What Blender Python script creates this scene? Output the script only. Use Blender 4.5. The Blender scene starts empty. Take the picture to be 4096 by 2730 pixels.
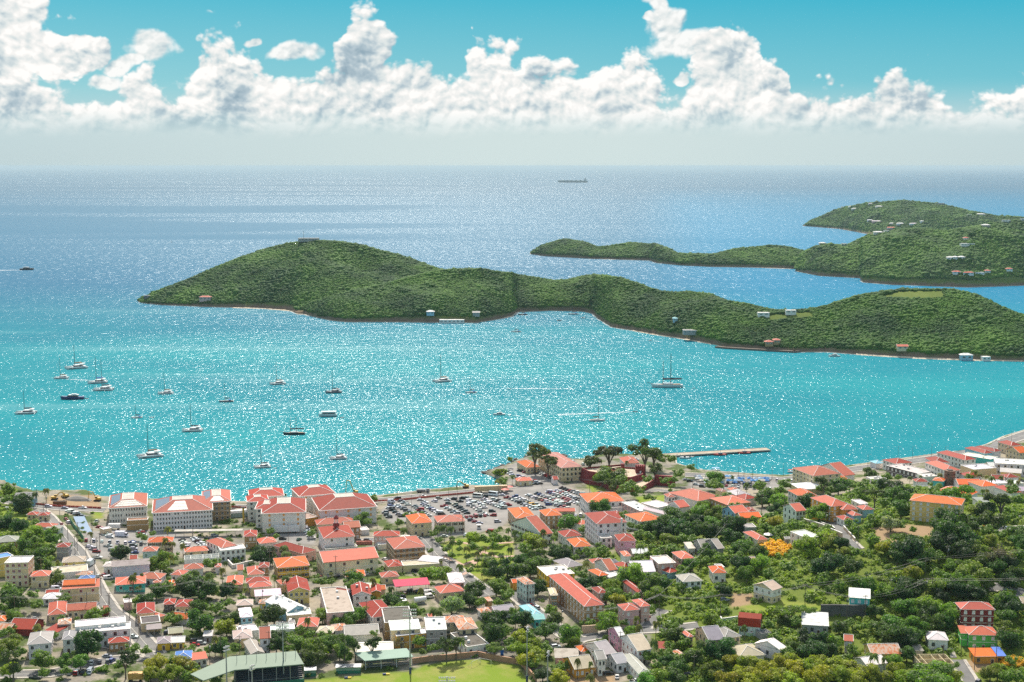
import bpy, math, random
import numpy as np
from mathutils import Vector, Matrix, noise as mnoise
R = math.radians
S = bpy.context.scene
COL = S.collection
rng = random.Random(7)
nrng = np.random.default_rng(5)

# ------------------------------------------------------------------ camera
F, CH, VH = 5500.0, 220.0, 664.0          # focal length in photo pixels, camera height, horizon row
PITCH = math.atan((1365 - VH) / F)
cam_d = bpy.data.cameras.new("camera")
cam = bpy.data.objects.new("camera", cam_d)
COL.objects.link(cam)
cam.location = (0, 0, CH)
cam.rotation_euler = (math.pi / 2 - PITCH, 0, 0)
cam_d.lens = 36 * F / 4096
cam_d.sensor_width = 36
cam_d.clip_start = 5
cam_d.clip_end = 400000
S.camera = cam
# ------------------------------------------------------------------ light
SUN_AZ, SUN_EL = R(-5), R(49)              # azimuth measured from +Y towards +X
S.view_settings.view_transform = 'Standard'
S.view_settings.look = 'None'
EXPO = 1.05
S.view_settings.exposure = EXPO
S.view_settings.gamma = 1
sun_d = bpy.data.lights.new("sun", 'SUN')
sun_d.energy = 2.85
sun_d.angle = R(0.5)
sun_d.color = (1.0, 0.95, 0.86)
sun = bpy.data.objects.new("sun", sun_d)
COL.objects.link(sun)
sdir = Vector((math.sin(SUN_AZ) * math.cos(SUN_EL), math.cos(SUN_AZ) * math.cos(SUN_EL), math.sin(SUN_EL)))
sun.rotation_euler = (-sdir).to_track_quat('-Z', 'Y').to_euler()
sun.location = (0, 0, 900)
S.cycles.use_denoising = False
S.cycles.max_bounces = 6
S.cycles.diffuse_bounces = 3
S.cycles.glossy_bounces = 2
S.cycles.transmission_bounces = 3
S.cycles.volume_bounces = 1
S.cycles.transparent_max_bounces = 6
S.cycles.caustics_reflective = False
S.cycles.caustics_refractive = False
S.cycles.sample_clamp_indirect = 6

# ------------------------------------------------------------------ node helpers
class NT:
    def __init__(s, nt):
        s.nt = nt; s.N = nt.nodes; s.L = nt.links
    def n(s, t, **k):
        d = s.N.new(t)
        for a, b in k.items(): setattr(d, a, b)
        return d
    def put(s, sock, v):
        if isinstance(v, bpy.types.NodeSocket): s.L.new(v, sock)
        elif v is not None: sock.default_value = v
    def m(s, op, a, b=None, c=None, clamp=False):
        d = s.n('ShaderNodeMath', operation=op); d.use_clamp = clamp
        for i, v in enumerate((a, b, c)): s.put(d.inputs[i], v)
        return d.outputs[0]
    def mr(s, v, a, b, c=0.0, e=1.0, smooth=False):
        d = s.n('ShaderNodeMapRange'); d.clamp = True
        if smooth: d.interpolation_type = 'SMOOTHSTEP'
        for i, x in enumerate((v, a, b, c, e)): s.put(d.inputs[i], x)
        return d.outputs[0]
    def mix(s, f, a, b, mode='MIX'):
        d = s.n('ShaderNodeMix', data_type='RGBA', blend_type=mode)
        s.put(d.inputs[0], f)
        for k, v in ((6, a), (7, b)):
            if isinstance(v, tuple) and len(v) == 3: v = v + (1,)
            s.put(d.inputs[k], v)
        return d.outputs[2]
    def comb(s, x, y, z=0.0):
        d = s.n('ShaderNodeCombineXYZ')
        for i, v in enumerate((x, y, z)): s.put(d.inputs[i], v)
        return d.outputs[0]
    def sep(s, v):
        d = s.n('ShaderNodeSeparateXYZ'); s.L.new(v, d.inputs[0]); return d.outputs
    def noise(s, vec, scale, detail=3, rough=.5, dist=0.0):
        d = s.n('ShaderNodeTexNoise'); s.put(d.inputs['Vector'], vec)
        d.inputs['Scale'].default_value = scale; d.inputs['Detail'].default_value = detail
        d.inputs['Roughness'].default_value = rough; d.inputs['Distortion'].default_value = dist
        return d.outputs
    def vor(s, vec, scale, detail=0, rough=.5, feature='F1', smooth=None):
        d = s.n('ShaderNodeTexVoronoi', feature=feature); s.put(d.inputs['Vector'], vec)
        d.inputs['Scale'].default_value = scale; d.inputs['Detail'].default_value = detail
        d.inputs['Roughness'].default_value = rough
        if smooth is not None: d.inputs['Smoothness'].default_value = smooth
        return d.outputs['Distance']
    def vadd(s, a, b, op='ADD'):
        d = s.n('ShaderNodeVectorMath', operation=op)
        s.put(d.inputs[0], a); s.put(d.inputs[1], b); return d.outputs[0]
    def ramp(s, f, stops, interp='LINEAR'):
        d = s.n('ShaderNodeValToRGB'); cr = d.color_ramp; cr.interpolation = interp
        while len(cr.elements) < len(stops): cr.elements.new(0.5)
        for e, (p, c) in zip(cr.elements, stops):
            e.position = p; e.color = (c if isinstance(c, tuple) else (c, c, c)) + (1,)
        s.put(d.inputs[0], f); return d.outputs[0]

# ------------------------------------------------------------------ sky with cumulus bank
CLOUD_K = .97 / 2 ** EXPO
cmat = bpy.data.materials.new('sky_clouds'); cmat.use_nodes = True
t = NT(cmat.node_tree); t.N.clear()
co = t.n('ShaderNodeTexCoord').outputs['Object']
co = t.n('ShaderNodeVectorMath', operation='NORMALIZE')
t.L.new(t.n('ShaderNodeTexCoord').outputs['Object'], co.inputs[0]); co = co.outputs[0]
X, Y, Z = t.sep(co)[:3]
az = t.m('ARCTAN2', X, Y)                      # radians, 0 straight ahead
el = t.m('ARCSINE', Z)
P = t.comb(az, el, 0.0)
def px(u): return (u - 2048) / F
def py(v): return (VH - v) / F * .985
# top line of the cloud bank as a curve over azimuth
top = [(-2600, 380), (-900, 300), (-300, 330), (0, 350), (130, 325), (300, 375), (420, 400), (560, 410), (640, 300), (700, 370), (800, 330), (860, 180), (930, 165), (1000, 200), (1100, 280), (1200, 300), (1300, 290), (1390, 200), (1420, 90), (1480, 65), (1560, 150), (1620, 215), (1720, 260), (1800, 300), (1860, 280), (1910, 200), (1905, 115), (2000, 150), (2060, 220), (2150, 260), (2250, 230), (2330, 240), (2440, 215), (2540, 230), (2600, 300), (2660, 380), (2740, 340), (2800, 230), (2850, 150), (2930, 140), (2980, 230), (3040, 270), (3110, 290), (3160, 390), (3260, 350), (3350, 380), (3400, 420), (3450, 320), (3570, 310), (3680, 360), (3740, 390), (3850, 370), (3930, 420), (4000, 340), (4096, 350), (4500, 400), (5200, 330), (7000, 420)]
top.sort()
U0, U1 = -2600, 7000
fc = t.n('ShaderNodeFloatCurve')
cv = fc.mapping.curves[0]
pts = [((u - U0) / (U1 - U0), (VH - v) / 664.0) for u, v in top]
while len(cv.points) < len(pts): cv.points.new(0.5, 0.5)
for p_, (a_, b_) in zip(cv.points, pts):
    p_.location = (a_, b_); p_.handle_type = 'AUTO_CLAMPED'
fc.mapping.update()
# wobble the lookup so the outline billows sideways too
w1 = t.noise(P, 26, 4, .55)['Color']
wx, wy, wz = t.sep(w1)[:3]
azw = t.m('ADD', az, t.m('MULTIPLY', t.m('SUBTRACT', wx, .5), .035))
elw = t.m('ADD', el, t.m('MULTIPLY', t.m('SUBTRACT', wy, .5), .022))
un = t.m('DIVIDE', t.m('SUBTRACT', t.m('ADD', t.m('MULTIPLY', azw, F), 2048), U0), U1 - U0)
t.put(fc.inputs['Value'], un)
topel = t.m('MULTIPLY', fc.outputs[0], 664.0 / F * .985)
def billow(vec):
    a = t.vor(vec, 34, 3.5, .58, 'SMOOTH_F1', .35)
    b = t.noise(vec, 60, 6, .6)[0]
    return t.m('ADD', t.m('MULTIPLY', t.m('SUBTRACT', .62, a), 1.0), t.m('MULTIPLY', t.m('SUBTRACT', b, .5), .55))
PS = t.vadd(P, (1.0, 1.25, 1.0), 'MULTIPLY')
PW = t.vadd(PS, t.vadd(t.vadd(t.noise(P, 18, 3)['Color'], (.5, .5, .5), 'SUBTRACT'), (.02, .02, 0), 'MULTIPLY'))
b0 = billow(PW)
b1 = billow(t.vadd(PW, (-.0022, .0042, 0)))
def ell(u, v, a, b, tilt=0.0):
    dx = t.m('SUBTRACT', azw, px(u)); dy = t.m('SUBTRACT', elw, py(v))
    c, s_ = math.cos(tilt), math.sin(tilt)
    xx = t.m('ADD', t.m('MULTIPLY', dx, c * F / a), t.m('MULTIPLY', dy, s_ * F / a))
    yy = t.m('ADD', t.m('MULTIPLY', dx, -s_ * F / b), t.m('MULTIPLY', dy, c * F / b))
    r = t.m('SQRT', t.m('ADD', t.m('MULTIPLY', xx, xx), t.m('MULTIPLY', yy, yy)))
    return t.m('SUBTRACT', 1.0, r)
bank = t.m('MULTIPLY', t.m('SUBTRACT', topel, elw), 28.0)
f = bank
solid = bank
for e_ in [ell(60, 150, 260, 230), ell(300, 235, 260, 90, -.1), ell(1480, 200, 120, 130), ell(2880, 230, 120, 110), ell(3060, 330, 90, 70)]:
    f = t.m('MAXIMUM', f, t.m('MULTIPLY', e_, 2.4))
soft = None
for e_ in [ell(650, 210, 120, 75), ell(560, 280, 110, 45, .5), ell(1180, 215, 130, 50, .1), ell(2640, 120, 110, 110, -.4), ell(2700, 190, 160, 70, .1), ell(2600, 20, 90, 50, -.6), ell(490, 355, 80, 40), ell(2710, 325, 45, 28), ell(2572, 82, 32, 24), ell(1030, 170, 60, 22), ell(3650, -120, 350, 60)]:
    e_ = t.m('MULTIPLY', e_, 1.8)
    soft = e_ if soft is None else t.m('MAXIMUM', soft, e_)
dens = t.m('ADD', t.m('ADD', f, .62), t.m('MULTIPLY', b0, .95))
dens2 = t.m('ADD', t.m('ADD', soft, .40), t.m('MULTIPLY', b0, .8))
alpha = t.mr(dens, .06, .38, smooth=True)
alpha2 = t.m('MULTIPLY', t.mr(dens2, .1, .75, smooth=True), .93)
alpha = t.m('MAXIMUM', alpha, alpha2)
# relief: lit from above left, greyer in the thick lower folds
rel = t.m('SUBTRACT', b0, b1)
light = t.m('ADD', .84, t.m('MULTIPLY', rel, 1.15))
big = t.noise(t.vadd(P, (9, 4, 0)), 9, 3, .5)[0]
dark = t.mr(big, .50, .68, 0, .20, True)
depth = t.mr(dens, .3, 2.2, 0.0, .06)
light = t.m('SUBTRACT', light, dark)
light = t.m('SUBTRACT', light, depth)
sh = None
for e_ in [ell(960, 400, 95, 150), ell(760, 490, 160, 60), ell(2920, 250, 75, 60), ell(3080, 360, 55, 45), ell(30, 250, 130, 110), ell(1460, 260, 90, 90), ell(150, 420, 110, 70), ell(2140, 300, 60, 60), ell(3600, 400, 60, 40)]:
    e_ = t.mr(e_, -.4, .9, 0, .36, True)
    sh = e_ if sh is None else t.m('ADD', sh, e_)
light = t.m('SUBTRACT', light, t.m('MULTIPLY', sh, t.mr(b0, -.2, .5, 1.25, .45)), clamp=True)
ccol = t.ramp(light, [(0.0, (.30, .42, .50)), (.35, (.47, .58, .64)), (.62, (.74, .80, .80)), (.85, (.93, .925, .90)), (1.0, (1.04, 1.02, .99))])
ccol = t.mix(1.0, ccol, (1.02, 1.02, 1.02), 'MULTIPLY')
cem = t.n('ShaderNodeEmission'); t.L.new(ccol, cem.inputs[0]); cem.inputs[1].default_value = CLOUD_K
ctr = t.n('ShaderNodeBsdfTransparent'); cmx = t.n('ShaderNodeMixShader')
fade = t.mr(t.m('ADD', el, t.m('MULTIPLY', t.m('SUBTRACT', wz, .5), .012)), .019, .043, 0, 1, True)
fade = t.m('MULTIPLY', fade, t.mr(t.m('ABSOLUTE', az), .62, .75, 1, 0))
t.put(cmx.inputs[0], t.m('MULTIPLY', alpha, fade)); t.L.new(ctr.outputs[0], cmx.inputs[1]); t.L.new(cem.outputs[0], cmx.inputs[2])
co_ = t.n('ShaderNodeOutputMaterial'); t.L.new(cmx.outputs[0], co_.inputs[0])
cmat.cycles.emission_sampling = 'NONE'
cvs, cfs = [], []
for i in range(61):
    a_ = -.78 + 1.56 * i / 60
    for j in range(9):
        e_ = .006 + .30 * j / 8; r_ = 205000
        cvs.append((r_ * math.sin(a_) * math.cos(e_), r_ * math.cos(a_) * math.cos(e_), r_ * math.sin(e_)))
for i in range(60):
    for j in range(8): cfs.append((i * 9 + j, (i + 1) * 9 + j, (i + 1) * 9 + j + 1, i * 9 + j + 1))
cme = bpy.data.meshes.new('sky_clouds'); cme.from_pydata(cvs, [], cfs); cme.materials.append(cmat)
cob = bpy.data.objects.new('sky', cme); COL.objects.link(cob); cob['kind'] = 'structure'
cob['label'] = 'white cumulus clouds banked along the horizon'

W = bpy.data.worlds.new("World"); S.world = W; W.use_nodes = True
t = NT(W.node_tree); t.N.clear()
sky = t.n('ShaderNodeTexSky', sky_type='NISHITA'); sky.sun_disc = False
sky.sun_elevation = SUN_EL; sky.sun_rotation = SUN_AZ; sky.altitude = 200
sky.air_density = 1.0; sky.dust_density = 0.8; sky.ozone_density = 1.0
SKYK = 0.15
co = t.n('ShaderNodeTexCoord').outputs['Generated']
X, Y, Z = t.sep(co)[:3]
az = t.m('ARCTAN2', X, Y); el = t.m('ARCSINE', Z)
hi = t.mix(1.0, sky.outputs[0], (SKYK * 1.28, SKYK * 1.0, SKYK * .74), 'MULTIPLY')
e = 1 / 2 ** EXPO
def lin(r, g, b):
    f_ = lambda c: ((c / 255 + .055) / 1.055) ** 2.4 * e
    return (f_(r), f_(g), f_(b))
aa = t.mr(t.m('ABSOLUTE', t.m('SUBTRACT', az, .03)), .05, .40)
h0 = t.mix(aa, lin(210, 226, 225), lin(194, 213, 216))
h1 = t.mix(aa, lin(210, 226, 225), lin(196, 216, 219))
h2 = t.mix(t.mr(az, -.3, .4), lin(150, 210, 218), lin(120, 198, 212))
h3 = t.mix(t.mr(az, -.3, .4), lin(82, 188, 212), lin(46, 178, 206))
lo = t.mix(t.mr(el, 0, .024, smooth=True), h0, h1)
lo = t.mix(t.mr(el, .018, .062, smooth=True), lo, h2)
lo = t.mix(t.mr(el, .052, .125), lo, h3)
base = t.mix(t.mr(el, .13, .34, smooth=True), lo, hi)
bg = t.n('ShaderNodeBackground'); t.L.new(base, bg.inputs['Color']); bg.inputs['Strength'].default_value = 1.0
out = t.n('ShaderNodeOutputWorld'); t.L.new(bg.outputs[0], out.inputs['Surface'])
W.cycles.sampling_method = 'MANUAL'; W.cycles.sample_map_resolution = 512

# ------------------------------------------------------------------ projection
fw = (0.0, math.cos(PITCH), -math.sin(PITCH)); up = (0.0, math.sin(PITCH), math.cos(PITCH))
def ray(u, v):
    a, b = (u - 2048) / F, (1365 - v) / F
    return (a, fw[1] + b * up[1], fw[2] + b * up[2])
def G(u, v, z=0.0):
    d = ray(u, v); k = (z - CH) / d[2]
    return (d[0] * k, d[1] * k, z)
def proj(x, y, z):
    z = z - CH
    dep = y * fw[1] + z * fw[2]; h_ = y * up[1] + z * up[2]
    return 2048 + F * x / dep, 1365 - F * h_ / dep, F / dep
# ------------------------------------------------------------------ materials
MATS = {}
def newmat(name):
    m = bpy.data.materials.new(name); m.use_nodes = True
    t = NT(m.node_tree); t.N.clear()
    o = t.n('ShaderNodeOutputMaterial'); b = t.n('ShaderNodeBsdfPrincipled')
    t.L.new(b.outputs[0], o.inputs[0])
    MATS[name] = m
    return m, t, b, o
def plain(name, col, rough=.6, metal=0.0, var=.15, scale=1.0, spec=.5):
    if name in MATS: return MATS[name]
    m, t, b, o = newmat(name)
    c = t.n('ShaderNodeTexCoord').outputs['Object']
    n = t.noise(c, scale, 4, .6)[0]
    k = t.mr(n, .3, .7, 1 - var, 1 + var)
    t.put(b.inputs['Base Color'], t.mix(1.0, col, t.comb(k, k, k), 'MULTIPLY'))
    b.inputs['Roughness'].default_value = rough; b.inputs['Metallic'].default_value = metal
    b.inputs['Specular IOR Level'].default_value = spec
    return m
def objcol(name, rough, kind):
    """paint whose colour is the object's own colour, weathered by noise"""
    m, t, b, o = newmat(name)
    oi = t.n('ShaderNodeObjectInfo')
    c = t.n('ShaderNodeTexCoord').outputs['Object']
    x, y, z = t.sep(c)[:3]
    rv = t.vadd(c, t.comb(t.m('MULTIPLY', oi.outputs['Random'], 90), 0, 0))
    if kind == 'wall':
        n = t.noise(t.vadd(rv, (1, 1, .35), 'MULTIPLY'), .9, 5, .65)[0]
        k = t.mr(n, .3, .75, 1.06, .80)
        base = t.mix(1.0, oi.outputs['Color'], t.comb(k, k, k), 'MULTIPLY')
        st = t.mr(t.noise(t.vadd(rv, (2.2, 2.2, .25), 'MULTIPLY'), 1.6, 3)[0], .60, .78)
        base = t.mix(t.m('MULTIPLY', st, .45), base, (.16, .13, .10))
    elif kind == 'roof':
        n = t.noise(rv, .45, 5, .7)[0]
        k = t.mr(n, .25, .75, .82, 1.16)
        base = t.mix(1.0, oi.outputs['Color'], t.comb(k, k, k), 'MULTIPLY')
        ws = t.mr(t.noise(rv, .8, 4, .7)[0], .62, .74)
        base = t.mix(t.m('MULTIPLY', ws, .28), base, (.50, .36, .28))
        wv = t.n('ShaderNodeTexWave', wave_type='BANDS', bands_direction='X')
        t.put(wv.inputs['Vector'], c); wv.inputs['Scale'].default_value = .9; wv.inputs['Distortion'].default_value = 0
        base = t.mix(t.mr(wv.outputs[0], .8, 1, 0, .22), base, t.mix(1.0, base, (.55, .5, .5), 'MULTIPLY'))
    elif kind == 'flat':
        n = t.noise(rv, .35, 5, .75)[0]
        base = t.mix(t.mr(n, .50, .68, 0, .75), oi.outputs['Color'], t.mix(1.0, oi.outputs['Color'], (.42, .38, .34), 'MULTIPLY'))
    elif kind == 'rust':
        n = t.noise(t.vadd(rv, (1, .4, 1), 'MULTIPLY'), .7, 5, .75)[0]
        base = t.ramp(n, [(.3, (.42, .09, .03)), (.45, (.52, .20, .09)), (.56, (.55, .42, .33)), (.7, (.30, .10, .05))])
    else:
        base = oi.outputs['Color']
    t.put(b.inputs['Base Color'], base)
    b.inputs['Roughness'].default_value = rough
    b.inputs['Specular IOR Level'].default_value = .14
    if kind == 'car':
        b.inputs['Coat Weight'].default_value = .7; b.inputs['Coat Roughness'].default_value = .08
    if kind == 'foliage':
        pass
    return m
wall_m = objcol('painted_wall', .85, 'wall')
roof_m = objcol('metal_roof', .65, 'roof')
flat_m = objcol('flat_roof', .9, 'flat')
rust_m = objcol('rusty_roof', .85, 'rust')
paint_m = objcol('painted_surface', .5, 'plain')
car_m = objcol('car_paint', .35, 'car')
glass_m = plain('dark_glass', (.02, .025, .03), .12)
tyre_m = plain('tyre_rubber', (.02, .02, .02), .8)
white_m = plain('white_trim', (.74, .70, .64), .6, var=.1)
conc_m = plain('concrete', (.44, .40, .34), .9, var=.2, scale=.4)
asph_m = plain('asphalt', (.155, .15, .14), .9, var=.28, scale=.12)
metal_m = plain('grey_metal', (.32, .33, .34), .45, .5)
wood_m = plain('weathered_wood', (.14, .10, .07), .85, var=.3)
panel_m = plain('solar_panel', (.05, .09, .17), .18, var=.1)
cane_m = plain('panel_frames', (.27, .25, .21), .5)
dark_m = plain('dark_opening', (.02, .02, .02), .9)
black_m = plain('black_paint', (.015, .015, .018), .4)

def foliage(name, trans=.25):
    m, t, b, o = newmat(name)
    oi = t.n('ShaderNodeObjectInfo'); g = t.n('ShaderNodeNewGeometry')
    c = t.n('ShaderNodeTexCoord').outputs['Object']
    n = t.noise(c, 3.2 if trans else 1, 3, .6)[0]
    k = t.mr(n, .3, .7, .55, 1.5)
    k = t.m('MULTIPLY', k, t.mr(oi.outputs['Random'], 0, 1, .8, 1.25))
    base = t.mix(1.0, oi.outputs['Color'], t.comb(k, k, t.m('MULTIPLY', k, .85)), 'MULTIPLY')
    t.put(b.inputs['Base Color'], base)
    b.inputs['Roughness'].default_value = .55; b.inputs['Specular IOR Level'].default_value = .35
    tr = t.n('ShaderNodeBsdfTranslucent')
    t.put(tr.inputs[0], t.mix(1.0, base, (1.5, 1.7, .5), 'MULTIPLY'))
    ms = t.n('ShaderNodeMixShader'); ms.inputs[0].default_value = trans
    t.L.new(b.outputs[0], ms.inputs[1]); t.L.new(tr.outputs[0], ms.inputs[2]); t.L.new(ms.outputs[0], o.inputs[0])
    return m
leaf_m = foliage('leaves', .38)
bark_m = plain('bark', (.14, .11, .08), .9, var=.3)

# ------------------------------------------------------------------ mesh builder
class MB:
    def __init__(s): s.v = []; s.f = []; s.k = []; s.mats = []
    def mi(s, m):
        if m not in s.mats: s.mats.append(m)
        return s.mats.index(m)
    def add(s, vs, fs, m):
        o = len(s.v); s.v += [tuple(p) for p in vs]; k = s.mi(m)
        for f_ in fs: s.f.append([o + i for i in f_]); s.k.append(k)
    def box(s, x0, x1, y0, y1, z0, z1, m, taper=0):
        a = taper
        s.add([(x0, y0, z0), (x1, y0, z0), (x1, y1, z0), (x0, y1, z0), (x0 + a, y0 + a, z1), (x1 - a, y0 + a, z1), (x1 - a, y1 - a, z1), (x0 + a, y1 - a, z1)],
              [(0, 3, 2, 1), (4, 5, 6, 7), (0, 1, 5, 4), (1, 2, 6, 5), (2, 3, 7, 6), (3, 0, 4, 7)], m)
    def tube(s, p, q, r, m, n=6, r2=None):
        p, q = Vector(p), Vector(q); d = (q - p)
        if d.length < 1e-6: return
        d.normalize(); a = d.orthogonal().normalized(); b = d.cross(a)
        r2 = r if r2 is None else r2
        vs = []
        for c_, rr in ((p, r), (q, r2)):
            for i in range(n):
                w = 2 * math.pi * i / n
                vs.append(c_ + a * math.cos(w) * rr + b * math.sin(w) * rr)
        fs = [(i, (i + 1) % n, n + (i + 1) % n, n + i) for i in range(n)] + [tuple(range(n - 1, -1, -1)), tuple(range(n, 2 * n))]
        s.add(vs, fs, m)
    def prism(s, poly, y0, y1, m):
        """polygon in xz extruded along y"""
        n = len(poly)
        s.add([(x, y0, z) for x, z in poly] + [(x, y1, z) for x, z in poly],
              [tuple(range(n)), tuple(range(2 * n - 1, n - 1, -1))] + [(i, n + i, n + (i + 1) % n, (i + 1) % n) for i in range(n)], m)
    def loft(s, rings, m, close=True, cap=True):
        n = len(rings[0]); vs = [p for r_ in rings for p in r_]; fs = []
        for j in range(len(rings) - 1):
            for i in range(n if close else n - 1):
                a = j * n + i; b = j * n + (i + 1) % n
                fs.append((a, b, b + n, a + n))
        if cap: fs += [tuple(range(n - 1, -1, -1)), tuple(range((len(rings) - 1) * n, len(rings) * n))]
        s.add(vs, fs, m)
    def mesh(s, name):
        me = bpy.data.meshes.new(name); me.from_pydata(s.v, [], s.f)
        for m in s.mats: me.materials.append(m)
        if len(s.mats) > 1: me.polygons.foreach_set('material_index', s.k)
        me.update(); return me
    def build(s, name, parent=None, color=None, smooth=False):
        me = s.mesh(name)
        if smooth: me.polygons.foreach_set('use_smooth', [True] * len(me.polygons))
        return link(name, me, parent, color)
def link(name, me, parent=None, color=None, loc=None, rz=None, scale=None):
    o = bpy.data.objects.new(name, me); COL.objects.link(o)
    if parent is not None: o.parent = parent
    if color is not None: o.color = tuple(color) + (1,) if len(color) == 3 else color
    if loc is not None: o.location = loc
    if rz is not None: o.rotation_euler = (0, 0, rz)
    if scale is not None: o.scale = scale
    return o
LABELS = {}
def tag(o, label, cat, group=None, kind=None):
    ws = label.split()
    if len(ws) > 16: label = ' '.join(ws[:16])
    LABELS.setdefault(label, []).append(o)
    o['label'] = label; o['category'] = cat
    if group: o['group'] = group
    if kind: o['kind'] = kind
    return o
def struct(o, label=None):
    o['kind'] = 'structure'
    if label: o['label'] = label
    return o
def empty(name, loc, rz=0.0, label=None, cat=None, group=None):
    o = bpy.data.objects.new(name, None); COL.objects.link(o); o.location = loc; o.rotation_euler = (0, 0, rz)
    o.empty_display_size = .5
    if label: tag(o, label, cat, group)
    return o
def quick_mesh(name, verts, faces, mats, mi=None, smooth=False):
    """numpy verts (n,3), faces (m,k) of one size"""
    me = bpy.data.meshes.new(name); n, k = faces.shape
    me.vertices.add(len(verts)); me.vertices.foreach_set('co', np.ascontiguousarray(verts, dtype=np.float32).ravel())
    me.loops.add(n * k); me.loops.foreach_set('vertex_index', np.ascontiguousarray(faces, dtype=np.int32).ravel())
    me.polygons.add(n); me.polygons.foreach_set('loop_start', np.arange(0, n * k, k, dtype=np.int32))
    for m in mats: me.materials.append(m)
    if mi is not None: me.polygons.foreach_set('material_index', np.ascontiguousarray(mi, dtype=np.int32))
    if smooth: me.polygons.foreach_set('use_smooth', np.ones(n, dtype=bool))
    me.update(calc_edges=True); return me

# ------------------------------------------------------------------ sea
m, t, b, o = newmat('sea_water')
c = t.n('ShaderNodeTexCoord').outputs['Object']
x, y, z = t.sep(c)[:3]
far = t.mr(y, 1200, 2700, 0, 1, True)
far2 = t.mr(y, 2500, 15000, 0, 1, True)
patch = t.noise(t.vadd(c, (.35, 1.0, 1), 'MULTIPLY'), .0042, 4, .55)[0]
turq = t.mix(t.mr(patch, .35, .68), (.0015, .165, .208), (.012, .235, .255))
edge = t.mr(t.m('ABSOLUTE', t.m('SUBTRACT', x, 60)), 0, 900)
blue = t.mix(far2, (.016, .115, .20), (.03, .10, .165))
bay = t.mr(t.m('ADD', x, t.m('MULTIPLY', y, -.10)), -150, 260, 0, 1, True)
bluen = t.mix(t.m('MULTIPLY', bay, t.m('SUBTRACT', 1, far2)), blue, (.006, .155, .275))
wat = t.mix(far, turq, bluen)
lane0 = t.mr(t.noise(t.vadd(c, (.10, 1, 1), 'MULTIPLY'), .0075, 4, .6)[0], .52, .68)
lane0 = t.m('MULTIPLY', t.m('MULTIPLY', lane0, t.mr(y, 950, 1250)), t.m('MULTIPLY', t.mr(y, 2300, 1700), t.mr(x, 150, -150)))
wat = t.mix(t.m('MULTIPLY', lane0, .55), wat, (.16, .34, .36))
lane = t.mr(t.noise(t.vadd(c, (.12, 1, 1), 'MULTIPLY'), .006, 3, .5)[0], .56, .70)
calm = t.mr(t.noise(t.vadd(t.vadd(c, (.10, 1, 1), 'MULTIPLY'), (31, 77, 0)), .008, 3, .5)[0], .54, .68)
WAVE = 2.15
# waves: chop in the harbour, longer swell outside
cs = t.vadd(c, (.62, 1.0, 1), 'MULTIPLY')
h1 = t.noise(cs, .46, 1.2, .5, .5)[0]
h2 = t.noise(cs, .085, 2, .5, .3)[0]
h3 = t.noise(cs, .020, 2.5, .55, .2)[0]
h1w = t.mr(y, 1300, 3200, WAVE * .56, WAVE * .26)
h2w = t.mr(y, 900, 3000, WAVE * .5, WAVE * 2.6)
h3w = t.mr(y, 2500, 9000, 0, WAVE * 6)
hh = t.m('ADD', t.m('MULTIPLY', h1, h1w), t.m('ADD', t.m('MULTIPLY', h2, h2w), t.m('MULTIPLY', h3, h3w)))
bp = t.n('ShaderNodeBump'); bp.inputs['Distance'].default_value = 1.0; bp.inputs['Strength'].default_value = 1.0
drawn_cloud_shadow = t.mr(t.noise(t.vadd(t.vadd(c, (.22, 1, 1), 'MULTIPLY'), (7000, 900, 0)), .00085, 2, .5)[0], .545, .60)  # cloud shadows drawn on the far-left sea by flattening waves to cut glare
drawn_cloud_shadow = t.m('MULTIPLY', drawn_cloud_shadow, t.m('MULTIPLY', t.mr(y, 2000, 3500), t.mr(t.m('DIVIDE', x, y), -.02, -.18, .25, 1)))
hh = t.m('MULTIPLY', hh, t.m('MULTIPLY', t.mr(calm, 0, 1, 1, .72), t.m('SUBTRACT', 1, t.m('MULTIPLY', drawn_cloud_shadow, .75))))
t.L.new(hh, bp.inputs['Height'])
df = t.n('ShaderNodeBsdfDiffuse'); t.put(df.inputs[0], wat)
gs_ = t.n('ShaderNodeBsdfAnisotropic') if False else t.n('ShaderNodeBsdfGlossy'); gs_.distribution = 'GGX'
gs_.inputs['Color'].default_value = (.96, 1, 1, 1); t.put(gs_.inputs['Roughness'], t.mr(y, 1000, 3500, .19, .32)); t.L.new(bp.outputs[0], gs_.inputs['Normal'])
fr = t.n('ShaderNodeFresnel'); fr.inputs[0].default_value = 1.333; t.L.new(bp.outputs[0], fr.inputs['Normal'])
fac = t.m('MINIMUM', fr.outputs[0], t.mr(y, 900, 5000, .036, .072))
ms = t.n('ShaderNodeMixShader'); t.put(ms.inputs[0], fac); t.L.new(df.outputs[0], ms.inputs[1]); t.L.new(gs_.outputs[0], ms.inputs[2]); t.N.remove(b); t.L.new(ms.outputs[0], o.inputs[0])
sea_m = m
gx = np.array([-200000, -20000, -4000, -1000, 0, 1000, 4000, 20000, 200000.]); gy = np.array([-600, 500, 2000, 6000, 30000, 190000.])
vv = np.array([(a, b_, 0) for b_ in gy for a in gx]); nx = len(gx)
ff = np.array([(j * nx + i, j * nx + i + 1, (j + 1) * nx + i + 1, (j + 1) * nx + i) for j in range(len(gy) - 1) for i in range(nx - 1)])
sea = struct(link('sea', quick_mesh('sea', vv, ff, [sea_m])), 'turquoise harbour water running out to deep blue open sea')

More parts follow.
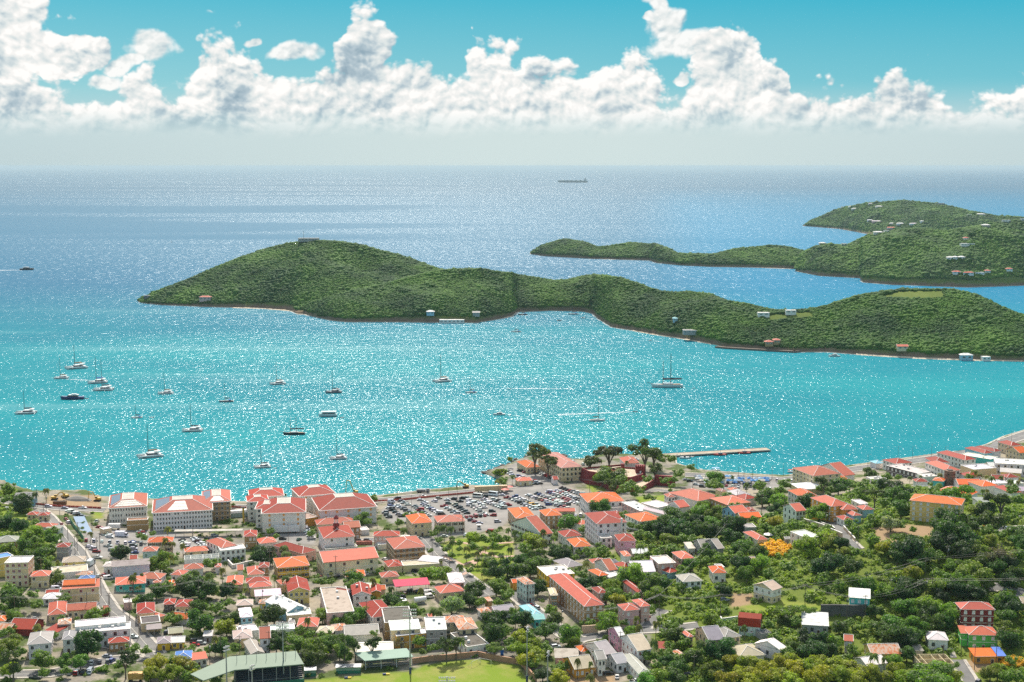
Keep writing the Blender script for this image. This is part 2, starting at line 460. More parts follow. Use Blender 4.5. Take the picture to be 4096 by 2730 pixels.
# ------------------------------------------------------------------ haze
HZ = MB(); HZ.box(-195000, 195000, -600, 185000, -9, 226, None)
hm = bpy.data.materials.new('haze'); hm.use_nodes = True; t = NT(hm.node_tree); t.N.clear()
o = t.n('ShaderNodeOutputMaterial'); pv = t.n('ShaderNodeVolumePrincipled')
pv.inputs['Color'].default_value = (.45, .545, .575, 1); pv.inputs['Density'].default_value = .000027; pv.inputs['Anisotropy'].default_value = .25
t.L.new(pv.outputs[0], o.inputs['Volume'])
HZ.mats = [hm]
hz_o = HZ.build('haze'); hz_o['kind'] = 'stuff'; hz_o['label'] = 'pale sea haze fading the horizon'
hz_o.display_type = 'WIRE'
# ------------------------------------------------------------------ terrain
SHORE_PX = [(-1500, 1890), (-400, 1890), (-60, 1915), (36, 1945), (101, 1971), (155, 1986), (208, 1983), (369, 1979), (390, 1995), (420, 1999), (600, 1998), (800, 2002), (924, 2007), (1000, 2010), (1160, 2006), (1300, 1999), (1500, 1986), (1687, 1964), (1836, 1949), (1881, 1943), (1994, 1949), (1998, 1915), (1975, 1903), (1934, 1890), (1978, 1874), (2029, 1858), (2063, 1840), (2138, 1820), (2206, 1812), (2243, 1824), (2267, 1836), (2325, 1838), (2390, 1822), (2478, 1819), (2529, 1822), (2634, 1819), (2705, 1829), (2708, 1856), (2790, 1880), (2845, 1885), (2940, 1892), (3042, 1900), (3134, 1904), (3198, 1896), (3260, 1886), (3371, 1867), (3500, 1850), (3541, 1846), (3619, 1834), (3738, 1819), (3857, 1804), (3942, 1780), (4010, 1748), (4096, 1722), (4300, 1660), (4700, 1560)]
SHORE = [G(u, v, 1.2)[:2] for u, v in SHORE_PX]
LAND = np.array(SHORE + [(1500, 1500), (1500, 300), (-1500, 300), (SHORE[0][0] - 300, SHORE[0][1])])
CTRL = [(200, 2100, 3), (600, 2100, 2.5), (1100, 2100, 2.5), (1600, 2100, 2.5), (2000, 2030, 2.5), (2300, 1960, 3), (2200, 1880, 2.5), (2550, 1900, 3), (2800, 1930, 2.5), (3100, 1940, 2.5), (3500, 1880, 2.5), (3900, 1830, 3), (4090, 1780, 3),
        (0, 1990, 6), (60, 2080, 11), (60, 2170, 13), (60, 2300, 13), (120, 2420, 9), (0, 2600, 6), (300, 2300, 4), (300, 2600, 5), (600, 2300, 3), (600, 2500, 4), (600, 2700, 4), (1000, 2300, 3), (1000, 2500, 4), (1000, 2700, 3.5),
        (1400, 2300, 3), (1400, 2500, 3.5), (1400, 2700, 3), (1700, 2300, 3), (1800, 2450, 3.5), (1750, 2700, 3), (2100, 2700, 3), (2100, 2300, 4), (2100, 2500, 4.5), (2100, 2150, 3.5), (2350, 2100, 4), (2350, 2300, 7), (2350, 2500, 6), (2400, 2700, 5),
        (2500, 2180, 8), (2550, 2050, 5), (2560, 2280, 11), (2650, 2400, 12), (2650, 2550, 9), (2700, 2690, 7), (2750, 2030, 7), (2700, 2150, 12), (2850, 2200, 15), (2800, 2350, 16), (3000, 2080, 12), (3050, 2000, 6), (3080, 2200, 21), (3060, 2420, 19), (3000, 2560, 12), (3000, 2700, 8),
        (3250, 2000, 9), (3300, 2090, 22), (3250, 2180, 25), (3330, 2300, 23), (3300, 2450, 17), (3400, 2550, 11), (3350, 2690, 7), (3500, 2010, 20), (3480, 2100, 31), (3560, 2080, 33), (3640, 2108, 34), (3760, 2100, 34), (3560, 2180, 31), (3600, 2290, 24), (3500, 2380, 18), (3640, 2000, 22), (3740, 1930, 9), (3900, 1960, 10), (4000, 2020, 18), (3950, 2110, 30), (4090, 2090, 28), (3950, 2200, 30), (4090, 2250, 26), (3800, 2300, 25), (4040, 2370, 22), (3850, 2430, 16), (3700, 2480, 13), (3950, 2510, 11), (3950, 2590, 8), (3750, 2600, 8), (3950, 2690, 6), (3600, 2680, 6), (4200, 2500, 14), (4200, 2100, 28)]
CP = np.array([G(*c) for c in CTRL])
gx0, gx1, gy0, gy1, gs = -700, 900, 430, 1400, 2.0
gxs = np.arange(gx0, gx1 + 1, gs); gys = np.arange(gy0, gy1 + 1, gs)
GXX, GYY = np.meshgrid(gxs, gys)
num = np.full(GXX.shape, 3e-4 * 4); den = np.full(GXX.shape, 3e-4)
for cx, cy, cz in CP:
    w = np.exp(-((GXX - cx) ** 2 + ((GYY - cy) * .8) ** 2) / (2 * 27.0 ** 2)); num += w * cz; den += w
HT = num / den
def seg_dist(px_, py_, poly, closed=True):
    d = np.full(px_.shape, 1e9); n = len(poly); ins = np.zeros(px_.shape, bool)
    for i in range(n if closed else n - 1):
        x0, y0 = poly[i]; x1, y1 = poly[(i + 1) % n]
        dx, dy = x1 - x0, y1 - y0; L = dx * dx + dy * dy + 1e-9
        tt = np.clip(((px_ - x0) * dx + (py_ - y0) * dy) / L, 0, 1)
        d = np.minimum(d, np.hypot(px_ - x0 - tt * dx, py_ - y0 - tt * dy))
        if closed:
            c_ = ((y0 > py_) != (y1 > py_)) & (px_ < dx * (py_ - y0) / (dy + 1e-12) + x0); ins ^= c_
    return np.where(ins, d, -d) if closed else d
SDF = seg_dist(GXX, GYY, LAND)
HT = np.where(SDF < 3, np.minimum(HT, 1.5 + np.clip(SDF - 1, -20, 0) * 1.6), HT)
_HTL = HT.tolist(); _NX, _NY = len(gxs), len(gys)
def hz(x, y):
    a = (x - gx0) / gs; b = (y - gy0) / gs
    i = min(max(int(a), 0), _NX - 2); j = min(max(int(b), 0), _NY - 2)
    a = min(max(a - i, 0), 1); b = min(max(b - j, 0), 1)
    r0, r1 = _HTL[j], _HTL[j + 1]
    return (r0[i] * (1 - a) + r0[i + 1] * a) * (1 - b) + (r1[i] * (1 - a) + r1[i + 1] * a) * b
def loc(u, v, hc=0.0):
    """ground point whose point hc metres above it projects to photo pixel (u, v)"""
    d = ray(u, v); k = 470.0; lo = None
    while k < 1500:
        x, y, z = d[0] * k, d[1] * k, CH + d[2] * k
        if z < max(hz(x, y), 0) + hc: lo = k; break
        k += 3
    if lo is None: lo = 1400
    a, b = lo - 3, lo
    for _ in range(10):
        k = (a + b) / 2; x, y, z = d[0] * k, d[1] * k, CH + d[2] * k
        if z < max(hz(x, y), 0) + hc: b = k
        else: a = k
    x, y = d[0] * k, d[1] * k
    return x, y, max(hz(x, y), 0)
# masks from regions drawn over the photograph, evaluated at ground points
_d = GYY * fw[1] + (HT - CH) * fw[2]
PU = 2048 + F * GXX / _d; PV = 1365 - F * (GYY * up[1] + (HT - CH) * up[2]) / _d
def region(poly, soft=6):
    s_ = seg_dist(PU, PV, poly); return np.clip(s_ / soft + .5, 0, 1)
VEG = [[(2430, 2230), (2560, 2120), (2760, 2080), (3050, 2080), (3150, 2020), (3400, 1990), (3500, 1940), (3640, 1960), (3900, 2000), (4600, 1990), (4600, 3200), (2700, 3200), (2640, 2600), (2560, 2480), (2480, 2380)],
       [(-900, 1930), (60, 1965), (110, 2010), (130, 2080), (200, 2140), (230, 2200), (180, 2260), (110, 2230), (-900, 2230)]]
GRASS = [[(1735, 2180), (1830, 2155), (1990, 2145), (2060, 2170), (2060, 2290), (1930, 2330), (1870, 2300), (1810, 2240)],
         [(1500, 2312), (1690, 2306), (1690, 2336), (1500, 2338)], [(1100, 2760), (1180, 2728), (1450, 2698), (1640, 2688), (1700, 2662), (1820, 2642), (1960, 2636), (2060, 2655), (2108, 2710), (2130, 2860), (1000, 2860)],
         [(2340, 1925), (2400, 1930), (2440, 1990), (2370, 1985)], [(2540, 1988), (2680, 1980), (2690, 2005), (2560, 2015)], [(2960, 2425), (3130, 2400), (3380, 2430), (3330, 2460), (3000, 2450)], [(370, 2048), (412, 2044), (414, 2076), (374, 2076)], [(0, 2045), (60, 2045), (140, 2085), (60, 2110), (0, 2080)]]
DIRT = [[(3480, 2110), (3600, 2098), (3740, 2105), (3720, 2150), (3600, 2190), (3500, 2170)], [(3860, 2640), (4040, 2640), (4000, 2690), (3880, 2690)], [(2230, 2695), (2460, 2695), (2470, 2740), (2230, 2740)], [(2930, 2370), (3010, 2370), (3010, 2430), (2920, 2430)], [(2370, 1945), (2440, 1960), (2460, 1990), (2400, 1985)], [(190, 1985), (400, 1982), (400, 2032), (190, 2020)], [(1640, 2700), (1500, 2730), (1450, 2700)]]
PAVE = [[(1520, 2050), (1560, 2005), (1900, 1978), (2060, 1940), (2230, 1930), (2390, 2000), (2330, 2060), (2060, 2070), (2000, 2110), (1880, 2140), (1740, 2150), (1700, 2130), (1690, 2085), (1560, 2095)], [(2030, 1875), (2060, 1850), (2150, 1850), (2230, 1890), (2250, 1935), (2050, 1945), (2040, 1900)], [(330, 2130), (560, 2110), (800, 2150), (840, 2220), (600, 2210), (400, 2235), (350, 2210)], [(2750, 1920), (3200, 1915), (3200, 1950), (2850, 1960), (2760, 1945)], [(1060, 2120), (1270, 2130), (1260, 2180), (1120, 2170)]]
veg = np.zeros(HT.shape); gra = veg.copy(); dirt = veg.copy(); pav = veg.copy()
for p_ in VEG: veg = np.maximum(veg, region(p_, 20))
for p_ in GRASS: gra = np.maximum(gra, region(p_))
for p_ in DIRT: dirt = np.maximum(dirt, region(p_, 10))
for p_ in PAVE: pav = np.maximum(pav, region(p_))
VEGL = np.clip(veg - gra - dirt, 0, 1)
NY, NX = HT.shape
idx = np.arange(NX * NY).reshape(NY, NX)
q = np.stack([idx[:-1, :-1], idx[:-1, 1:], idx[1:, 1:], idx[1:, :-1]], -1).reshape(-1, 4)
keep = (SDF.ravel()[q] > -5).any(1)
q = q[keep]
m, t, b, o = newmat('ground')
at = t.n('ShaderNodeVertexColor'); at.layer_name = 'mask'
sr = t.n('ShaderNodeSeparateColor'); t.L.new(at.outputs[0], sr.inputs[0])
c = t.n('ShaderNodeTexCoord').outputs['Object']
n1 = t.noise(c, .045, 5, .6)[0]; n2 = t.noise(c, .5, 4, .7)[0]
town = t.mix(t.mr(n1, .40, .62), (.33, .285, .215), (.19, .175, .15))
town = t.mix(t.mr(t.noise(c, .06, 4, .6)[0], .47, .58), town, (.08, .11, .03))
town = t.mix(1.0, town, t.comb(t.mr(n2, .3, .7, .8, 1.15), t.mr(n2, .3, .7, .8, 1.15), t.mr(n2, .3, .7, .8, 1.1)), 'MULTIPLY')
vegc = t.mix(n2, (.07, .11, .02), (.19, .23, .035))
grc = t.mix(t.mr(t.noise(c, .09, 5, .65)[0], .42, .68), (.165, .235, .02), (.27, .26, .07))
dic = t.mix(n2, (.26, .17, .09), (.38, .27, .16))
pvc = t.mix(t.mr(t.noise(c, .10, 5, .6)[0], .3, .7), (.20, .19, .175), (.31, .29, .26))
base = t.mix(sr.outputs[0], town, vegc); 
base = t.mix(at.outputs[1], base, pvc); base = t.mix(sr.outputs[2], base, dic); base = t.mix(sr.outputs[1], base, grc)
t.put(b.inputs['Base Color'], base); b.inputs['Roughness'].default_value = .95; b.inputs['Specular IOR Level'].default_value = .15
me = quick_mesh('ground', np.stack([GXX, GYY, HT], -1).reshape(-1, 3), q, [m], smooth=True)
ca = me.color_attributes.new('mask', 'FLOAT_COLOR', 'POINT')
ca.data.foreach_set('color', np.stack([veg, gra, dirt, pav], -1).astype(np.float32).ravel())
ground = struct(link('ground', me))
# seabed under the whole bay so the land has something below it
# quay wall with a pale coping along the shore
qw = MB(); prom = MB()
def offs(pts, d):
    out = []
    for i, p_ in enumerate(pts):
        a_ = Vector(pts[max(i - 1, 0)]); c_ = Vector(pts[min(i + 1, len(pts) - 1)]); tg = (c_ - a_).normalized()
        out.append((p_[0] + tg.y * d, p_[1] - tg.x * d))
    return out
def strip(mb, pts, d0, d1, z0, z1, m, drape=False):
    A_, B_ = offs(pts, d0), offs(pts, d1)
    for i in range(len(pts) - 1):
        za = [z0, z0, z1, z1]
        P4 = [A_[i], A_[i + 1], B_[i + 1], B_[i]]
        if drape: za = [hz(*p_) + z0 for p_ in P4]
        mb.add([(p_[0], p_[1], z_) for p_, z_ in zip(P4, za)], [(0, 1, 2, 3) if d1 < d0 else (3, 2, 1, 0)], m)
def dense(pts, st=5.0):
    out = [pts[0]]
    for a_, b_ in zip(pts, pts[1:]):
        L = math.dist(a_, b_); n_ = max(1, int(L / st))
        out += [(a_[0] + (b_[0] - a_[0]) * k / n_, a_[1] + (b_[1] - a_[1]) * k / n_) for k in range(1, n_ + 1)]
    return out
prom_m = plain('promenade', (.50, .45, .37), .9, var=.18, scale=.2)
seg1 = SHORE[2:21]; seg2 = SHORE[36:]
for sg in (seg1, seg2, SHORE[31:36]):
    sg = dense(sg, 8)
    strip(qw, sg, 0, 0.0001, -1.5, 1.75, conc_m); strip(qw, sg, 0, 1.0, 1.76, 1.76, conc_m)
struct(qw.build('seawall'), 'concrete seawall along the harbour')
for sg, wd in ((SHORE[9:20], 6), (SHORE[37:], 9)):
    strip(prom, dense(sg, 8), 1.0, wd, 1.72, 1.9, prom_m)
struct(prom.build('promenade'), 'pale concrete promenade along the waterfront')
# roads
rd = MB(); pvm = MB(); mk = MB()
line_m = plain('road_paint', (.62, .58, .48), .8)
def road(pix, w, walk=True, line=True):
    pts = dense([loc(*p_)[:2] for p_ in pix], 4)
    n_ = max(2, int(w / 2.5))
    for k in range(n_): strip(rd, pts, -w / 2 + w * k / n_, -w / 2 + w * (k + 1) / n_, .10, 0, asph_m, True)
    if walk:
        for s_ in (-1, 1): strip(pvm, pts, s_ * w / 2, s_ * (w / 2 + 1.5), .22, 0, conc_m, True)
    if line: strip(mk, pts, -.08, .08, .115, 0, line_m, True)
ROADS = [([(-200, 1975), (-50, 1995), (150, 2026), (260, 2036), (420, 2042)], 9), ([(150, 2040), (190, 2070), (235, 2120), (275, 2170), (310, 2205), (340, 2260), (365, 2310), (395, 2370), (440, 2440), (505, 2490), (560, 2550), (620, 2620)], 8),
         ([(930, 2028), (1200, 2030), (1500, 2004), (1700, 1983), (1900, 1965), (2060, 1944)], 9), ([(1690, 2150), (1740, 2210), (1800, 2270), (1880, 2330), (1960, 2385)], 9), ([(1420, 2165), (1690, 2150)], 8),
         ([(2310, 2565), (2330, 2557), (2391, 2545), (2471, 2526), (2605, 2520), (2720, 2512), (2794, 2503)], 6), ([(2580, 2516), (2620, 2468), (2660, 2440)], 5), ([(3280, 2065), (3330, 2095), (3389, 2168), (3425, 2200)], 6),
         ([(3827, 2640), (3872, 2712), (3900, 2790)], 5), ([(3900, 2112), (4000, 2118), (4150, 2110)], 7), ([(3930, 2345), (4000, 2352), (4096, 2376), (4160, 2390)], 6), ([(2480, 1972), (2640, 1962), (2720, 1975), (2770, 2010)], 7),
         ([(2740, 1900), (2800, 1902), (2940, 1908), (3134, 1918), (3220, 1912)], 11), ([(3371, 1884), (3541, 1861), (3738, 1834), (3942, 1796), (4096, 1742), (4250, 1690)], 13), ([(350, 2560), (600, 2620)], 6), ([(0, 2700), (200, 2695), (450, 2640), (600, 2625)], 7), ([(2050, 2370), (2100, 2415), (2160, 2460), (2260, 2540), (2320, 2560)], 6)]
for i, (p_, w_) in enumerate(ROADS): road(p_, w_, line=(w_ > 6))
struct(rd.build('road'), 'grey asphalt town streets'); struct(pvm.build('pavement'), 'pale concrete pavements beside the streets'); struct(mk.build('road_marking'), 'pale painted centre lines')
# ------------------------------------------------------------------ islands
def pinterp(pts, u):
    xs = [p_[0] for p_ in pts]; return np.interp(u, xs, [p_[1] for p_ in pts])
m, t, b, o = newmat('island_soil')
c = t.n('ShaderNodeTexCoord').outputs['Object']; x, y, z = t.sep(c)[:3]
n2 = t.noise(c, .03, 5, .7)[0]; n3 = t.noise(c, .012, 3, .6)[0]
rock = t.mix(t.noise(c, .08, 5, .7)[0], (.06, .045, .032), (.30, .20, .13))
green = t.mix(n2, (.07, .12, .02), (.17, .20, .045))
k = t.m('ADD', z, t.m('MULTIPLY', t.m('SUBTRACT', n2, .5), 14))
base = t.mix(t.mr(k, 3, 8), rock, green)
base = t.mix(t.mr(z, 1.0, .3), base, (.50, .42, .30))
t.put(b.inputs['Base Color'], base); b.inputs['Roughness'].default_value = .95; b.inputs['Specular IOR Level'].default_value = .1
isl_m = m
m, t, b, o = newmat('forest_canopy')
c = t.n('ShaderNodeTexCoord').outputs['Object']
n2 = t.noise(c, .012, 4, .65)[0]; n3 = t.noise(c, .11, 4, .7)[0]
base = t.mix(t.mr(n2, .36, .62), (.013, .064, .004), (.072, .172, .006))
kk = t.mr(n3, .3, .7, .58, 1.05); base = t.mix(1.0, base, t.comb(kk, kk, kk), 'MULTIPLY')
t.put(b.inputs['Base Color'], base); b.inputs['Roughness'].default_value = .8; b.inputs['Specular IOR Level'].default_value = .2
forest_m = m
# rough low-poly canopy clump
def ico(sub):
    import bmesh
    bm = bmesh.new(); bmesh.ops.create_icosphere(bm, subdivisions=sub, radius=1)
    v = np.array([v_.co[:] for v_ in bm.verts]); f_ = np.array([[l.index for l in q_.verts] for q_ in bm.faces]); bm.free(); return v, f_
ICO1 = ico(1); ICO2 = ico(2)
def island(name, label, coast, sky_, u0, u1, nu, slope, amp, seed, blob, nblob, shape=.75, cliff=2.0, grassy=None):
    us = np.linspace(u0, u1, nu); ns = 34
    vc, vs = pinterp(coast, us), pinterp(sky_, us)
    vs = np.minimum(vs, vc - .2)
    ang = np.array([(ray(u, v)[0] / ray(u, v)[1], ray(u, v)[2] / ray(u, v)[1]) for u, v in zip(us, vc)])
    angs = np.array([ray(u, v)[2] / ray(u, v)[1] for u, v in zip(us, vs)])
    Y0 = -CH / ang[:, 1]
    # ridge: h = CH + angs*Y1, Y1 = Y0 + h*slope
    Y1 = (Y0 + slope * CH) / (1 - slope * angs); Hh = np.maximum(CH + angs * Y1, .3); Y1 = np.maximum(Y1, Y0 + 25)
    Hh = np.maximum(CH + angs * Y1, .3)
    V = np.zeros((ns, nu, 3))
    for j in range(ns):
        s_ = j / (ns * .62)
        for i in range(nu):
            if s_ <= 1:
                Y_ = Y0[i] + (Y1[i] - Y0[i]) * s_
                pr = min(1, s_ / .05) * cliff / max(Hh[i], cliff) * .6 + (s_ ** shape) * (1 - cliff / max(Hh[i], cliff) * .6)
                pr = min(pr, 1)
            else:
                w_ = (s_ - 1) / .6; Y_ = Y1[i] + (Y1[i] - Y0[i]) * (s_ - 1) * 1.4; pr = max(math.cos(min(w_, 1) * math.pi / 2), 0)
            X_ = Y_ * ang[i, 0]
            h_ = Hh[i] * pr
            if 0 < s_ < .97 and h_ > 2:
                nz = mnoise.fractal(Vector((X_ * .0062 + seed, Y_ * .0040, 0)), 0.9, 2.1, 5) * 1.5
                lim = CH + angs[i] * Y_ - 1.0          # keep the skyline where it stands
                h_ = min(h_ * (1 + amp * nz * min(1, (1 - s_) * 3)), lim)
            V[j, i] = (X_, Y_, max(h_, -1) if s_ > 0 else -1.0)
    ii = np.arange(ns * nu).reshape(ns, nu)
    q_ = np.stack([ii[:-1, :-1], ii[:-1, 1:], ii[1:, 1:], ii[1:, :-1]], -1).reshape(-1, 4)
    o_ = struct(link(name, quick_mesh(name, V.reshape(-1, 3), q_, [isl_m], smooth=True)), label)
    # canopy
    r_ = np.random.default_rng(seed + 3)
    p0 = V[q_[:, 0] // nu, q_[:, 0] % nu]; pa = V[q_[:, 1] // nu, q_[:, 1] % nu]; pb = V[q_[:, 3] // nu, q_[:, 3] % nu]
    ar = np.linalg.norm(np.cross(pa - p0, pb - p0), axis=1) * (p0[:, 2] > 1.5)
    rowv = q_[:, 0] // nu
    ar = ar * (rowv < ns * .72)
    ci = r_.choice(len(q_), nblob, p=ar / ar.sum())
    a_, b_ = r_.random((2, nblob, 1))
    pos = p0[ci] + (pa - p0)[ci] * a_ + (pb - p0)[ci] * b_
    nn = np.array([mnoise.noise(Vector((p_[0] * .02, p_[1] * .02, 3))) for p_ in pos])
    if grassy is not None:
        ug = 2048 + F * pos[:, 0] / (pos[:, 1] * fw[1] + (pos[:, 2] - CH) * fw[2]); vg = 1365 - F * (pos[:, 1] * up[1] + (pos[:, 2] - CH) * up[2]) / (pos[:, 1] * fw[1] + (pos[:, 2] - CH) * fw[2])
        kp = np.ones(len(pos), bool)
        for g_ in grassy: kp &= ~(seg_dist(ug, vg, g_) > 0)
        kp &= pos[:, 2] > 2.2 + 3.5 * (nn > .1)
        pos = pos[kp]; nn = nn[kp]
    n_ = len(pos); bv, bf = ICO1
    sz = blob * .60 * np.exp(r_.normal(0, .3, n_)) * (1 + .5 * nn)
    rot = r_.random(n_) * 6.28; cs_, sn_ = np.cos(rot), np.sin(rot)
    jit = 1 + r_.normal(0, .16, (n_, len(bv), 1))
    bb = bv[None] * jit * sz[:, None, None] * np.array([1, 1, .7])
    xx = bb[..., 0] * cs_[:, None] - bb[..., 1] * sn_[:, None]; yy = bb[..., 0] * sn_[:, None] + bb[..., 1] * cs_[:, None]
    vv = np.stack([xx, yy, bb[..., 2] + sz[:, None] * .1], -1) + pos[:, None]
    ff = bf[None] + (np.arange(n_) * len(bv))[:, None, None]
    fo = link('forest', quick_mesh('forest', vv.reshape(-1, 3), ff.reshape(-1, 3), [forest_m]))
    fo['kind'] = 'stuff'; fo['label'] = 'scrub forest covering ' + label.split('|')[0]
    return o_, V
HC = [(555, 1210), (600, 1217), (650, 1222), (850, 1230), (1050, 1235), (1150, 1243), (1215, 1254), (1300, 1262), (1500, 1262), (1800, 1255), (2100, 1240), (2300, 1235)]
HS = [(555, 1200), (570, 1192), (640, 1165), (700, 1142), (770, 1115), (850, 1080), (950, 1040), (1050, 1005), (1150, 978), (1200, 969), (1260, 964), (1340, 968), (1450, 987), (1550, 1011), (1650, 1041), (1740, 1077), (1800, 1092), (1900, 1120), (2050, 1160), (2300, 1220)]
_, VA = island('island', 'the tall hill of the long wooded island', HC, HS, 555, 2300, 260, 2.7, .22, 11, 3.4, 60000, .8)
FC = [(1165, 1246), (1190, 1258), (1215, 1258), (1260, 1270), (1330, 1284), (1390, 1290), (1600, 1290), (1900, 1293), (1960, 1284), (2000, 1277), (2045, 1268), (2068, 1250), (2200, 1244), (2330, 1247), (2372, 1256), (2390, 1275), (2450, 1312), (2520, 1322), (2600, 1337), (2750, 1360), (2870, 1383), (2900, 1393), (3180, 1411), (3300, 1410), (3500, 1425), (3700, 1437), (3900, 1443), (4096, 1447), (4500, 1452)]
FS = [(1165, 1240), (1220, 1222), (1300, 1195), (1400, 1170), (1500, 1148), (1600, 1122), (1700, 1096), (1770, 1084), (1850, 1081), (1920, 1079), (2000, 1090), (2100, 1106), (2220, 1126), (2260, 1125), (2340, 1106), (2400, 1104), (2480, 1116), (2560, 1141), (2620, 1166), (2700, 1173), (2760, 1170), (2850, 1187), (2900, 1208), (3000, 1224), (3080, 1241), (3150, 1247), (3240, 1238), (3300, 1227), (3380, 1202), (3450, 1182), (3550, 1167), (3650, 1160), (3790, 1162), (3850, 1172), (3920, 1197), (3980, 1227), (4040, 1252), (4096, 1267), (4300, 1310), (4500, 1340)]
GR = [[(3520, 1185), (3600, 1165), (3770, 1165), (3780, 1190), (3640, 1195), (3540, 1192)], [(3050, 1260), (3240, 1248), (3260, 1268), (3070, 1285)], [(2860, 1376), (3190, 1392), (3190, 1420), (2860, 1400)], [(2700, 1330), (2780, 1330), (2800, 1345), (2720, 1350)]]
_, VB = island('island', 'the front ridge of the long wooded island', FC, FS, 1165, 4500, 460, 2.5, .25, 23, 3.0, 100000, .72, 2.5, GR)
_, VD = island('island', 'the farthest green headland on the right', [(3213, 905), (3357, 917), (3474, 938), (3700, 950), (4300, 955)], [(3213, 902), (3256, 877), (3357, 836), (3450, 817), (3535, 809), (3612, 804), (3739, 817), (3866, 844), (3993, 867), (4096, 872), (4300, 880)], 3213, 4300, 130, 3.0, .2, 41, 5.5, 30000, .8, 6)
_, VC = island('island', 'the broad green headland behind the ridge on the right', [(3183, 1086), (3276, 1105), (3440, 1114), (3449, 1131), (3560, 1140), (3866, 1151), (4096, 1143), (4300, 1140)], [(3183, 1066), (3198, 1030), (3215, 1010), (3256, 989), (3307, 979), (3360, 985), (3388, 984), (3430, 962), (3485, 944), (3560, 928), (3660, 918), (3765, 928), (3866, 913), (3967, 895), (4096, 883), (4300, 870)], 3183, 4300, 180, 2.6, .28, 57, 4.6, 60000, .7, 8)
_, VE = island('island', 'the long low green point behind the bay', [(2120, 1017), (2178, 1026), (2357, 1036), (2600, 1043), (2625, 1053), (2714, 1062), (2833, 1068), (3011, 1071), (3190, 1077), (3320, 1085)], [(2120, 1014), (2149, 996), (2190, 978), (2256, 957), (2333, 969), (2387, 989), (2452, 984), (2523, 973), (2625, 978), (2708, 1014), (2773, 1019), (2845, 1019), (2952, 996), (3100, 984), (3160, 990), (3220, 1008), (3320, 1034)], 2120, 3320, 190, 2.3, .18, 71, 3.8, 36000, .62, 5)
ISL = [VE, VC, VD, VB, VA]
def iloc(u, v):
    """nearest island surface point seen at a photo pixel"""
    best = None
    for V in ISL:
        P_ = V.reshape(-1, 3)
        dep = P_[:, 1] * fw[1] + (P_[:, 2] - CH) * fw[2]
        d_ = np.hypot(2048 + F * P_[:, 0] / dep - u, 1365 - F * (P_[:, 1] * up[1] + (P_[:, 2] - CH) * up[2]) / dep - v)
        d_ = np.where((np.arange(len(P_)) // V.shape[1]) > V.shape[0] * .63, 1e9, d_)
        k = int(d_.argmin())
        if best is None or d_[k] < best[0] - 6: best = (float(d_[k]), tuple(map(float, P_[k])))
    p_ = best[1]
    d = ray(u, v); k = p_[1] / d[1]
    return (d[0] * k, p_[1], max(p_[2], .5))
# ------------------------------------------------------------------ buildings
TILES = dict(a=(0, 1900), b=(0, 2310), c=(680, 1900), d=(680, 2310), e=(1360, 1900), f=(1360, 2310), g=(2040, 1900), h=(2040, 2310), i=(2720, 1900), j=(2720, 2310), k=(3396, 1900), l=(3396, 2310),
             m=(1900, 1740), n=(2600, 1700), o=(3296, 1700), z=(0, 0))
def T(tl, x, y):
    s_ = 1.0 if tl == 'z' else 2.941 if tl in 'mno' else 3.361
    return TILES[tl][0] + x / s_, TILES[tl][1] + y / s_
RC = dict(R=(.33, .034, .014), S=(.52, .125, .070), O=(.60, .115, .014), G=(.36, .33, .30), W=(.74, .71, .66), B=(.50, .41, .31), T=(.22, .50, .52), D=(.16, .14, .12), P=(.58, .03, .09), N=(.44, .17, .15), b=(.10, .25, .62), L=(.60, .52, .54))
WC = dict(w=(.80, .76, .69), c=(.70, .55, .33), y=(.75, .55, .18), p=(.66, .42, .36), g=(.36, .50, .26), b=(.32, .52, .60), t=(.42, .26, .12), o=(.70, .34, .06), r=(.28, .05, .04), G=(.36, .34, .32), k=(.13, .11, .10), m=(.50, .64, .56),
          P=(.68, .34, .42), Y=(.78, .48, .04), E=(.13, .52, .09), M=(.22, .035, .035), T=(.10, .50, .46), l=(.72, .62, .44), B=(.20, .36, .62), s=(.66, .60, .62))
# unit windows, 1 x 1 facing -Y, centred, 0.06 proud
def window_mesh(name, pane, frame, shutter=None):
    w = MB()
    w.box(-.5, .5, -.02, .05, -.5, .5, pane)
    for a_ in ((-.56, -.47), (.47, .56)): w.box(a_[0], a_[1], -.06, .05, -.56, .56, frame)
    w.box(-.56, .56, -.06, .05, .47, .56, frame); w.box(-.62, .62, -.10, .05, -.60, -.49, frame)
    if shutter is None: w.box(-.03, .03, -.05, .0, -.5, .5, frame)
    else:
        for s_ in (-1, 1): w.box(s_ * .92 - .3, s_ * .92 + .3, -.05, .05, -.5, .5, shutter)
    return w.mesh(name)
redp = plain('maroon_paint', (.22, .02, .02), .6); greenp = plain('green_paint', (.04, .22, .13), .6); tealp = plain('teal_paint', (.10, .35, .38), .6); brownp = plain('brown_paint', (.10, .05, .03), .6)
WIN = dict(d=window_mesh('window_dark', glass_m, white_m), w=window_mesh('window_white', plain('white_louvre', (.66, .64, .60), .6), white_m), r=window_mesh('window_red', redp, white_m),
           g=window_mesh('window_green', greenp, white_m), k=window_mesh('window_shuttered', glass_m, white_m, brownp), v=window_mesh('window_open', dark_m, white_m), t=window_mesh('window_teal', tealp, brownp), q=window_mesh('window_plain', glass_m, metal_m))
DOOR = MB(); DOOR.box(-.5, .5, -.03, .05, -.5, .5, brownp); DOOR.box(-.6, .6, -.06, .05, .5, .6, white_m); DOOR.box(-.6, -.5, -.06, .05, -.5, .5, white_m); DOOR.box(.5, .6, -.06, .05, -.5, .5, white_m); DOOR = DOOR.mesh('door')

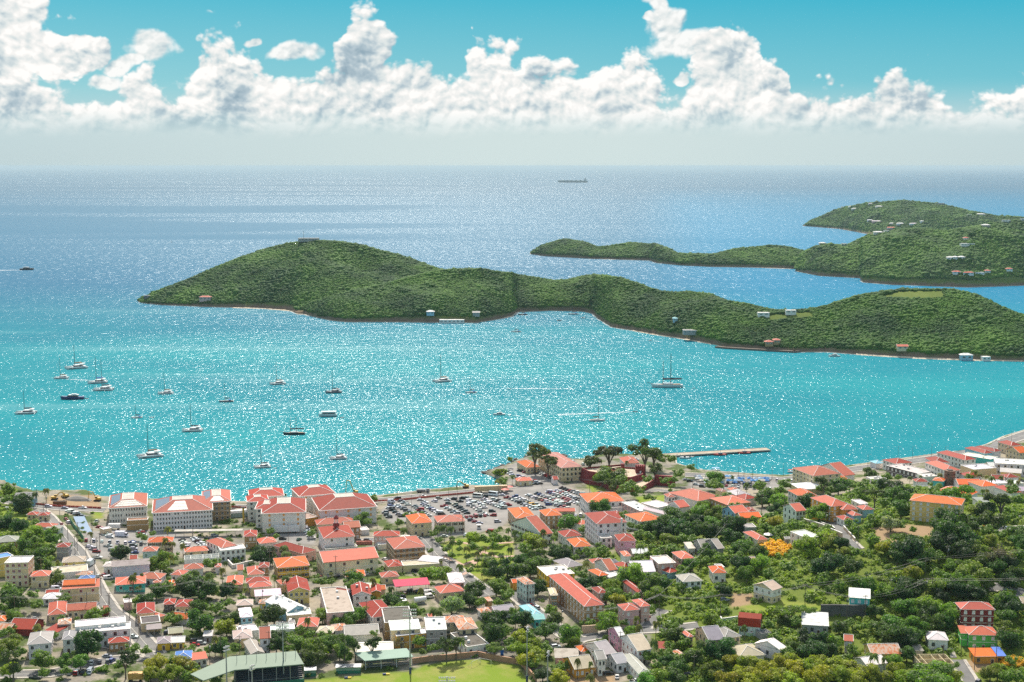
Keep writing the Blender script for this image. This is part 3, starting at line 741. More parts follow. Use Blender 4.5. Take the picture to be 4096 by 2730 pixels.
def slab(mb, quad, m, th=.22):
    """roof plane with thickness; quad counter-clockwise seen from above"""
    q_ = [Vector(p_) for p_ in quad]; lo_ = [p_ - Vector((0, 0, th)) for p_ in q_]; n_ = len(q_)
    mb.add(q_ + lo_, [tuple(range(n_)), tuple(range(2 * n_ - 1, n_ - 1, -1))] + [(i, n_ + i, n_ + (i + 1) % n_, (i + 1) % n_) for i in range(n_)], m)
def cap(mb, p, q, w=.13, m=None): mb.tube((p[0], p[1], p[2] + .03), (q[0], q[1], q[2] + .03), w, m or white_m, 4)
def roof_mesh(typ, Wd, D, h, mat, ov=.45, pitch=.40):
    """returns (roof MB, ridge MB, gable MB or None); local coords centred, z at eave = h"""
    rf, rg, gb = MB(), MB(), MB(); x, y = Wd / 2 + ov, D / 2 + ov
    if min(Wd, D) > 11.5 and typ != 'm': pitch *= .72
    if typ in 'h':
        if Wd >= D: rz = h + y * pitch; r = max((x - y), .01); A_, B_ = (-r, 0, rz), (r, 0, rz); P_ = [(-x, -y, h), (x, -y, h), (x, y, h), (-x, y, h)]; qs = [(P_[0], P_[1], B_, A_), (P_[1], P_[2], B_), (P_[2], P_[3], A_, B_), (P_[3], P_[0], A_)]; caps = [(P_[0], A_), (P_[3], A_), (P_[1], B_), (P_[2], B_), (A_, B_)]
        else: rz = h + x * pitch; r = max((y - x), .01); A_, B_ = (0, -r, rz), (0, r, rz); P_ = [(-x, -y, h), (x, -y, h), (x, y, h), (-x, y, h)]; qs = [(P_[0], P_[1], A_), (P_[1], P_[2], B_, A_), (P_[2], P_[3], B_), (P_[3], P_[0], A_, B_)]; caps = [(P_[0], A_), (P_[1], A_), (P_[2], B_), (P_[3], B_), (A_, B_)]
        for q_ in qs: slab(rf, q_, mat)
        for a_, b_ in caps: cap(rg, a_, b_)
        for i in range(4): cap(rg, (P_[i][0], P_[i][1], h - .14), (P_[(i + 1) % 4][0], P_[(i + 1) % 4][1], h - .14), .10)
        return rf, rg, None
    if typ == 'g':      # ridge along the front
        rz = h + y * pitch
        slab(rf, [(-x, -y, h), (x, -y, h), (x, 0, rz), (-x, 0, rz)], mat); slab(rf, [(-x, 0, rz), (x, 0, rz), (x, y, h), (-x, y, h)], mat)
        for s_ in (-1, 1): gb.add([(s_ * Wd / 2, -D / 2, h - .3), (s_ * Wd / 2, D / 2, h - .3), (s_ * Wd / 2, 0, rz - .35), (s_ * (Wd / 2 - .2), -D / 2, h - .3), (s_ * (Wd / 2 - .2), D / 2, h - .3), (s_ * (Wd / 2 - .2), 0, rz - .35)], [(0, 1, 2), (5, 4, 3), (0, 2, 5, 3), (1, 4, 5, 2)], wall_m)
        cap(rg, (-x, 0, rz), (x, 0, rz))
        for s_ in (-1, 1):
            for t_ in (-1, 1): cap(rg, (s_ * x, t_ * y, h - .05), (s_ * x, 0, rz - .05), .11)
        return rf, rg, gb
    if typ == 'G':      # gable faces the front
        rz = h + x * pitch
        slab(rf, [(-x, -y, h), (0, -y, rz), (0, y, rz), (-x, y, h)], mat); slab(rf, [(0, -y, rz), (x, -y, h), (x, y, h), (0, y, rz)], mat)
        for s_ in (-1, 1): gb.add([(-Wd / 2, s_ * D / 2, h - .3), (Wd / 2, s_ * D / 2, h - .3), (0, s_ * D / 2, rz - .35), (-Wd / 2, s_ * (D / 2 - .2), h - .3), (Wd / 2, s_ * (D / 2 - .2), h - .3), (0, s_ * (D / 2 - .2), rz - .35)], [(0, 1, 2), (5, 4, 3), (0, 2, 5, 3), (1, 4, 5, 2)], wall_m)
        cap(rg, (0, -y, rz), (0, y, rz))
        for s_ in (-1, 1):
            for t_ in (-1, 1): cap(rg, (s_ * x, t_ * y, h - .05), (0, t_ * y, rz - .05), .11)
        return rf, rg, gb
    if typ == 's':
        rz = h + D * .13
        slab(rf, [(-x, -y, h), (x, -y, h), (x, y, rz), (-x, y, rz)], mat, .18); cap(rg, (-x, -y, h - .1), (x, -y, h - .1), .09)
        gb.box(-Wd / 2 + .05, Wd / 2 - .05, D / 2 - .25, D / 2, h - .3, rz - .1, wall_m)
        return rf, rg, gb
    if typ == 'm':      # hipped skirt round a flat top
        r = min(x, y) * .70; rz = h + r * .38
        P_ = [(-x, -y, h), (x, -y, h), (x, y, h), (-x, y, h)]; Q_ = [(-x + r, -y + r, rz), (x - r, -y + r, rz), (x - r, y - r, rz), (-x + r, y - r, rz)]
        for i in range(4): slab(rf, [P_[i], P_[(i + 1) % 4], Q_[(i + 1) % 4], Q_[i]], mat); cap(rg, P_[i], Q_[i], .16); cap(rg, Q_[i], Q_[(i + 1) % 4], .16); cap(rg, (P_[i][0], P_[i][1], h - .3), (P_[(i + 1) % 4][0], P_[(i + 1) % 4][1], h - .3), .4)
        rf.add([(q_[0], q_[1], rz - .1) for q_ in Q_], [(0, 1, 2, 3)], conc_m)
        return rf, rg, None
    if typ == 'x':      # gambrel, steep faces to front and back
        z1, z2 = h + 3.4, h + 4.9; y1 = y * .80
        for s_ in (-1, 1):
            a_, b_ = ((-x, x) if s_ < 0 else (x, -x))
            slab(rf, [(a_, s_ * y, h), (b_, s_ * y, h), (b_, s_ * y1, z1), (a_, s_ * y1, z1)], mat); slab(rf, [(a_, s_ * y1, z1), (b_, s_ * y1, z1), (b_, 0, z2), (a_, 0, z2)], mat)
        pr = [(-D / 2, h - .1), (D / 2, h - .1), (y1 - .3, z1 - .3), (0, z2 - .3), (-y1 + .3, z1 - .3)]
        for s_ in (-1, 1):
            xs = s_ * Wd / 2
            gb.add([(xs, p_[0], p_[1]) for p_ in pr] + [(xs - s_ * .2, p_[0], p_[1]) for p_ in pr], [(0, 1, 2, 3, 4), (9, 8, 7, 6, 5)] + [(i, 5 + i, 5 + (i + 1) % 5, (i + 1) % 5) for i in range(5)], wall_m)
        return rf, rg, gb
    # flat with parapet
    x, y = Wd / 2, D / 2
    rf.box(-x + .2, x - .2, -y + .2, y - .2, h - .5, h - .25, mat)
    for q_ in ((-x - .1, x + .1, -y - .1, -y + .25), (-x - .1, x + .1, y - .25, y + .1)): rg.box(*q_, h - .1, h + .12, white_m)
    for q_ in ((-x - .1, -x + .25, -y + .25, y - .25), (x - .25, x + .1, -y + .25, y - .25)): rg.box(*q_, h - .1, h + .12, white_m)
    return rf, rg, None
BLD = []     # (short name, u, v, width px) of every named building, used to describe what stands next to it
LAST = [None]
def building(tl, A_, B_, C_, h, typ, rcol, wcol, win, label, name='house', cat=None):
    ov = 0.0 if typ in 'f' else .45
    ua, va = T(tl, *A_); ub, vb = T(tl, *B_)
    zb = loc(ua, va, h)[2]
    par = .5 if False else 0
    pa = G(ua, va, zb + h); pb = G(ub, vb, zb + h)
    if isinstance(C_, tuple): pc = G(*T(tl, *C_), zb + h)
    ax = Vector((pb[0] - pa[0], pb[1] - pa[1])); Wd = ax.length
    flip = ax.x < 0; ax.normalize()
    if flip: ax = -ax
    ay = Vector((-ax.y, ax.x))
    if isinstance(C_, tuple): D = abs(Vector((pc[0] - pa[0], pc[1] - pa[1])).dot(ay))
    else: D = float(C_)
    D = max(D, 3)
    sg_ = -1 if flip else 1
    if isinstance(C_, tuple):
        ac = Vector((pc[0] - pa[0], pc[1] - pa[1]))
        if ac.length > Wd * 1.05:
            ay = ac.normalized(); ax = Vector((ay.y, -ay.x)); Wd = abs(Vector((pb[0] - pa[0], pb[1] - pa[1])).dot(ax)); D = ac.length
    mid = Vector((pa[0], pa[1])) + ax * (sg_ * Wd / 2) + ay * D / 2
    Wd = max(Wd - 2 * ov, 2); D = max(D - 2 * ov, 2)
    ang = math.atan2(ax.y, ax.x)
    base = min(hz(mid.x + sx * ax.x * Wd / 2 + sy * ay.x * D / 2, mid.y + sx * ax.y * Wd / 2 + sy * ay.y * D / 2) for sx in (-1, 1) for sy in (-1, 1))
    if label.startswith('+'):
        root = LAST[0]; off = Matrix.Rotation(-root.rotation_euler[2], 4, 'Z') @ (Vector((mid.x, mid.y, zb)) - root.location); rot = ang - root.rotation_euler[2]
    else:
        short, _, rest = label.partition('|')
        root = empty(name, (mid.x, mid.y, zb), ang, (short + rest), cat or name.replace('_', ' '))
        off = Vector((0, 0, 0)); rot = 0.0; LAST[0] = root
        u_, v_, s_ = proj(mid.x, mid.y, zb + h / 2); BLD.append((short, u_, v_, Wd * s_ / 2 + 4, h * s_ / 2, (mid.x, mid.y, Wd, D)))
    FOOT.append((mid.x, mid.y, Wd / 2 + 1, D / 2 + 1, ax.x, ax.y))
    def put(mb, nm, col=None):
        o_ = mb.build(nm, root, col); o_.location = off; o_.rotation_euler = (0, 0, rot); return o_
    wl = MB(); top_ = h - .05 if typ != 'f' else h
    if typ in 'fr':
        x, y = Wd / 2, D / 2; zb_ = base - zb - 1
        for q_ in ((-x, x, -y, -y + .2), (-x, x, y - .2, y), (-x, -x + .2, -y + .2, y - .2), (x - .2, x, -y + .2, y - .2)): wl.box(*q_, zb_, h, wall_m)
        if typ == 'r':
            for k in (-.4, .05, .35): wl.box(x * k * 1.6, x * k * 1.6 + .2, -y + .2, y - .2, zb_, h - .1, wall_m)
            wl.box(-x + .2, x - .2, -.1, .1, zb_, h - .15, wall_m)
    elif typ in 'p':
        pass
    else:
        wl.box(-Wd / 2, Wd / 2, -D / 2, D / 2, base - zb - 1, top_, wall_m)
    rm = {'U': rust_m}.get(rcol, flat_m if typ in 'fs' and rcol in 'WGBD' else roof_m)
    rc_ = RC.get(rcol, (.4, .2, .1)); kr_ = rng.uniform(.72, 1.15); rc_ = tuple(c_ * kr_ * rng.uniform(.9, 1.1) for c_ in rc_)
    if typ == 'p':      # open canopy on posts
        rf, rg = MB(), MB()
        for sx in (-1, 0, 1):
            for sy in (-1, 1): rg.box(sx * Wd * .46 - .1, sx * Wd * .46 + .1, sy * D * .45 - .1, sy * D * .45 + .1, -.2, h, metal_m)
        slab(rf, [(-Wd / 2, -D / 2, h), (Wd / 2, -D / 2, h), (Wd / 2, D / 2, h + 1), (-Wd / 2, D / 2, h + 1)], panel_m if rcol == 'b' else roof_m, .15)
        put(rf, 'roof', rc_); put(rg, 'posts')
        return root
    if typ != 'r':
        rf, rg, gb = roof_mesh(typ, Wd, D, h, rm)
        if gb: wl.v, wl.f, wl.k, wl.mats = merge(wl, gb)
        put(rf, 'roof', rc_); put(rg, 'roof_trim')
    wc_ = tuple(c_ * rng.uniform(.95, 1.05) for c_ in WC[wcol]); put(wl, 'wall', wc_)
    # storey band on taller walls
    ns_ = max(1, int(h / 2.75))
    if win and win[0] in WIN:
        k_ = win[0]; nf = int(win[1:]) if len(win) > 1 else max(1, int(Wd / 3.4))
        fh = h / ns_
        wh = min(1.5, fh * .48); ww = min(1.25, Wd / nf * .5)
        for fl in range(ns_):
            zc = fl * fh + fh * .52
            for k in range(nf):
                if rng.random() < .07: continue
                xx = -Wd / 2 + Wd * (k + .5) / nf
                if fl == 0 and k == nf // 2:
                    o_ = link('door', DOOR, root); sc_ = (1.1, 1, 2.1); zz = 1.05
                else: o_ = link('window', WIN[k_], root); sc_ = (ww, 1, wh); zz = zc
                o_.location = off + Matrix.Rotation(rot, 3, 'Z') @ Vector((xx, -D / 2, zz)); o_.rotation_euler = (0, 0, rot); o_.scale = sc_
            nd = max(1, int(D / 3.6))
            nd = min(nd, 12)
            for s_ in (-1, 1):
                if (s_ < 0) != (mid.x > -40) and abs(ang) < .1: continue
                for k in range(nd):
                    yy = -D / 2 + D * (k + .5) / nd
                    o_ = link('window', WIN[k_], root); o_.location = off + Matrix.Rotation(rot, 3, 'Z') @ Vector((s_ * Wd / 2, yy, zc)); o_.rotation_euler = (0, 0, rot + s_ * math.pi / 2); o_.scale = (min(1.1, D / nd * .5), 1, wh)
    if ns_ > 1 and typ not in 'r' and h > 5.2:
        sb = MB()
        for fl in range(1, ns_):
            z_ = h * fl / ns_
            sb.box(-Wd / 2 - .06, Wd / 2 + .06, -D / 2 - .06, D / 2 + .06, z_ - .1, z_ + .1, white_m)
        put(sb, 'storey_band')
    return root
def merge(a_, b_):
    o_ = len(a_.v); v_ = a_.v + b_.v; f_ = a_.f + [[o_ + i for i in q_] for q_ in b_.f]; mats = list(a_.mats); ks = list(a_.k)
    for k in b_.k:
        m_ = b_.mats[k]
        if m_ not in mats: mats.append(m_)
        ks.append(mats.index(m_))
    return v_, f_, ks, mats
FOOT = []
HOUSES = r"""
a;-60,912;235,893;11;4;h;G;t;g3;brick house with green shutters|at the far left under a grey hip roof
a;170,330;470,318;12;5;s;G;b;d3;blue house by the quay|with pale grey roof behind four palms
a;350,540;490,538;7;3;h;R;c;v2;cream twin-roofed cottage|on the left hillside with small red roofs
a;500,548;648,545;7;3.5;h;R;c;v2;+
a;430,700;720,705;8;3;h;S;w;;patchy salmon-roofed bungalow|beside the left street above the car sheds
a;612,715;815,720;5;3;s;G;w;v2;white shed-roofed cottage|next to the patchy salmon bungalow by the left street
a;745,975;925,970;8;6;h;R;G;;grey block house with red hip roof|beside the poles of the left street
a;830,1182;1150,1162;10;3.4;h;B;y;r3;yellow bungalow with beige hip roof|at the bend of the left street
a;700,1330;1185,1285;12;3.6;f;B;w;;low white building with sandy flat roof|beside the box truck
a;1010,1350;1240,1338;6;3.5;h;U;g;d3;small green house with rusty roof|by the left street corner
a;60,1186;375,1178;12;12;f;W;c;r4;cream four-storey block with red shutters|at the left edge;apartment_building
a;-60,1130;180,1085;8;10;f;b;y;;yellow block with blue panels on its roof|behind the cream four-storey block
a;400,1368;655,1358;9;6;h;S;c;d3;two-storey cream house with salmon porch roof|right of the four-storey block
a;1455,450;1975,420;34;10;m;S;w;d14;white office complex with solar panels|three wings under pink skirt roofs on the waterfront;office_building;office
a;2045,515;2860,470;34;11;m;S;w;d20;+
c;430,372;820,352;30;12;m;S;t;v5;+
a;1705,615;1985,602;6;6;f;t;t;;tan windowless annex|in front of the white office complex;annex
a;1385,735;1500,715;5;3.5;f;W;c;;cream kiosk|near the gate of the white office complex;kiosk
a;1905,1032;2105,1027;9;5;h;S;m;g2;mint house with pink roof|beside the lower car park
a;1975,912;2315,900;10;6;h;O;c;k4;tan villa with orange hip roof|behind the mint house with pink roof
a;1380,1235;1535,1230;9;4;h;W;w;q1;small white house with pale roof|across the street from the box truck
a;1500,1240;2020,1198;8;6;s;G;s;;long pale pink hall with slatted roof|below the lower car park;hall
a;1830,1392;2150,1402;10;3.5;h;S;w;v3;low house with broad salmon hip roof|below the long pale pink hall
b;830,165;1340,125;10;7;s;S;c;r3;tan two-storey hall with red arched windows|beside the left street;hall
b;840,110;1280,85;8;8;g;O;c;;+
a;1040,1412;1250,1407;7;4;h;b;c;;house under blue tarpaulin roof|near the left street corner
b;560,292;800,285;9;3.2;h;W;w;v2;small white house with white hip roof|left of the tan two-storey hall
b;610,215;795,205;5;3.5;g;R;c;;red gabled outbuilding|behind the small white hip-roofed house;outbuilding
b;640,512;890,490;20;4;h;S;c;d2;long salmon-roofed school|with deep verandah in the lower left;school
b;890,455;1300,425;10;4.4;g;S;c;v5;+
b;1370,446;1460,441;7;3;g;S;r;;maroon shed with white sign|at the street end of the salmon-roofed school;shed
b;775,637;955,622;8;5;h;U;G;;grey concrete house with rusty roof|left of the white warehouse
b;1070,747;1750,692;10;7;f;W;w;q5;white warehouse with flat roofs|beside the lower left street;warehouse
b;1010,667;1690,602;9;8;f;W;w;;+
b;1455,888;1740,862;7;4.4;h;R;t;w4;plank house with white shutters|and red hip roof below the warehouse
b;365,908;690,882;16;7;h;G;w;v3;white house with two balustraded balconies|in the lower left
b;830,842;1000,830;12;6.5;h;G;w;q1;narrow white two-storey house with grey gable|left of the big dark tree
b;100,692;430,702;14;3;g;R;r;;low hall with long maroon roof|in the lower left;hall
b;600,712;770,742;8;3;s;R;w;;maroon lean-to building|between the maroon hall and the grey house;lean_to
b;-80,592;70,586;8;4;h;O;c;;orange-roofed house at the left edge|above the maroon-roofed hall
b;-60,702;120,716;9;3;g;U;c;;rusty-roofed hut at the left edge|beside the maroon hall;hut
b;1545,108;1960,78;14;3.6;h;S;T;v3;corner shop with pink hip roof|and teal awning on the left street;shop
b;2050,72;2160,68;5;3;h;S;c;;tiny pagoda-roofed pavilion|right of the corner shop;pavilion
b;2190,368;2345,362;9;3.6;h;R;k;v2;dark house with maroon roof|among trees right of the left street
b;1835,492;2085,472;16;5;h;R;c;d2;cream townhouse with scuffed red hip roof|on the right side of the lower left street
b;1900,622;2155,597;10;4.4;f;D;c;w2;yellow flat-roofed shop|in front of the cream townhouse;shop
b;2100,893;2295,881;9;3.5;h;G;Y;v1;yellow cottage with grey hip roof|by the lower left street
d;5,882;198,872;8;3;g;W;Y;v2;long yellow cottage with white roof|right of the grey-roofed yellow cottage
b;1670,342;1770,332;6;4;f;W;p;;narrow pink hut with cluttered roof|on the corner of the lower left street;hut
b;2130,540;2240,505;8;3;h;S;c;;salmon-roofed cottage behind the tree|right of the cream townhouse
b;1955,712;2190,692;6;3;p;G;w;;white carport|in front of the yellow flat-roofed shop;carport
c;1230,522;1825,500;34;12;m;R;w;o3;red-roofed office blocks with orange panels|four stepped blocks on the waterfront;office_building;office
c;1140,460;1430,455;20;12;m;R;w;v3;+
c;1040,367;1330,350;16;12;m;R;w;v3;+
c;1065,302;1535,278;20;11;m;R;w;o2;+
c;1740,292;2230,248;24;11;m;R;w;o3;square red-roofed pavilion block|at the water behind the orange-panelled offices;office_building;office
c;2010,482;2785,428;34;10;m;R;w;o5;wide white block with dark red roofs|between the pavilion block and the car park;office_building;office
c;1830,592;1990,562;12;5;f;B;o;;low orange link building with sandy roof|between the two red-roofed office blocks;building
c;2065,857;2490,827;26;9;h;R;w;d2;church hall with white cupola|under a broad dark red hip roof;church
c;2090,1002;2520,962;5;4;f;G;G;;+
c;1975,674;2480,642;12;5;h;S;c;;long salmon-roofed hall|behind the church hall;hall
e;60,717;280,702;12;7.5;g;S;t;w3;brown townhouse with white windows|right of the church hall
c;990,832;1170,824;13;7.5;h;R;t;w3;brown house with dark red hip roof|beside the construction yard
c;1210,927;1445,902;11;4.6;h;S;w;q3;small white house with salmon hip roof|between the brown house and the palms
c;1780,1062;1980,1008;26;5.4;h;R;p;k2;long pink house with a white skylight|and red roof beside the church hall
c;2060,1182;2810,1112;22;8;g;S;l;q4;pale yellow warehouse with L-shaped salmon roof|in the centre left;warehouse
c;1440,1252;1880,1217;19;6.8;h;O;Y;k5;yellow villa with bright orange hip roof|in the centre left;villa
c;700,985;910,945;20;6.6;h;S;w;q3;white house with salmon hip roof|joined behind the long white flat-roofed house
c;680,1020;1015,987;9;6.4;f;W;w;q5;long white flat-roofed house|with two rows of small windows
c;200,1042;520,1017;9;3;h;S;c;v2;low cream house with red roof|right of the lower car park
c;180,1142;665,1112;9;4;r;D;w;;roofless white ruin|below the low cream red-roofed house;ruin
c;180,1272;450,1257;9;4;h;S;w;v2;white cottage with faded pink hip roof|below the roofless white ruin
c;0,1342;160,1352;9;4;h;S;w;v2;white cottage with orange-pink gables|left of the faded pink cottage
c;1045,1347;1270,1332;15;5;h;S;w;v3;white house with pyramid salmon roof|left of the yellow orange-roofed villa
c;1190,1247;1330,1242;9;7;h;R;t;w1;brown two-storey house with white shutters|behind the pyramid-roofed white house
c;900,1282;990,1277;9;4;g;S;w;;salmon gabled outbuilding|left of the pyramid-roofed white house;outbuilding
d;1020,80;1340,62;9;5.4;h;R;c;;house with deep red hip roof|below the pyramid-roofed white house
d;1075,142;1375,118;8;5;h;S;c;q2;cream house with pink hip roof|in front of the deep red hip roof
d;1500,102;1770,62;9;4.5;h;S;c;;low house with washed pink roof|behind the yellow gabled house
d;750,107;975,97;16;3.6;h;S;c;;wide house with peeling red roof|among trees left of centre
d;1140,257;1500,232;8;3.6;s;L;w;v3;white bungalow with pale pink roof|below the cream pink-roofed house
d;1585,202;1885,182;20;6.4;G;R;y;d4;yellow house with red gabled roof|and one white skylight sheet
d;1580,472;1855,407;22;5.2;G;W;b;;pale blue church hall with broad white gable|left of the stained flat roof;hall
d;1575,517;1900,492;9;5;f;W;c;q2;tan block with white flat roof|in front of the pale blue hall;building
d;2110,482;2475,457;40;7.5;f;B;p;v2;pink commercial building with stained flat roof|edged in maroon;commercial_building;building
d;890,382;1110,372;9;3.5;h;B;t;v3;brown cottage with beige hip roof|left of the yellow rust-roofed cottage
d;1190,357;1360,352;7;3.6;h;U;Y;w3;yellow cottage with rusty pyramid roof|left of the pale blue hall
d;60,397;265,392;11;4.4;h;R;c;v3;verandah house with faded maroon hip roof|among dark trees
d;0,542;235,562;8;3;g;O;w;;white outbuilding with red-orange roof|below the verandah house;outbuilding
d;945,542;1120,527;14;7;h;W;b;v2;sky blue two-storey house|with patched white and red roof
d;1340,717;1680,692;8;3.8;f;W;w;v3;long bungalow with gleaming white flat roof|behind the tall light tower
d;1700,667;1985,662;13;4.6;h;S;c;w1;cottage with creased red hip roof|right of the gleaming white flat roof
d;1960,742;2190,747;9;3.6;h;B;c;;cottage with tan and cream hip roof|right of the creased red roof
d;2210,722;2400,702;9;3.6;h;U;w;;white cottage with rust-red hip roof|left of the grey vaulted shed
d;1200,827;1355,817;15;8;g;S;w;q1;tall white house with salmon gable roof|behind the green grandstand
d;850,832;1110,812;12;4.6;h;B;c;q2;cream house with beige hip roof|left of the tall white salmon-gabled house
d;1085,1037;1275,1012;17;4.8;G;G;w;v2;white chapel-like house with grey gable|right behind the green grandstand
d;870,746;1190,706;9;4.5;f;W;w;;white terrace-roofed building|behind the cream beige-roofed house;building
d;-20,762;180,742;8;3.4;g;B;k;;dark garage with pale gable roof|beside the small car yard;garage
d;440,792;570,787;6;3;s;W;G;v1;grey hut|right of the small car yard;hut
d;60,1102;290,1087;10;4.2;h;b;w;;cottage with blue tarpaulin over red roof|left of the green grandstand
d;275,1117;510,1087;7;3.6;s;S;w;q3;white bungalow with red lean-to roof|beside the tarpaulin-roofed cottage
e;970,657;1245,637;20;8;h;O;c;v3;cream house with two-level white verandah|below the car park
e;1310,642;1690,622;16;7;h;S;l;k4;long yellow building with pink hip roof|at the lower edge of the car park;building
e;445,827;800,822;10;6.8;h;R;p;w6;pink townhouse with dark red roof|and white windows behind two palms
e;515,942;660,932;5;3;f;W;w;;+
e;800,872;970,860;8;5;h;W;c;;cottage with cream hip roof|right of the pink townhouse
e;730,1002;1155,967;24;8.5;h;S;t;k5;large brown two-storey house with salmon hip roof|beside the park street;villa
e;650,1240;850,1222;12;4;h;R;c;;long low building with red hipped end|in front of the large brown house;building
e;850,1222;1335,1192;9;3.8;f;B;c;;+
e;70,1372;345,1357;11;4;h;O;w;v3;white cottage with orange-red hip roof|below the pale yellow warehouse
e;565,1382;800,1362;9;4;h;S;c;v2;cottage with rusted red roof and blue tarpaulin|beside the row of parked cars
g;80,587;355,572;26;7;h;O;t;w3;brown corner building with orange hip roofs|at the lower right of the car park;building
g;480,557;705,542;15;8.4;h;O;t;w3;square brown house with orange pyramid roof|below the car park
e;290,747;395,737;8;3;f;W;w;;white site cabin|left of the pink townhouse;cabin
f;165,247;420,234;17;6.6;G;R;w;v2;white house with red gables and steel balcony|right of the stained flat roof
f;-110,215;60,242;9;6;g;R;w;q1;white house wing with red gable|left of the steel balcony
f;420,202;555,197;12;5;G;R;o;;orange house with red gabled roof|right of the steel balcony
f;430,542;750,502;24;6;h;R;w;q2;white hall with cross-shaped red roof|below the steel balcony house;hall
f;730,132;1225,97;10;4;p;P;w;;long magenta canopy over parked cars|in the centre;canopy
f;1480,77;1680,68;17;6.6;h;W;p;r3;pink house with white hip roof|above the salmon-roofed pink bungalow
f;1350,217;1680,182;12;5.2;h;S;c;q3;peach bungalow with salmon hip roof|in the centre
f;600,612;980,592;22;8;f;D;t;v2;derelict tan building with crumbling grey roof|in the lower centre;ruin
f;680,714;1090,692;14;8.4;h;W;c;d2;cream house with broad white hip roof|in the lower centre
f;760,792;1195,747;7;6.5;f;W;o;v3;+
f;1160,712;1435,702;18;8;f;W;G;v2;unfinished grey house with bleached flat roof|behind the ballfield wall
f;1400,612;1700,592;9;6.4;h;U;c;d3;cream courtyard house with orange rusty roof|right of the bleached flat roof
f;1600,707;1858,687;16;6.4;h;U;c;q2;+
f;1710,937;2000,892;20;4.4;f;D;w;v3;low white building with blackened flat roof|behind the ballfield wall;building
f;60,787;530,762;15;4.4;g;G;w;;grey vaulted shed|left of the derelict tan building;shed
f;200,1022;720,1002;14;3.6;g;W;w;;white open shed|behind the small grandstand;shed
f;1910,487;2070,467;8;3.6;h;U;w;;small white shack with brown hip roof|right of the palm thicket;shack
f;2080,467;2353,432;8;4;g;G;w;;grey tin-roofed shed|beside the brown-roofed shack;shed
f;1985,322;2060,312;5;4;s;U;t;;tiny rust-roofed hut|left of the tree-hidden grey shed;hut
j;0,1067;95,1052;8;4;h;U;w;;white hut with rusted red roof|left of the tall slope palm;hut
h;2000,957;2110,957;7;3.4;s;R;t;;brown shed with maroon roof|among trees left of the tall slope palm;shed
h;960,1002;1180,974;8;3.4;h;O;w;;little house with orange roof|above the grey low-pitched roof
f;1200,557;1280,547;7;3.6;g;S;w;;tiny white hut with pink roof|below the pale spreading tree;hut
f;530,167;620,162;7;3.6;g;O;c;;small orange-roofed outbuilding|left of the magenta canopy;outbuilding
f;300,150;480,134;8;4;g;W;w;;cottage with bleached white roof|above the red-gabled orange house
j;110,802;190,792;8;6;h;S;p;v1;pink house with salmon porch|left of the orange-trimmed house
a;1740,1137;1850,1130;7;3.2;g;R;w;;low cottage with worn red roof|below the round car-park tree
b;2250,102;2353,97;8;3.6;h;O;c;;cottage with bright orange roof|right of the pagoda-roofed pavilion
d;0,112;120,107;8;3.6;h;O;c;;cottage with tan-orange roof|left of the peeling red roof
d;1380,322;1460,317;9;4;h;U;Y;w1;slim yellow cottage with rust roof|behind the pale blue hall
d;1610,642;1690,632;6;3.2;g;G;w;;white lean-to with grey roof|above the gleaming flat roof;shed
g;1395,1180;1480,1172;7;4.4;r;G;G;v1;roofless grey shell|below the white mansion garden;ruin
e;1040,1152;1320,1180;8;3.8;s;L;c;;annex with buff sheet roof|right behind the long low building;annex
c;600,1245;690,1240;7;3.6;h;S;w;;little salmon-roofed cottage|left of the courtyard wall
i;560,225;640,215;8;4;h;N;c;;low cottage with brown-pink roof|by the market trees
o;1950,487;2180,480;9;5;g;W;w;;white gabled shed|behind the pale flat-roofed cream building;shed
o;1180,612;1340,602;9;4.4;f;W;w;;white terraced building|just left of the stone tower;building
o;1640,682;1740,674;8;4;f;W;w;;white courtyard block|between ribbed and tall orange hotel halls;building
o;1980,692;2180,686;10;4;f;W;w;;long white flat block|behind the tall orange hip roof;building
o;560,642;740,634;8;4;f;W;w;;white flat-roofed shop|below the dark stone building;shop
o;610,457;720,450;9;4;h;T;w;;small shop with teal roof|left of the white arcaded building;shop
o;2230,692;2353,686;9;4;f;W;w;;white flat block cut by the right edge|above the pink building;building
o;420,932;520,926;10;6;f;W;w;v3;white pillared terrace house|among the trees left of the yellow mansion
k;1745,367;1890,360;8;5;s;G;w;;white-grey annex|right of the long low hotel wing;annex
m;500,546;685,536;9;3.6;h;S;c;w3;cream kiosk house with red hip roof|between car park and point;kiosk
g;1045,374;1540,352;24;8;h;O;w;q5;long white building with patchy orange roof|right of the car park;building
g;1340,442;1600,430;12;4.6;f;B;w;;beige flat-roofed annex with water tank|beside the patchy orange roof;annex
g;1750,487;1925,467;24;6;f;W;p;d2;pink block with white flat roof|right of the beige annex;building
g;1985,442;2185,402;15;5;f;W;w;;white flat-roofed hall|behind the pink block;hall
g;2070,532;2150,512;18;5.4;G;L;w;;pale shed with lilac gabled roof|right of the pink block;shed
g;1750,630;2055,592;19;6;h;O;w;d4;long white house with fiery red hip roof|right of the tall white mansion
g;1165,662;1580,637;26;12.5;h;R;w;q4;tall white mansion with round bay|and red hip roof;mansion
g;1225,852;1370,842;9;6;f;W;w;q2;+
g;1465,895;1700,887;14;8;h;R;P;r3;pink cube house with red pyramid roof|below the white mansion
g;1535,1097;1635,1092;10;5.4;h;S;w;;small white house with salmon roof|below the pink cube house
g;1650,1062;1870,1052;8;3.6;g;W;p;;pink hut with bleached tin roof|below the pink cube house;hut
g;430,808;580,782;34;6;g;S;w;k2;long white verandah house with salmon roof|beside the park palms
g;735,837;975,817;13;5;h;R;w;v3;white house with maroon pyramid roof|left of the white mansion
g;870,972;1100,957;17;6;h;O;w;q2;white house with wide orange hip roof|below the maroon pyramid roof
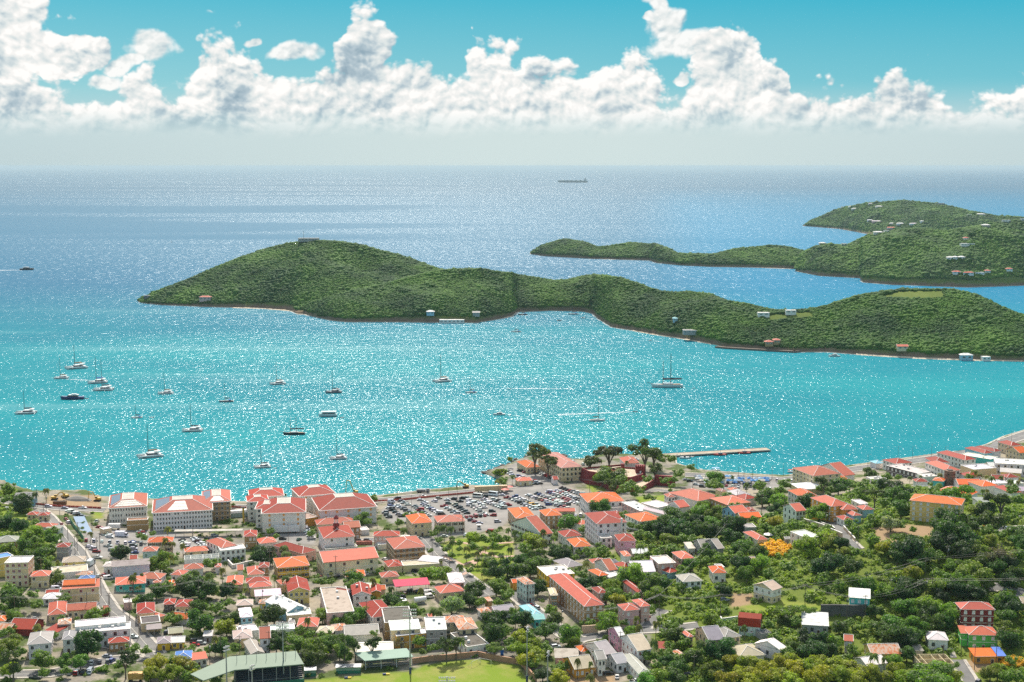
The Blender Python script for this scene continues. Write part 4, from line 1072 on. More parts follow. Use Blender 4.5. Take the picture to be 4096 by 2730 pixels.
g;950,672;1100,642;13;5.4;h;S;w;;house with pinkish red roof|tucked left behind the white mansion
g;770,1247;985,1212;15;4.4;h;G;l;v3;cream bungalow with grey ribbed hip roof|above the bright yellow apartments
g;500,1360;868,1327;17;6.6;f;W;Y;q4;bright yellow apartments with white flat roof|right of centre;apartment_building
g;1115,1192;1310,1177;8;4;h;S;c;;peach cottage with crimson roof|right of the grey ribbed roof
g;1330,1287;1450,1272;18;4.8;g;S;w;;white cottage with striped red roof|right of the crimson-roofed cottage
g;1200,1362;1330,1342;12;5.4;h;O;c;q1;tan house with orange-red roof|below the striped red roof
g;1340,1382;1510,1332;9;4;f;W;w;;white flat-roofed extension block|right of the tan orange-red-roofed house;building
g;1530,1257;1680,1227;10;5.4;h;R;B;;blue-walled cottage with red hip roof|left of the long white shed
g;1650,1312;1960,1300;17;6;g;W;w;;long white shed|between the blue-walled cottage and pink block;shed
g;2000,1197;2228,1182;14;8;f;W;p;w2;salmon pink two-storey block with white roof|above the small blue cottage
g;2145,1320;2295,1287;11;4;h;R;b;v1;small sky blue cottage with red roof|below the salmon pink block
g;2300,1132;2485,1117;13;8;h;S;p;q2;pink two-storey house with pink hip roof|right of the salmon pink block
g;1430,547;1560,522;9;3.4;h;R;w;;low building with tomato red roof|behind the white mansion;building
g;600,492;880,490;7;3.2;g;S;c;;market shed with long pink roof|on the lower car park edge;shed
g;2120,302;2230,297;9;7;h;S;w;q2;small white house with pink roof|right of the fort lawn
g;2280,442;2420,422;14;5.4;g;S;w;;white house with salmon gable|below the small pink-roofed white house
h;210,100;345,82;12;9.4;h;U;m;v3;pale green house with rusty hip roof|and open balconies left of the yellow apartments
h;300,522;450,502;17;4.4;h;T;T;;turquoise house with turquoise hip roof|in the lower right centre
h;320,570;480,562;6;5;s;T;T;q2;+
h;545,245;645,242;12;8.4;h;B;t;t3;orange-brown house with teal shutters|left of the long tan building
h;1000,395;1275,367;52;9.6;h;S;t;w3;long tan three-storey building|with ribbed red hip roof;apartment_building
h;1195,217;1325,202;10;6.6;h;R;p;w2;small mauve two-storey house|right of the long tan building
h;1720,212;1820,202;20;4.6;G;R;p;w1;pinkish row house with red roof|right of the mauve house
h;1540,452;1750,432;10;8;h;S;p;w2;peach twin house with patched red roofs|beside the steep lane
h;1760,397;1895,382;11;8;h;S;p;w1;+
h;1490,832;1570,822;15;7;g;W;P;v1;pink house with grey tin roof|behind a round tree
h;1715,992;1915,962;20;6.6;g;B;w;r3;white house with tan roof and maroon shutters|with a balcony
h;1300,1087;1465,1052;20;4.4;g;G;w;;house with large grey low-pitched roof|in the lower right centre
h;870,1242;1150,1207;15;4.2;g;B;o;w4;orange-fronted bungalow with tan roof|below the grey low-pitched roof
h;1180,1112;1300,1102;11;7.4;g;G;w;q2;white two-storey tower house on orange base|right of the tan-roofed bungalow
h;1440,1167;1600,1142;12;4.4;g;G;w;q2;little white bungalow|between the tower house and long maroon-windowed house
h;1735,1302;1900,1287;24;4.6;h;G;w;r3;long white bungalow with maroon windows|in the lower right centre
h;600,1082;930,1082;9;3.2;s;G;p;;makeshift shed with grey sheets|left of the grey low-pitched roof;shed
j;40,64;305,47;12;5.6;h;G;w;q3;white ivy-grown house with stained grey roof|above the vine slope
h;40,77;100,72;6;4;g;O;o;;orange hut|far left of the pale green house;hut
h;660,132;760,142;7;5;f;W;w;;small white flat-roofed hut|below the yellow apartments;hut
i;240,354;570,292;28;6.4;h;S;w;w3;grand white house with dark salmon hip roof|above the hillside woods;villa
i;640,407;960,367;20;5.4;h;S;t;w3;brown clapboard house with pink hip roof|right of the grand white house
i;880,332;1040,307;11;4.4;h;R;w;;house with plain red roof|behind the brown clapboard house
i;770,282;955,264;14;4.6;h;L;w;;house with dusty pink roof|near the market car park
i;700,217;830,207;8;3.5;h;S;w;;small cottage with orange-pink roof|by the market car park
i;740,522;930,497;14;6.4;g;S;b;q3;pale blue house with faded pink roof|below the brown clapboard house
i;820,582;1100,567;10;5;g;O;c;v3;cottage with orange patched roof|beside the pale blue house
i;920,492;1035,488;9;4;h;R;w;;cottage with red pyramid roof|behind the orange patched roof
i;870,707;1025,702;8;5.4;f;G;G;v3;roofless grey stone ruin|among hillside trees;ruin
i;1040,877;1190,864;17;5;h;S;l;w3;cream cottage with flat pink hip roof|left of the yellow-flowered slope
i;1650,317;1900,302;22;6.6;h;O;w;v2;white house with orange roof and balcony|left of the orange-walled mansion
i;1560,492;1700,477;14;7;g;S;w;q3;bluish white house with pink gables|below the orange-roofed balcony house
i;2040,427;2300,402;22;9;h;S;o;w3;orange-walled mansion with salmon roofs|at the top of the drive;mansion
k;-90,470;130,462;10;7;h;S;o;;+
k;190,472;345,464;9;4.6;h;S;b;q1;blue-grey cottage with pink pyramid roof|right of the orange-walled mansion
k;60,552;180,542;11;4.6;h;S;b;;blue-grey hut with red roof|in front of the pink pyramid roof;hut
i;2200,612;2345,602;9;3.6;h;R;w;v2;gatehouse with bright red roof|beside the drive
i;1700,852;1890,827;14;6.6;f;W;w;v3;bleached unfinished villa with terrace pillars|above the vine slope
i;290,987;460,977;14;5.6;g;G;G;q2;cluster of grey hillside houses|above the vine slope
i;510,997;600,987;16;5.6;g;G;G;;+
i;110,992;215,987;9;4.6;s;W;w;v3;+
i;440,1322;630,1319;12;5.4;h;O;w;q2;white cottage with orange tin hip roof|on the right slope
i;510,1247;600,1242;6;3.4;f;W;w;;small white outbuilding|behind the orange tin-roofed cottage;outbuilding
i;1620,197;1950,182;17;4.4;h;W;c;;hall with broad white hip roof|right of the market car park;hall
i;940,1152;1020,1152;6;3;g;U;T;;little teal shack|lost among the hillside bushes;shack
i;1420,867;1485,864;4;3.6;g;G;G;;small grey hut|above the orange flowering vines;hut
j;1245,180;1380,137;12;6.8;g;B;c;d2;white-over-yellow house on stilts|alone on the right slope
j;1085,672;778,645;8;4.4;x;R;m;q4;house with red gambrel roof|and mint green terraces
j;600,822;830,787;13;6.4;h;G;c;q3;cream L-shaped house with orange trim|below the red gambrel roof
j;390,852;610,832;17;6.6;g;G;c;q2;+
j;800,1072;1150,1042;14;4;h;B;w;;bungalow with broad sand-coloured roof|below the orange-trimmed house
j;1350,982;1435,937;13;5.2;g;W;w;q2;small white house with grey sheet roof|right of the sand-coloured roof
j;1635,634;2005,657;14;4.4;s;W;G;q4;long grey shed with white roof|below the dark retaining wall;shed
j;2200,852;2330,862;8;5.4;g;S;w;;little white hut with red roof|right of the wooded gully;hut
j;2265,267;2562,289;11;7.6;s;W;T;w3;teal house with white roof|above the dark retaining wall
j;1090,762;1250,742;6;3.4;r;G;G;;roofless concrete shell|right of the mint green terraces;ruin
k;1510,412;812,342;16;11.5;h;O;y;w7;big yellow four-storey mansion|on the right hill;mansion
k;1640,277;1190,207;12;4.4;h;O;w;;long low hotel wing with red roof|behind the yellow mansion;hotel_wing;building
n;1920,602;2250,572;26;11;h;S;c;v4;cream three-storey building with salmon roof|at the foot of the waterfront;building
n;2000,657;2353,652;12;6;h;O;w;;shop building with blazing orange-red roof|in front of the cream three-storey building;shop
o;230,602;370,582;30;5;g;S;w;;long gabled hall with pink-striped roof|beside the waterfront;hall
o;850,462;1050,442;16;6;h;R;w;v4;white arcaded building with red hip roof|on the waterfront;building
o;735,480;1110,575;14;7;f;W;k;w8;dark stone building with white parapet|in the waterfront town;building
o;1300,447;1485,442;17;5.6;h;R;w;;building with brown-red hip roof|right of the arcaded building;building
o;1440,542;1615,532;28;7.4;h;S;w;q3;long white building with faded pink roof|right of the dark stone building;building
o;1660,417;1795,402;30;6.4;h;R;w;v2;white shuttered building with red hip roof|near the promenade;building
o;1960,407;1600,350;12;5;f;W;T;;building with white terrace and teal edge|near the promenade;building
o;1890,337;1990,327;22;6.4;h;R;b;;blue building with red hip roof|closest to the promenade bend;building
o;2010,317;2090,302;20;6.4;h;R;w;;white building with dark red hip roof|behind the blue red-roofed building;building
o;2200,247;2330,237;16;7.4;h;R;c;v3;cream customs house with red hip roof|at the far right promenade;building
o;2300,332;2420,322;16;6.4;g;O;c;v3;building with orange gable and arcades|right of the cream customs house;building
o;2020,452;2400,472;18;8;f;W;s;q5;large lilac-white flat-roofed block|at the right edge;building
o;1760,527;2030,507;15;5;f;W;c;;cream building with pale flat roof|behind the four palms of the right town;building
o;2070,552;2320,572;10;5.4;g;W;y;;yellow warehouse with rounded white roof|at the right edge;warehouse
o;1690,612;1870,602;11;4.6;h;R;w;;building with orange-red roof behind palms|right of the stone tower;building
o;1580,702;1860,707;15;4.6;g;O;w;;hotel hall with ribbed orange roof|right of the stone tower;hotel_hall;building
o;1860,727;2060,712;16;5.4;h;O;w;;hotel hall with tall orange hip roof|right of the ribbed orange roof;hotel_hall;building
o;2200,802;2340,792;18;4.6;h;R;w;;hotel wing with red hip roof|in the right town behind bare trees;hotel_wing;building
o;1270,652;1405,667;9;4.6;h;O;T;;teal-walled hotel wing|left of the stone tower;hotel_wing;building
o;1080,670;1230,670;8;4;h;R;w;;small building with red roof by the pool|left of the stone tower;building
o;2150,622;2300,617;9;4.4;h;R;w;;red-roofed shop among palms|in the right town;shop
o;1970,632;2120,642;9;4.4;g;R;w;;low red-roofed shop|left of the palm-ringed shop;shop
o;2250,772;2400,782;9;4.4;g;L;p;;pink building cut by the right edge|above the hill trees;building
l;1505,430;1968,436;10;9.6;h;S;M;w4;maroon and pink three-storey house|at the lower right
l;1615,772;2020,782;11;6.8;h;S;E;w3;bright green house with pink hip roof|at the lower right
l;1500,752;1610,757;8;6;s;S;E;;+
l;1685,1064;2092,1062;8;3.6;s;O;o;q4;orange house with blue tarpaulin on its roof|at the lower right
l;960,1165;1435,1160;12;4.6;r;G;c;v3;unfinished roofless concrete house|left of the orange house;ruin
l;1060,837;1345,850;11;4.6;h;W;w;q2;white cottage with white hip roof|beside the long steps
l;300,1035;715,1027;12;4.6;g;U;y;w3;yellow house with rust-striped roof|in the lower right
l;240,1192;520,1152;10;3.6;g;W;w;;white shed with corrugated roof|below the rust-striped roof;shed
l;2330,352;2480,352;9;4;g;B;t;;tan hut at the right edge|above the big round tree;hut
l;890,987;1010,987;6;3.2;s;G;G;;little grey shed|left of the long steps;shed
m;610,387;775,374;22;4.6;h;O;c;d4;cream barracks with orange hip roof|on the rocky point;building
m;1015,390;1265,372;50;10;h;N;c;q5;large cream waterfront building|with faded brown-pink hip roof on the point;civic_building;building
m;920,527;985,524;8;3.8;g;R;w;;small white hut with dark red roof|beside the large cream building;hut
m;1760,337;1940,332;20;4.6;h;S;w;;white pavilion with salmon hip roofs|behind the red fort;pavilion
"""
WIN['o'] = None
_op = plain('orange_panel', (.78, .36, .10), .7)
ob = MB(); ob.box(-.5, .5, -.05, .05, -.5, .5, _op); ob.box(-.52, .52, -.03, .04, .5, .6, dark_m); WIN['o'] = ob.mesh('wall_panel')
def parse_pt(s_):
    return tuple(float(q_) for q_ in s_.split(',')) if ',' in s_ else float(s_)
for ln in HOUSES.strip().splitlines():
    p_ = ln.split(';')
    tl, A_, B_, C_, h_, ty, rc, wc, wn, lb = p_[:10]
    nm = p_[10] if len(p_) > 10 else 'house'; ct = p_[11] if len(p_) > 11 else nm.replace('_', ' ')
    lb2 = lb
    if '|' in lb:
        a_, b_ = lb.split('|'); lb2 = a_ + '| ' + b_
    building(tl, parse_pt(A_), parse_pt(B_), parse_pt(C_), float(h_), ty, rc, wc, wn, lb2, nm, ct)
# ------------------------------------------------------------------ vegetation
TREES = r"""
a 60,160,130d 50,330,150d 280,390,240d 150,170,150g 345,205,120p 265,205,100p 510,190,120p 615,190,120p 80,650,200d 250,680,230d 40,590,160d 120,540,120g 460,790,240g 690,760,150d 820,790,100p 690,850,200g 450,870,150g 330,950,200g 110,990,180g 550,960,180g 700,960,130g 500,1080,260d 460,1200,200d 640,1160,160g 730,1010,90g 940,940,90g 410,1280,100g 560,1250,100d 750,1370,190g 660,1330,90g 770,1150,70p 1210,770,110p 1620,1050,230d 1560,1010,130d 1690,1010,120d 1690,1160,130s 1880,640,90d 1860,820,100g 1950,850,100g 2150,1190,280g 2040,790,90g 2250,700,130p 2220,860,120p 2330,870,110p 2290,1080,120p 1790,1330,130p 1920,1250,60p 1995,1265,60p 2180,1040,80g 970,1080,70s 1240,510,50s 190,300,130d
b 100,150,170g 250,210,180g 100,260,220d 220,350,260d 60,400,180d 460,230,160d 470,370,170d 180,510,190g 840,290,170g 830,370,110f 1250,530,210g 1420,390,130g 1040,540,100p 1870,320,170d 1990,310,220d 2100,180,200d 2230,130,180d 1870,140,80g 2290,560,160d 200,680,140d 30,760,140d 190,830,200g 500,640,150p 710,790,130d 1170,900,340d 1010,1020,80g 100,950,250g 260,1000,170g 170,1130,300t 550,1120,250g 870,1130,200g 1080,1120,200g 720,1150,120g 1390,1230,150s 880,1250,150d 600,1290,150d 1680,1080,260T 1590,1180,150y 1760,960,180y 1960,980,150y 2120,1150,260y 2250,1290,250y 2020,1290,200y 2300,1120,150y 1775,-20,150p 130,1240,200y
c 60,1100,160d 40,890,110p 170,930,120p 1240,1090,270d 1340,760,110g 1420,830,90g 1530,960,170p 1570,1040,180p 1270,970,80p 1120,980,60s 470,880,60s 560,1190,180d 640,1170,120g 740,1170,90p 520,1320,160p 340,1290,150p 250,1370,160g 700,1260,120p 880,1290,90p 1470,1300,170p 1600,1330,100p 1730,1330,110p 1400,1350,100p 1890,790,110g 1880,1190,100p 1950,1240,90p 2090,150,60t 850,400,60g 1550,255,50p 1060,260,80p 1960,1370,90g 2170,1320,80p 1220,820,60s
d 200,130,300d 400,130,320d 60,170,150d 560,180,180d 760,170,200d 860,150,120g 1010,140,100p 140,390,100p 350,410,190d 520,400,150d 620,420,170d 740,340,150d 400,600,330d 60,560,180d 830,560,220d 960,280,120g 1130,470,110g 1210,500,90p 1400,510,280d 1860,490,120p 2050,510,200g 760,680,240y 690,640,150y 600,800,130p 720,860,140g 1180,570,110p 1000,680,130s 250,960,150g 350,1010,130g 520,970,150d 700,960,200d 900,950,150d 1430,790,190d 1430,900,230d 1600,770,110y 1560,960,150d 1740,720,150g 1870,770,150g 1720,900,260g 1900,960,300g 1900,1080,260d 2100,900,250d 2270,860,200d 2280,1000,200g 2100,780,180d 100,1080,150y 160,1180,260y 60,1280,200y 280,1230,180y 420,1310,190y 220,1330,170y 640,1370,170y 2230,560,170g 2050,50,150g 2150,60,110g 1990,60,100d
e 450,310,120g 310,600,210g 400,620,100d 930,545,130f 1050,550,150f 790,640,120y 630,700,150p 760,790,110p 860,720,140p 1310,690,170p 1400,680,140p 1480,700,140p 1250,790,120d 1510,880,140p 1320,880,100g 1410,990,140g 1500,1080,110g 1700,970,130p 1770,850,200y 1780,960,150y 1850,1030,120p 1980,860,180y 2090,860,170g 2160,880,100g 2030,1040,130p 2170,1060,120p 2290,980,120p 2150,700,100p 2260,720,110p 2345,760,90p 1600,1000,90g 1610,1210,140p 410,1020,130g 120,1040,110g 1200,1020,90b 1330,1090,60p 540,1290,100d 370,1260,60p 1200,1310,250s 1400,1290,180s 1120,1330,120d 1330,1350,180g 1730,1280,110g 1800,1220,70g 2000,1200,190g 2100,1290,260d 2250,1250,220d 2160,1390,110g 160,1380,210g 400,1330,120p 1990,1310,140d 2210,60,100d 2120,60,90p
e 1880,1000,110g 2080,960,130y 1950,960,90p 2230,1150,130g 1850,1140,110g 2120,1180,120g 1700,1100,110g 2250,860,110y 1600,920,100y 2000,1110,100y
f 110,90,180d 200,70,130g 520,280,110p 440,270,80y 690,140,120p 700,310,220d 740,400,160d 620,270,110d 1080,150,110p 920,440,230g 1060,460,140g 1330,440,180p 1250,430,150p 1500,360,290w 1600,300,180d 1740,300,200d 1850,330,170d 1800,180,240d 1750,160,130d 2100,130,230g 2160,60,150g 2230,230,180g 2120,330,130d 260,480,220g 150,560,200g 70,540,150d 2050,600,280d 2150,560,230d 2060,760,300d 2200,720,180d 2080,940,230u 60,930,250t 200,820,200T 430,860,220T 460,700,110t 830,870,200b 1080,760,130d 1060,860,160T 1220,950,120T 1300,940,120T 1430,880,230T 1560,870,200T 1620,820,150p 1700,960,90s 2250,880,130g 2330,860,120g 2310,950,150d 90,1080,150d
g 1210,400,230d 800,640,240g 700,640,120g 450,740,120p 620,780,130g 590,830,140p 80,750,130p 180,820,150d 460,880,130p 450,1010,100p 300,900,260y 230,1000,180g 290,1020,150p 400,1020,90g 640,1040,230d 740,1080,200d 800,1000,130g 850,1110,120g 950,1040,110g 1080,1040,160g 1200,940,90d 1230,1020,160y 1130,1130,110d 170,1150,200d 80,1270,240d 270,1250,260d 420,1170,200g 330,1190,190g 560,1160,80g 950,1230,110p 1030,1170,140p 850,1300,150g 990,1340,160g 1130,1360,130d 1640,1340,300g 870,845,80y 1640,680,110d 1740,700,110n 1720,800,130n 2190,560,260d 2100,640,250d 1920,720,220d 2060,760,240d 2240,700,250d 2150,880,200g 1900,820,170d 2300,860,180d 1760,940,150p 1990,900,80p 1830,910,80p 2000,1040,170d 2100,1010,180y 2200,1000,170g 2280,1050,150g 1860,1060,110g 1720,1110,140g 1790,1170,200s 1950,1110,120s 1900,1370,160d 2030,1380,120d 2290,1340,150g 1380,130,220T 1540,190,180T 1440,220,130T 1480,60,150T 1600,140,160T 1760,200,160T 1830,60,130T 1680,260,110g 1830,300,110g 1940,320,90g 2060,80,120T 2200,60,120T 2160,150,100T 2150,210,60g 2265,230,50g 2290,330,110g 1200,60,150g 1520,540,130g 980,730,130d
h 375,130,200d 840,80,140g 1000,80,200d 1120,60,190d 1230,120,130g 1350,120,200g 180,560,260d 30,450,120d 30,600,120d 560,450,170d 600,550,200d 480,700,260d 120,800,200y 250,780,180y 60,850,150y 790,770,310g 840,880,190g 150,1000,240y 300,920,200y 330,1050,230y 230,1120,220y 470,930,170y 500,1000,130y 330,1150,180y 1380,240,200g 1450,310,190y 1560,260,110d 1660,260,150y 1340,430,160d 1310,600,260g 1070,610,150d 960,610,80d 1900,120,290g 2050,80,220d 1950,220,240g 2280,120,150g 1510,580,110d 1700,530,120p 1740,640,130p 1960,600,140p 1290,780,120p 1620,760,200g 1770,820,130g 1560,800,100g 1940,850,160p 2060,770,150g 2220,780,240d 2190,650,130g 1860,1040,180d 1980,1060,150g 2080,1020,170d 2160,930,150g 2100,1120,200d 2230,1100,180d 2280,1200,220d 1950,1180,160d 830,1030,120p 900,980,90p 1030,980,90g 760,1120,80p 700,1200,170y 600,1230,160d 440,1300,200d 650,1350,220y 1080,1310,180p 1210,870,120g 1840,1380,230g 2000,1350,220g 2200,1330,240d 1620,1350,80g 2300,600,110d
i 320,440,190g 480,340,180d 640,280,120d 110,480,110p 300,400,130g 300,490,250g 450,530,210g 560,490,180d 100,620,200d 230,620,200d 740,700,310d 640,660,200d 60,760,230d 200,740,230d 350,740,230d 500,760,230d 430,650,200g 700,820,240d 120,870,170d 1200,300,230d 1110,330,200d 1310,360,200g 1280,470,200d 1250,560,170d 1120,560,110g 990,600,110g 1160,690,150d 710,420,150f 1730,370,250d 1880,500,280g 1420,120,170g 1350,200,150g 1520,150,120g 1060,150,170g 400,120,180d 500,150,150d 480,40,200g 900,110,120p 1930,90,200T 1870,170,140g 2130,140,240d 2040,200,150g 2300,110,120d 2310,230,130d 1990,230,130p 1300,640,190y 1490,630,90d 1360,730,160g 1540,680,170y 1600,700,120g 1260,750,170g 370,1030,230d 840,960,200g 760,1010,200d 1050,1020,190d 900,880,150d 740,1090,180g 830,1210,260d 900,1330,220g 1080,1180,230g 1180,1320,160g 300,1150,160d 110,1210,200g 520,1130,180g 60,1290,170g 1700,920,260y 1900,850,200y 2020,880,200g 2170,930,190d 2000,1180,330d 1900,1240,240d 2200,1060,200g 2300,1140,150d 2280,1250,160g 1150,1060,130d 1950,1360,160d
j 580,180,200d 360,250,160d 910,180,130d 400,560,220g 600,640,180g 730,680,130d 1480,450,340u 1530,600,180d 1700,430,210u 1400,570,200d 1230,620,150g 1180,560,80d 60,760,150g 50,870,180d 280,860,190p 560,860,190d 550,960,330d 680,960,110d 200,1080,240d 80,1100,180d 1100,920,180d 1290,800,170g 1310,740,120d 1530,930,190d 1700,820,260d 1880,860,260d 1780,960,300d 2060,870,240g 2000,990,230d 2140,660,230d 2260,620,150g 2340,680,100d 1930,60,150d 2160,110,170d 700,1120,200y 850,1150,220y 430,1250,260g 1000,1150,220y 1160,1250,240y 1350,1130,220y 1470,1110,220y 1560,1250,260y 1300,1330,240y 1060,1350,240y 830,1300,240y 640,1370,240y 1700,1230,260y 1850,1160,230y 1900,1290,260y 2050,1180,260y 2130,1310,260y 2280,1200,220y 2300,1340,220y 1750,1370,240y 1500,1390,240y 950,1390,230y 870,650,100p
k 200,150,160T 60,130,150d 130,220,140T 240,100,110d 350,220,240T 470,130,190d 600,180,260d 520,260,210g 640,290,270d 500,370,170d 720,240,200d 700,450,230d 500,570,190g 350,600,170g 560,650,220w 700,670,150c 870,740,100c 800,900,430u 820,980,350d 1150,170,160d 1130,230,150g 1450,240,400u 1320,600,340d 1330,760,380d 1250,900,300d 1430,850,250d 1600,600,180d 1750,460,250g 1870,500,260d 1900,620,260d 1700,640,200d 2050,320,330T 2180,200,170T 2290,330,180T 2170,560,130d 2180,480,110d 2100,600,120g 1830,740,170g 2030,800,160g 2270,800,230d 2300,900,200d 1740,880,170g 1750,980,240g 1900,880,200g 2030,1010,370b 1600,900,250d 1500,1000,260d 1160,1090,180y 1000,1080,230d 900,1210,200g 480,980,200y 330,880,170d 600,1050,170g 650,1100,200d 90,740,160g 50,650,170g 240,690,130g 60,1040,170g 60,1230,220d 850,1310,230y 1400,1230,200g 1560,1220,230g 1700,1330,330g 1530,1370,200g 1830,1150,250d 2000,1230,220d 2150,1180,230d 2290,1060,180d 2240,1330,200d 1180,1340,180g 2170,70,90p 2280,80,90p 1850,10,90p 1800,200,90p 1860,200,80p
l 60,60,200g 230,110,220g 480,80,200g 680,90,230d 850,130,260d 500,190,240g 720,250,250d 1180,100,260g 1350,60,250g 1450,170,240d 1600,100,260g 1700,200,240d 1250,230,200d 1850,60,200g 2150,60,230d 750,400,270g 960,380,250g 1080,400,280g 1060,500,250d 1150,600,250d 1330,480,270g 1280,580,200d 360,450,190d 270,370,120g 600,650,300g 800,660,320g 450,680,220d 950,720,230g 700,780,300d 850,850,250d 500,800,200d 150,660,160g 300,640,130d 2100,320,280g 2200,400,280d 2130,500,230d 2150,720,280g 2130,850,270d 2270,800,180d 130,900,190p 60,970,150d 410,1040,100p 780,1020,200d 600,1110,200g 1420,1180,110g 100,1230,240y 280,1300,250y 100,1370,240y 500,1340,230y 650,1250,220y 740,1350,250y 1150,1290,600u 950,1350,260y 1350,1360,260y 1900,1290,200g 2000,1260,200g 2150,1330,230g 2290,1320,180g 2200,1120,160f 1180,1010,100s
m 665,170,270T 420,290,70t 860,300,200T 1580,180,290T 1350,290,200T 2000,180,300T 2110,230,170T 1750,270,60p 260,540,90p 340,550,110d 440,480,90p 280,430,140s 1580,490,280g
n 40,310,200T 150,400,130T 240,400,120T 60,510,160T 320,570,130T 490,500,100T 860,600,60p 970,600,60p 860,580,60p 2230,480,50p
o 480,510,60p 580,530,90p 1700,510,110p 1760,550,90p 1910,580,110p 2090,590,80p 2200,650,110p 1370,575,90p 1140,600,60p 1010,610,80p 550,580,160d 740,610,120g 870,620,80g 1620,590,110g 190,480,60p
"""
def crown_mesh(name, seed, lobes, n, leaf, flat=1.0, core=.72, spread=.62, lobe_r=(.22, .36), open_=False):
    r_ = np.random.default_rng(seed)
    cs = []
    for i in range(lobes):
        a_ = r_.random() * 6.283; rr = spread * math.sqrt(r_.random()) * .5 * 1.6; zz = (r_.random() * .62 + .02) * flat
        lim = math.sqrt(max(.05, 1 - (rr / .62) ** 2))
        cs.append((rr * math.cos(a_), rr * math.sin(a_), min(zz, lim * .62 * flat), r_.uniform(*lobe_r)))
    cs.append((0, 0, .12 * flat, lobe_r[1] * 1.05))
    cs = np.array(cs); w_ = cs[:, 3] ** 2; w_ /= w_.sum()
    ci = r_.choice(len(cs), n, p=w_)
    d = r_.normal(size=(n, 3)); d /= np.linalg.norm(d, axis=1)[:, None]; d[:, 2] = np.where(d[:, 2] < -.35, -d[:, 2], d[:, 2])
    rad = cs[ci, 3] * (1 + r_.normal(0, .10, n)) * (.86 + .14 * r_.random(n))
    p_ = cs[ci, :3] + d * rad[:, None] * np.array([1, 1, .82 if flat > .6 else .5])
    nrm = d + r_.normal(0, .55, (n, 3)); nrm[:, 2] += .25; nrm /= np.linalg.norm(nrm, axis=1)[:, None]
    a_ = np.cross(nrm, r_.normal(size=(n, 3))); a_ /= np.linalg.norm(a_, axis=1)[:, None]; b_ = np.cross(nrm, a_)
    s_ = leaf * np.exp(r_.normal(0, .3, n))[:, None]
    v = np.stack([p_ - a_ * s_ - b_ * s_ * .6, p_ + a_ * s_ - b_ * s_ * .6, p_ + a_ * s_ * .7 + b_ * s_ * .7, p_ - a_ * s_ * .7 + b_ * s_ * .7], 1).reshape(-1, 3)
    f_ = np.arange(4 * n).reshape(n, 4)
    if core:
        cv, cf = ICO1; q0 = []; qv = []
        for c_ in cs:
            jv = cv * (1 + r_.normal(0, .14, (len(cv), 1)))
            qv.append(jv * c_[3] * core * np.array([1, 1, .75 if flat > .6 else .45]) + c_[:3]); q0.append(np.concatenate([cf, cf[:, 2:3]], 1) + len(v) + len(cv) * (len(qv) - 1))
        me = bpy.data.meshes.new(name)
        allv = np.concatenate([v] + qv); fl = f_.tolist() + [list(x_[:3]) for q_ in q0 for x_ in q_]
        me.from_pydata(allv.tolist(), [], fl); me.materials.append(leaf_m); me.update(); return me
    return quick_mesh(name, v, f_, [leaf_m])
CROWN = dict(d=[crown_mesh('crown', 10 + i, 11, 2300, .030) for i in range(4)], T=[crown_mesh('crown', 30 + i, 9, 1500, .030, .7, .6, .8, (.14, .24)) for i in range(4)],
             u=[crown_mesh('crown', 40 + i, 16, 2800, .022, .42, .7, .78, (.16, .26)) for i in range(2)], s=[crown_mesh('crown', 50 + i, 8, 1000, .045, .55) for i in range(2)],
             t=[crown_mesh('crown', 60 + i, 12, 1500, .028, 1.5, .55, .5, (.14, .24)) for i in range(2)], b=[crown_mesh('crown', 70, 14, 900, .018, .9, 0, .8, (.12, .2))])
for k_ in 'gyfwnc': CROWN[k_] = CROWN['d']
def trunk_mesh(seed, wide=False, tall=1.0):
    """unit tree: height 1 to crown centre"""
    r_ = random.Random(seed); w = MB()
    w.tube((0, 0, -.25), (0, 0, .45), .055, bark_m, 7, .040)
    for k in range(5 if not wide else 8):
        a_ = k * 2.399 + r_.random(); rr = (.22 if not wide else .36) * r_.uniform(.7, 1.2)
        m_ = (rr * .4 * math.cos(a_), rr * .4 * math.sin(a_), .70); e_ = (rr * math.cos(a_), rr * math.sin(a_), r_.uniform(.85, 1.1))
        w.tube((0, 0, .38 + .05 * (k % 3)), m_, .030, bark_m, 5, .020); w.tube(m_, e_, .020, bark_m, 5, .008)
    return w.mesh('trunk')
TRUNK = [trunk_mesh(i) for i in range(3)]; TRUNKW = [trunk_mesh(9 + i, True) for i in range(2)]
def palm_meshes(seed):
    r_ = random.Random(seed); w = MB(); hgt = 1.0; pts = []
    bend = r_.uniform(-.05, .05)
    for i in range(6): s_ = i / 5; pts.append((bend * s_ * s_, 0, -.15 + 1.15 * s_))
    for i in range(5): w.tube(pts[i], pts[i + 1], .022 - .002 * i, bark_m, 6, .020 - .002 * i)
    c = MB(); nf = 17
    for k in range(nf):
        a_ = k * 2.399 + r_.uniform(-.2, .2); L = r_.uniform(.30, .40); lift = r_.uniform(-.2, .85)
        prev = None; ca, sa = math.cos(a_), math.sin(a_)
        N_ = 7
        for i in range(N_):
            s0, s1 = i / N_, (i + 1) / N_
            def P_(s_): return Vector((bend + ca * L * s_ * (1 - .12 * s_), sa * L * s_ * (1 - .12 * s_), 1.0 + L * (lift * s_ - 1.15 * s_ * s_)))
            p, q = P_(s0), P_(s1); sd = Vector((-sa, ca, 0)); wd = .085 * math.sin(math.pi * min(s0 + .18, .95)) + .01; dr = Vector((0, 0, -.7 * wd))
            fwd = (q - p) * .5
            for sg in (-1, 1):
                c.add([p, q, q + sd * sg * wd + dr + fwd, p + sd * sg * wd + dr + fwd], [(0, 1, 2, 3)], leaf_m)
    return w.mesh('trunk'), c.mesh('fronds')
PALM = [palm_meshes(i) for i in range(5)]
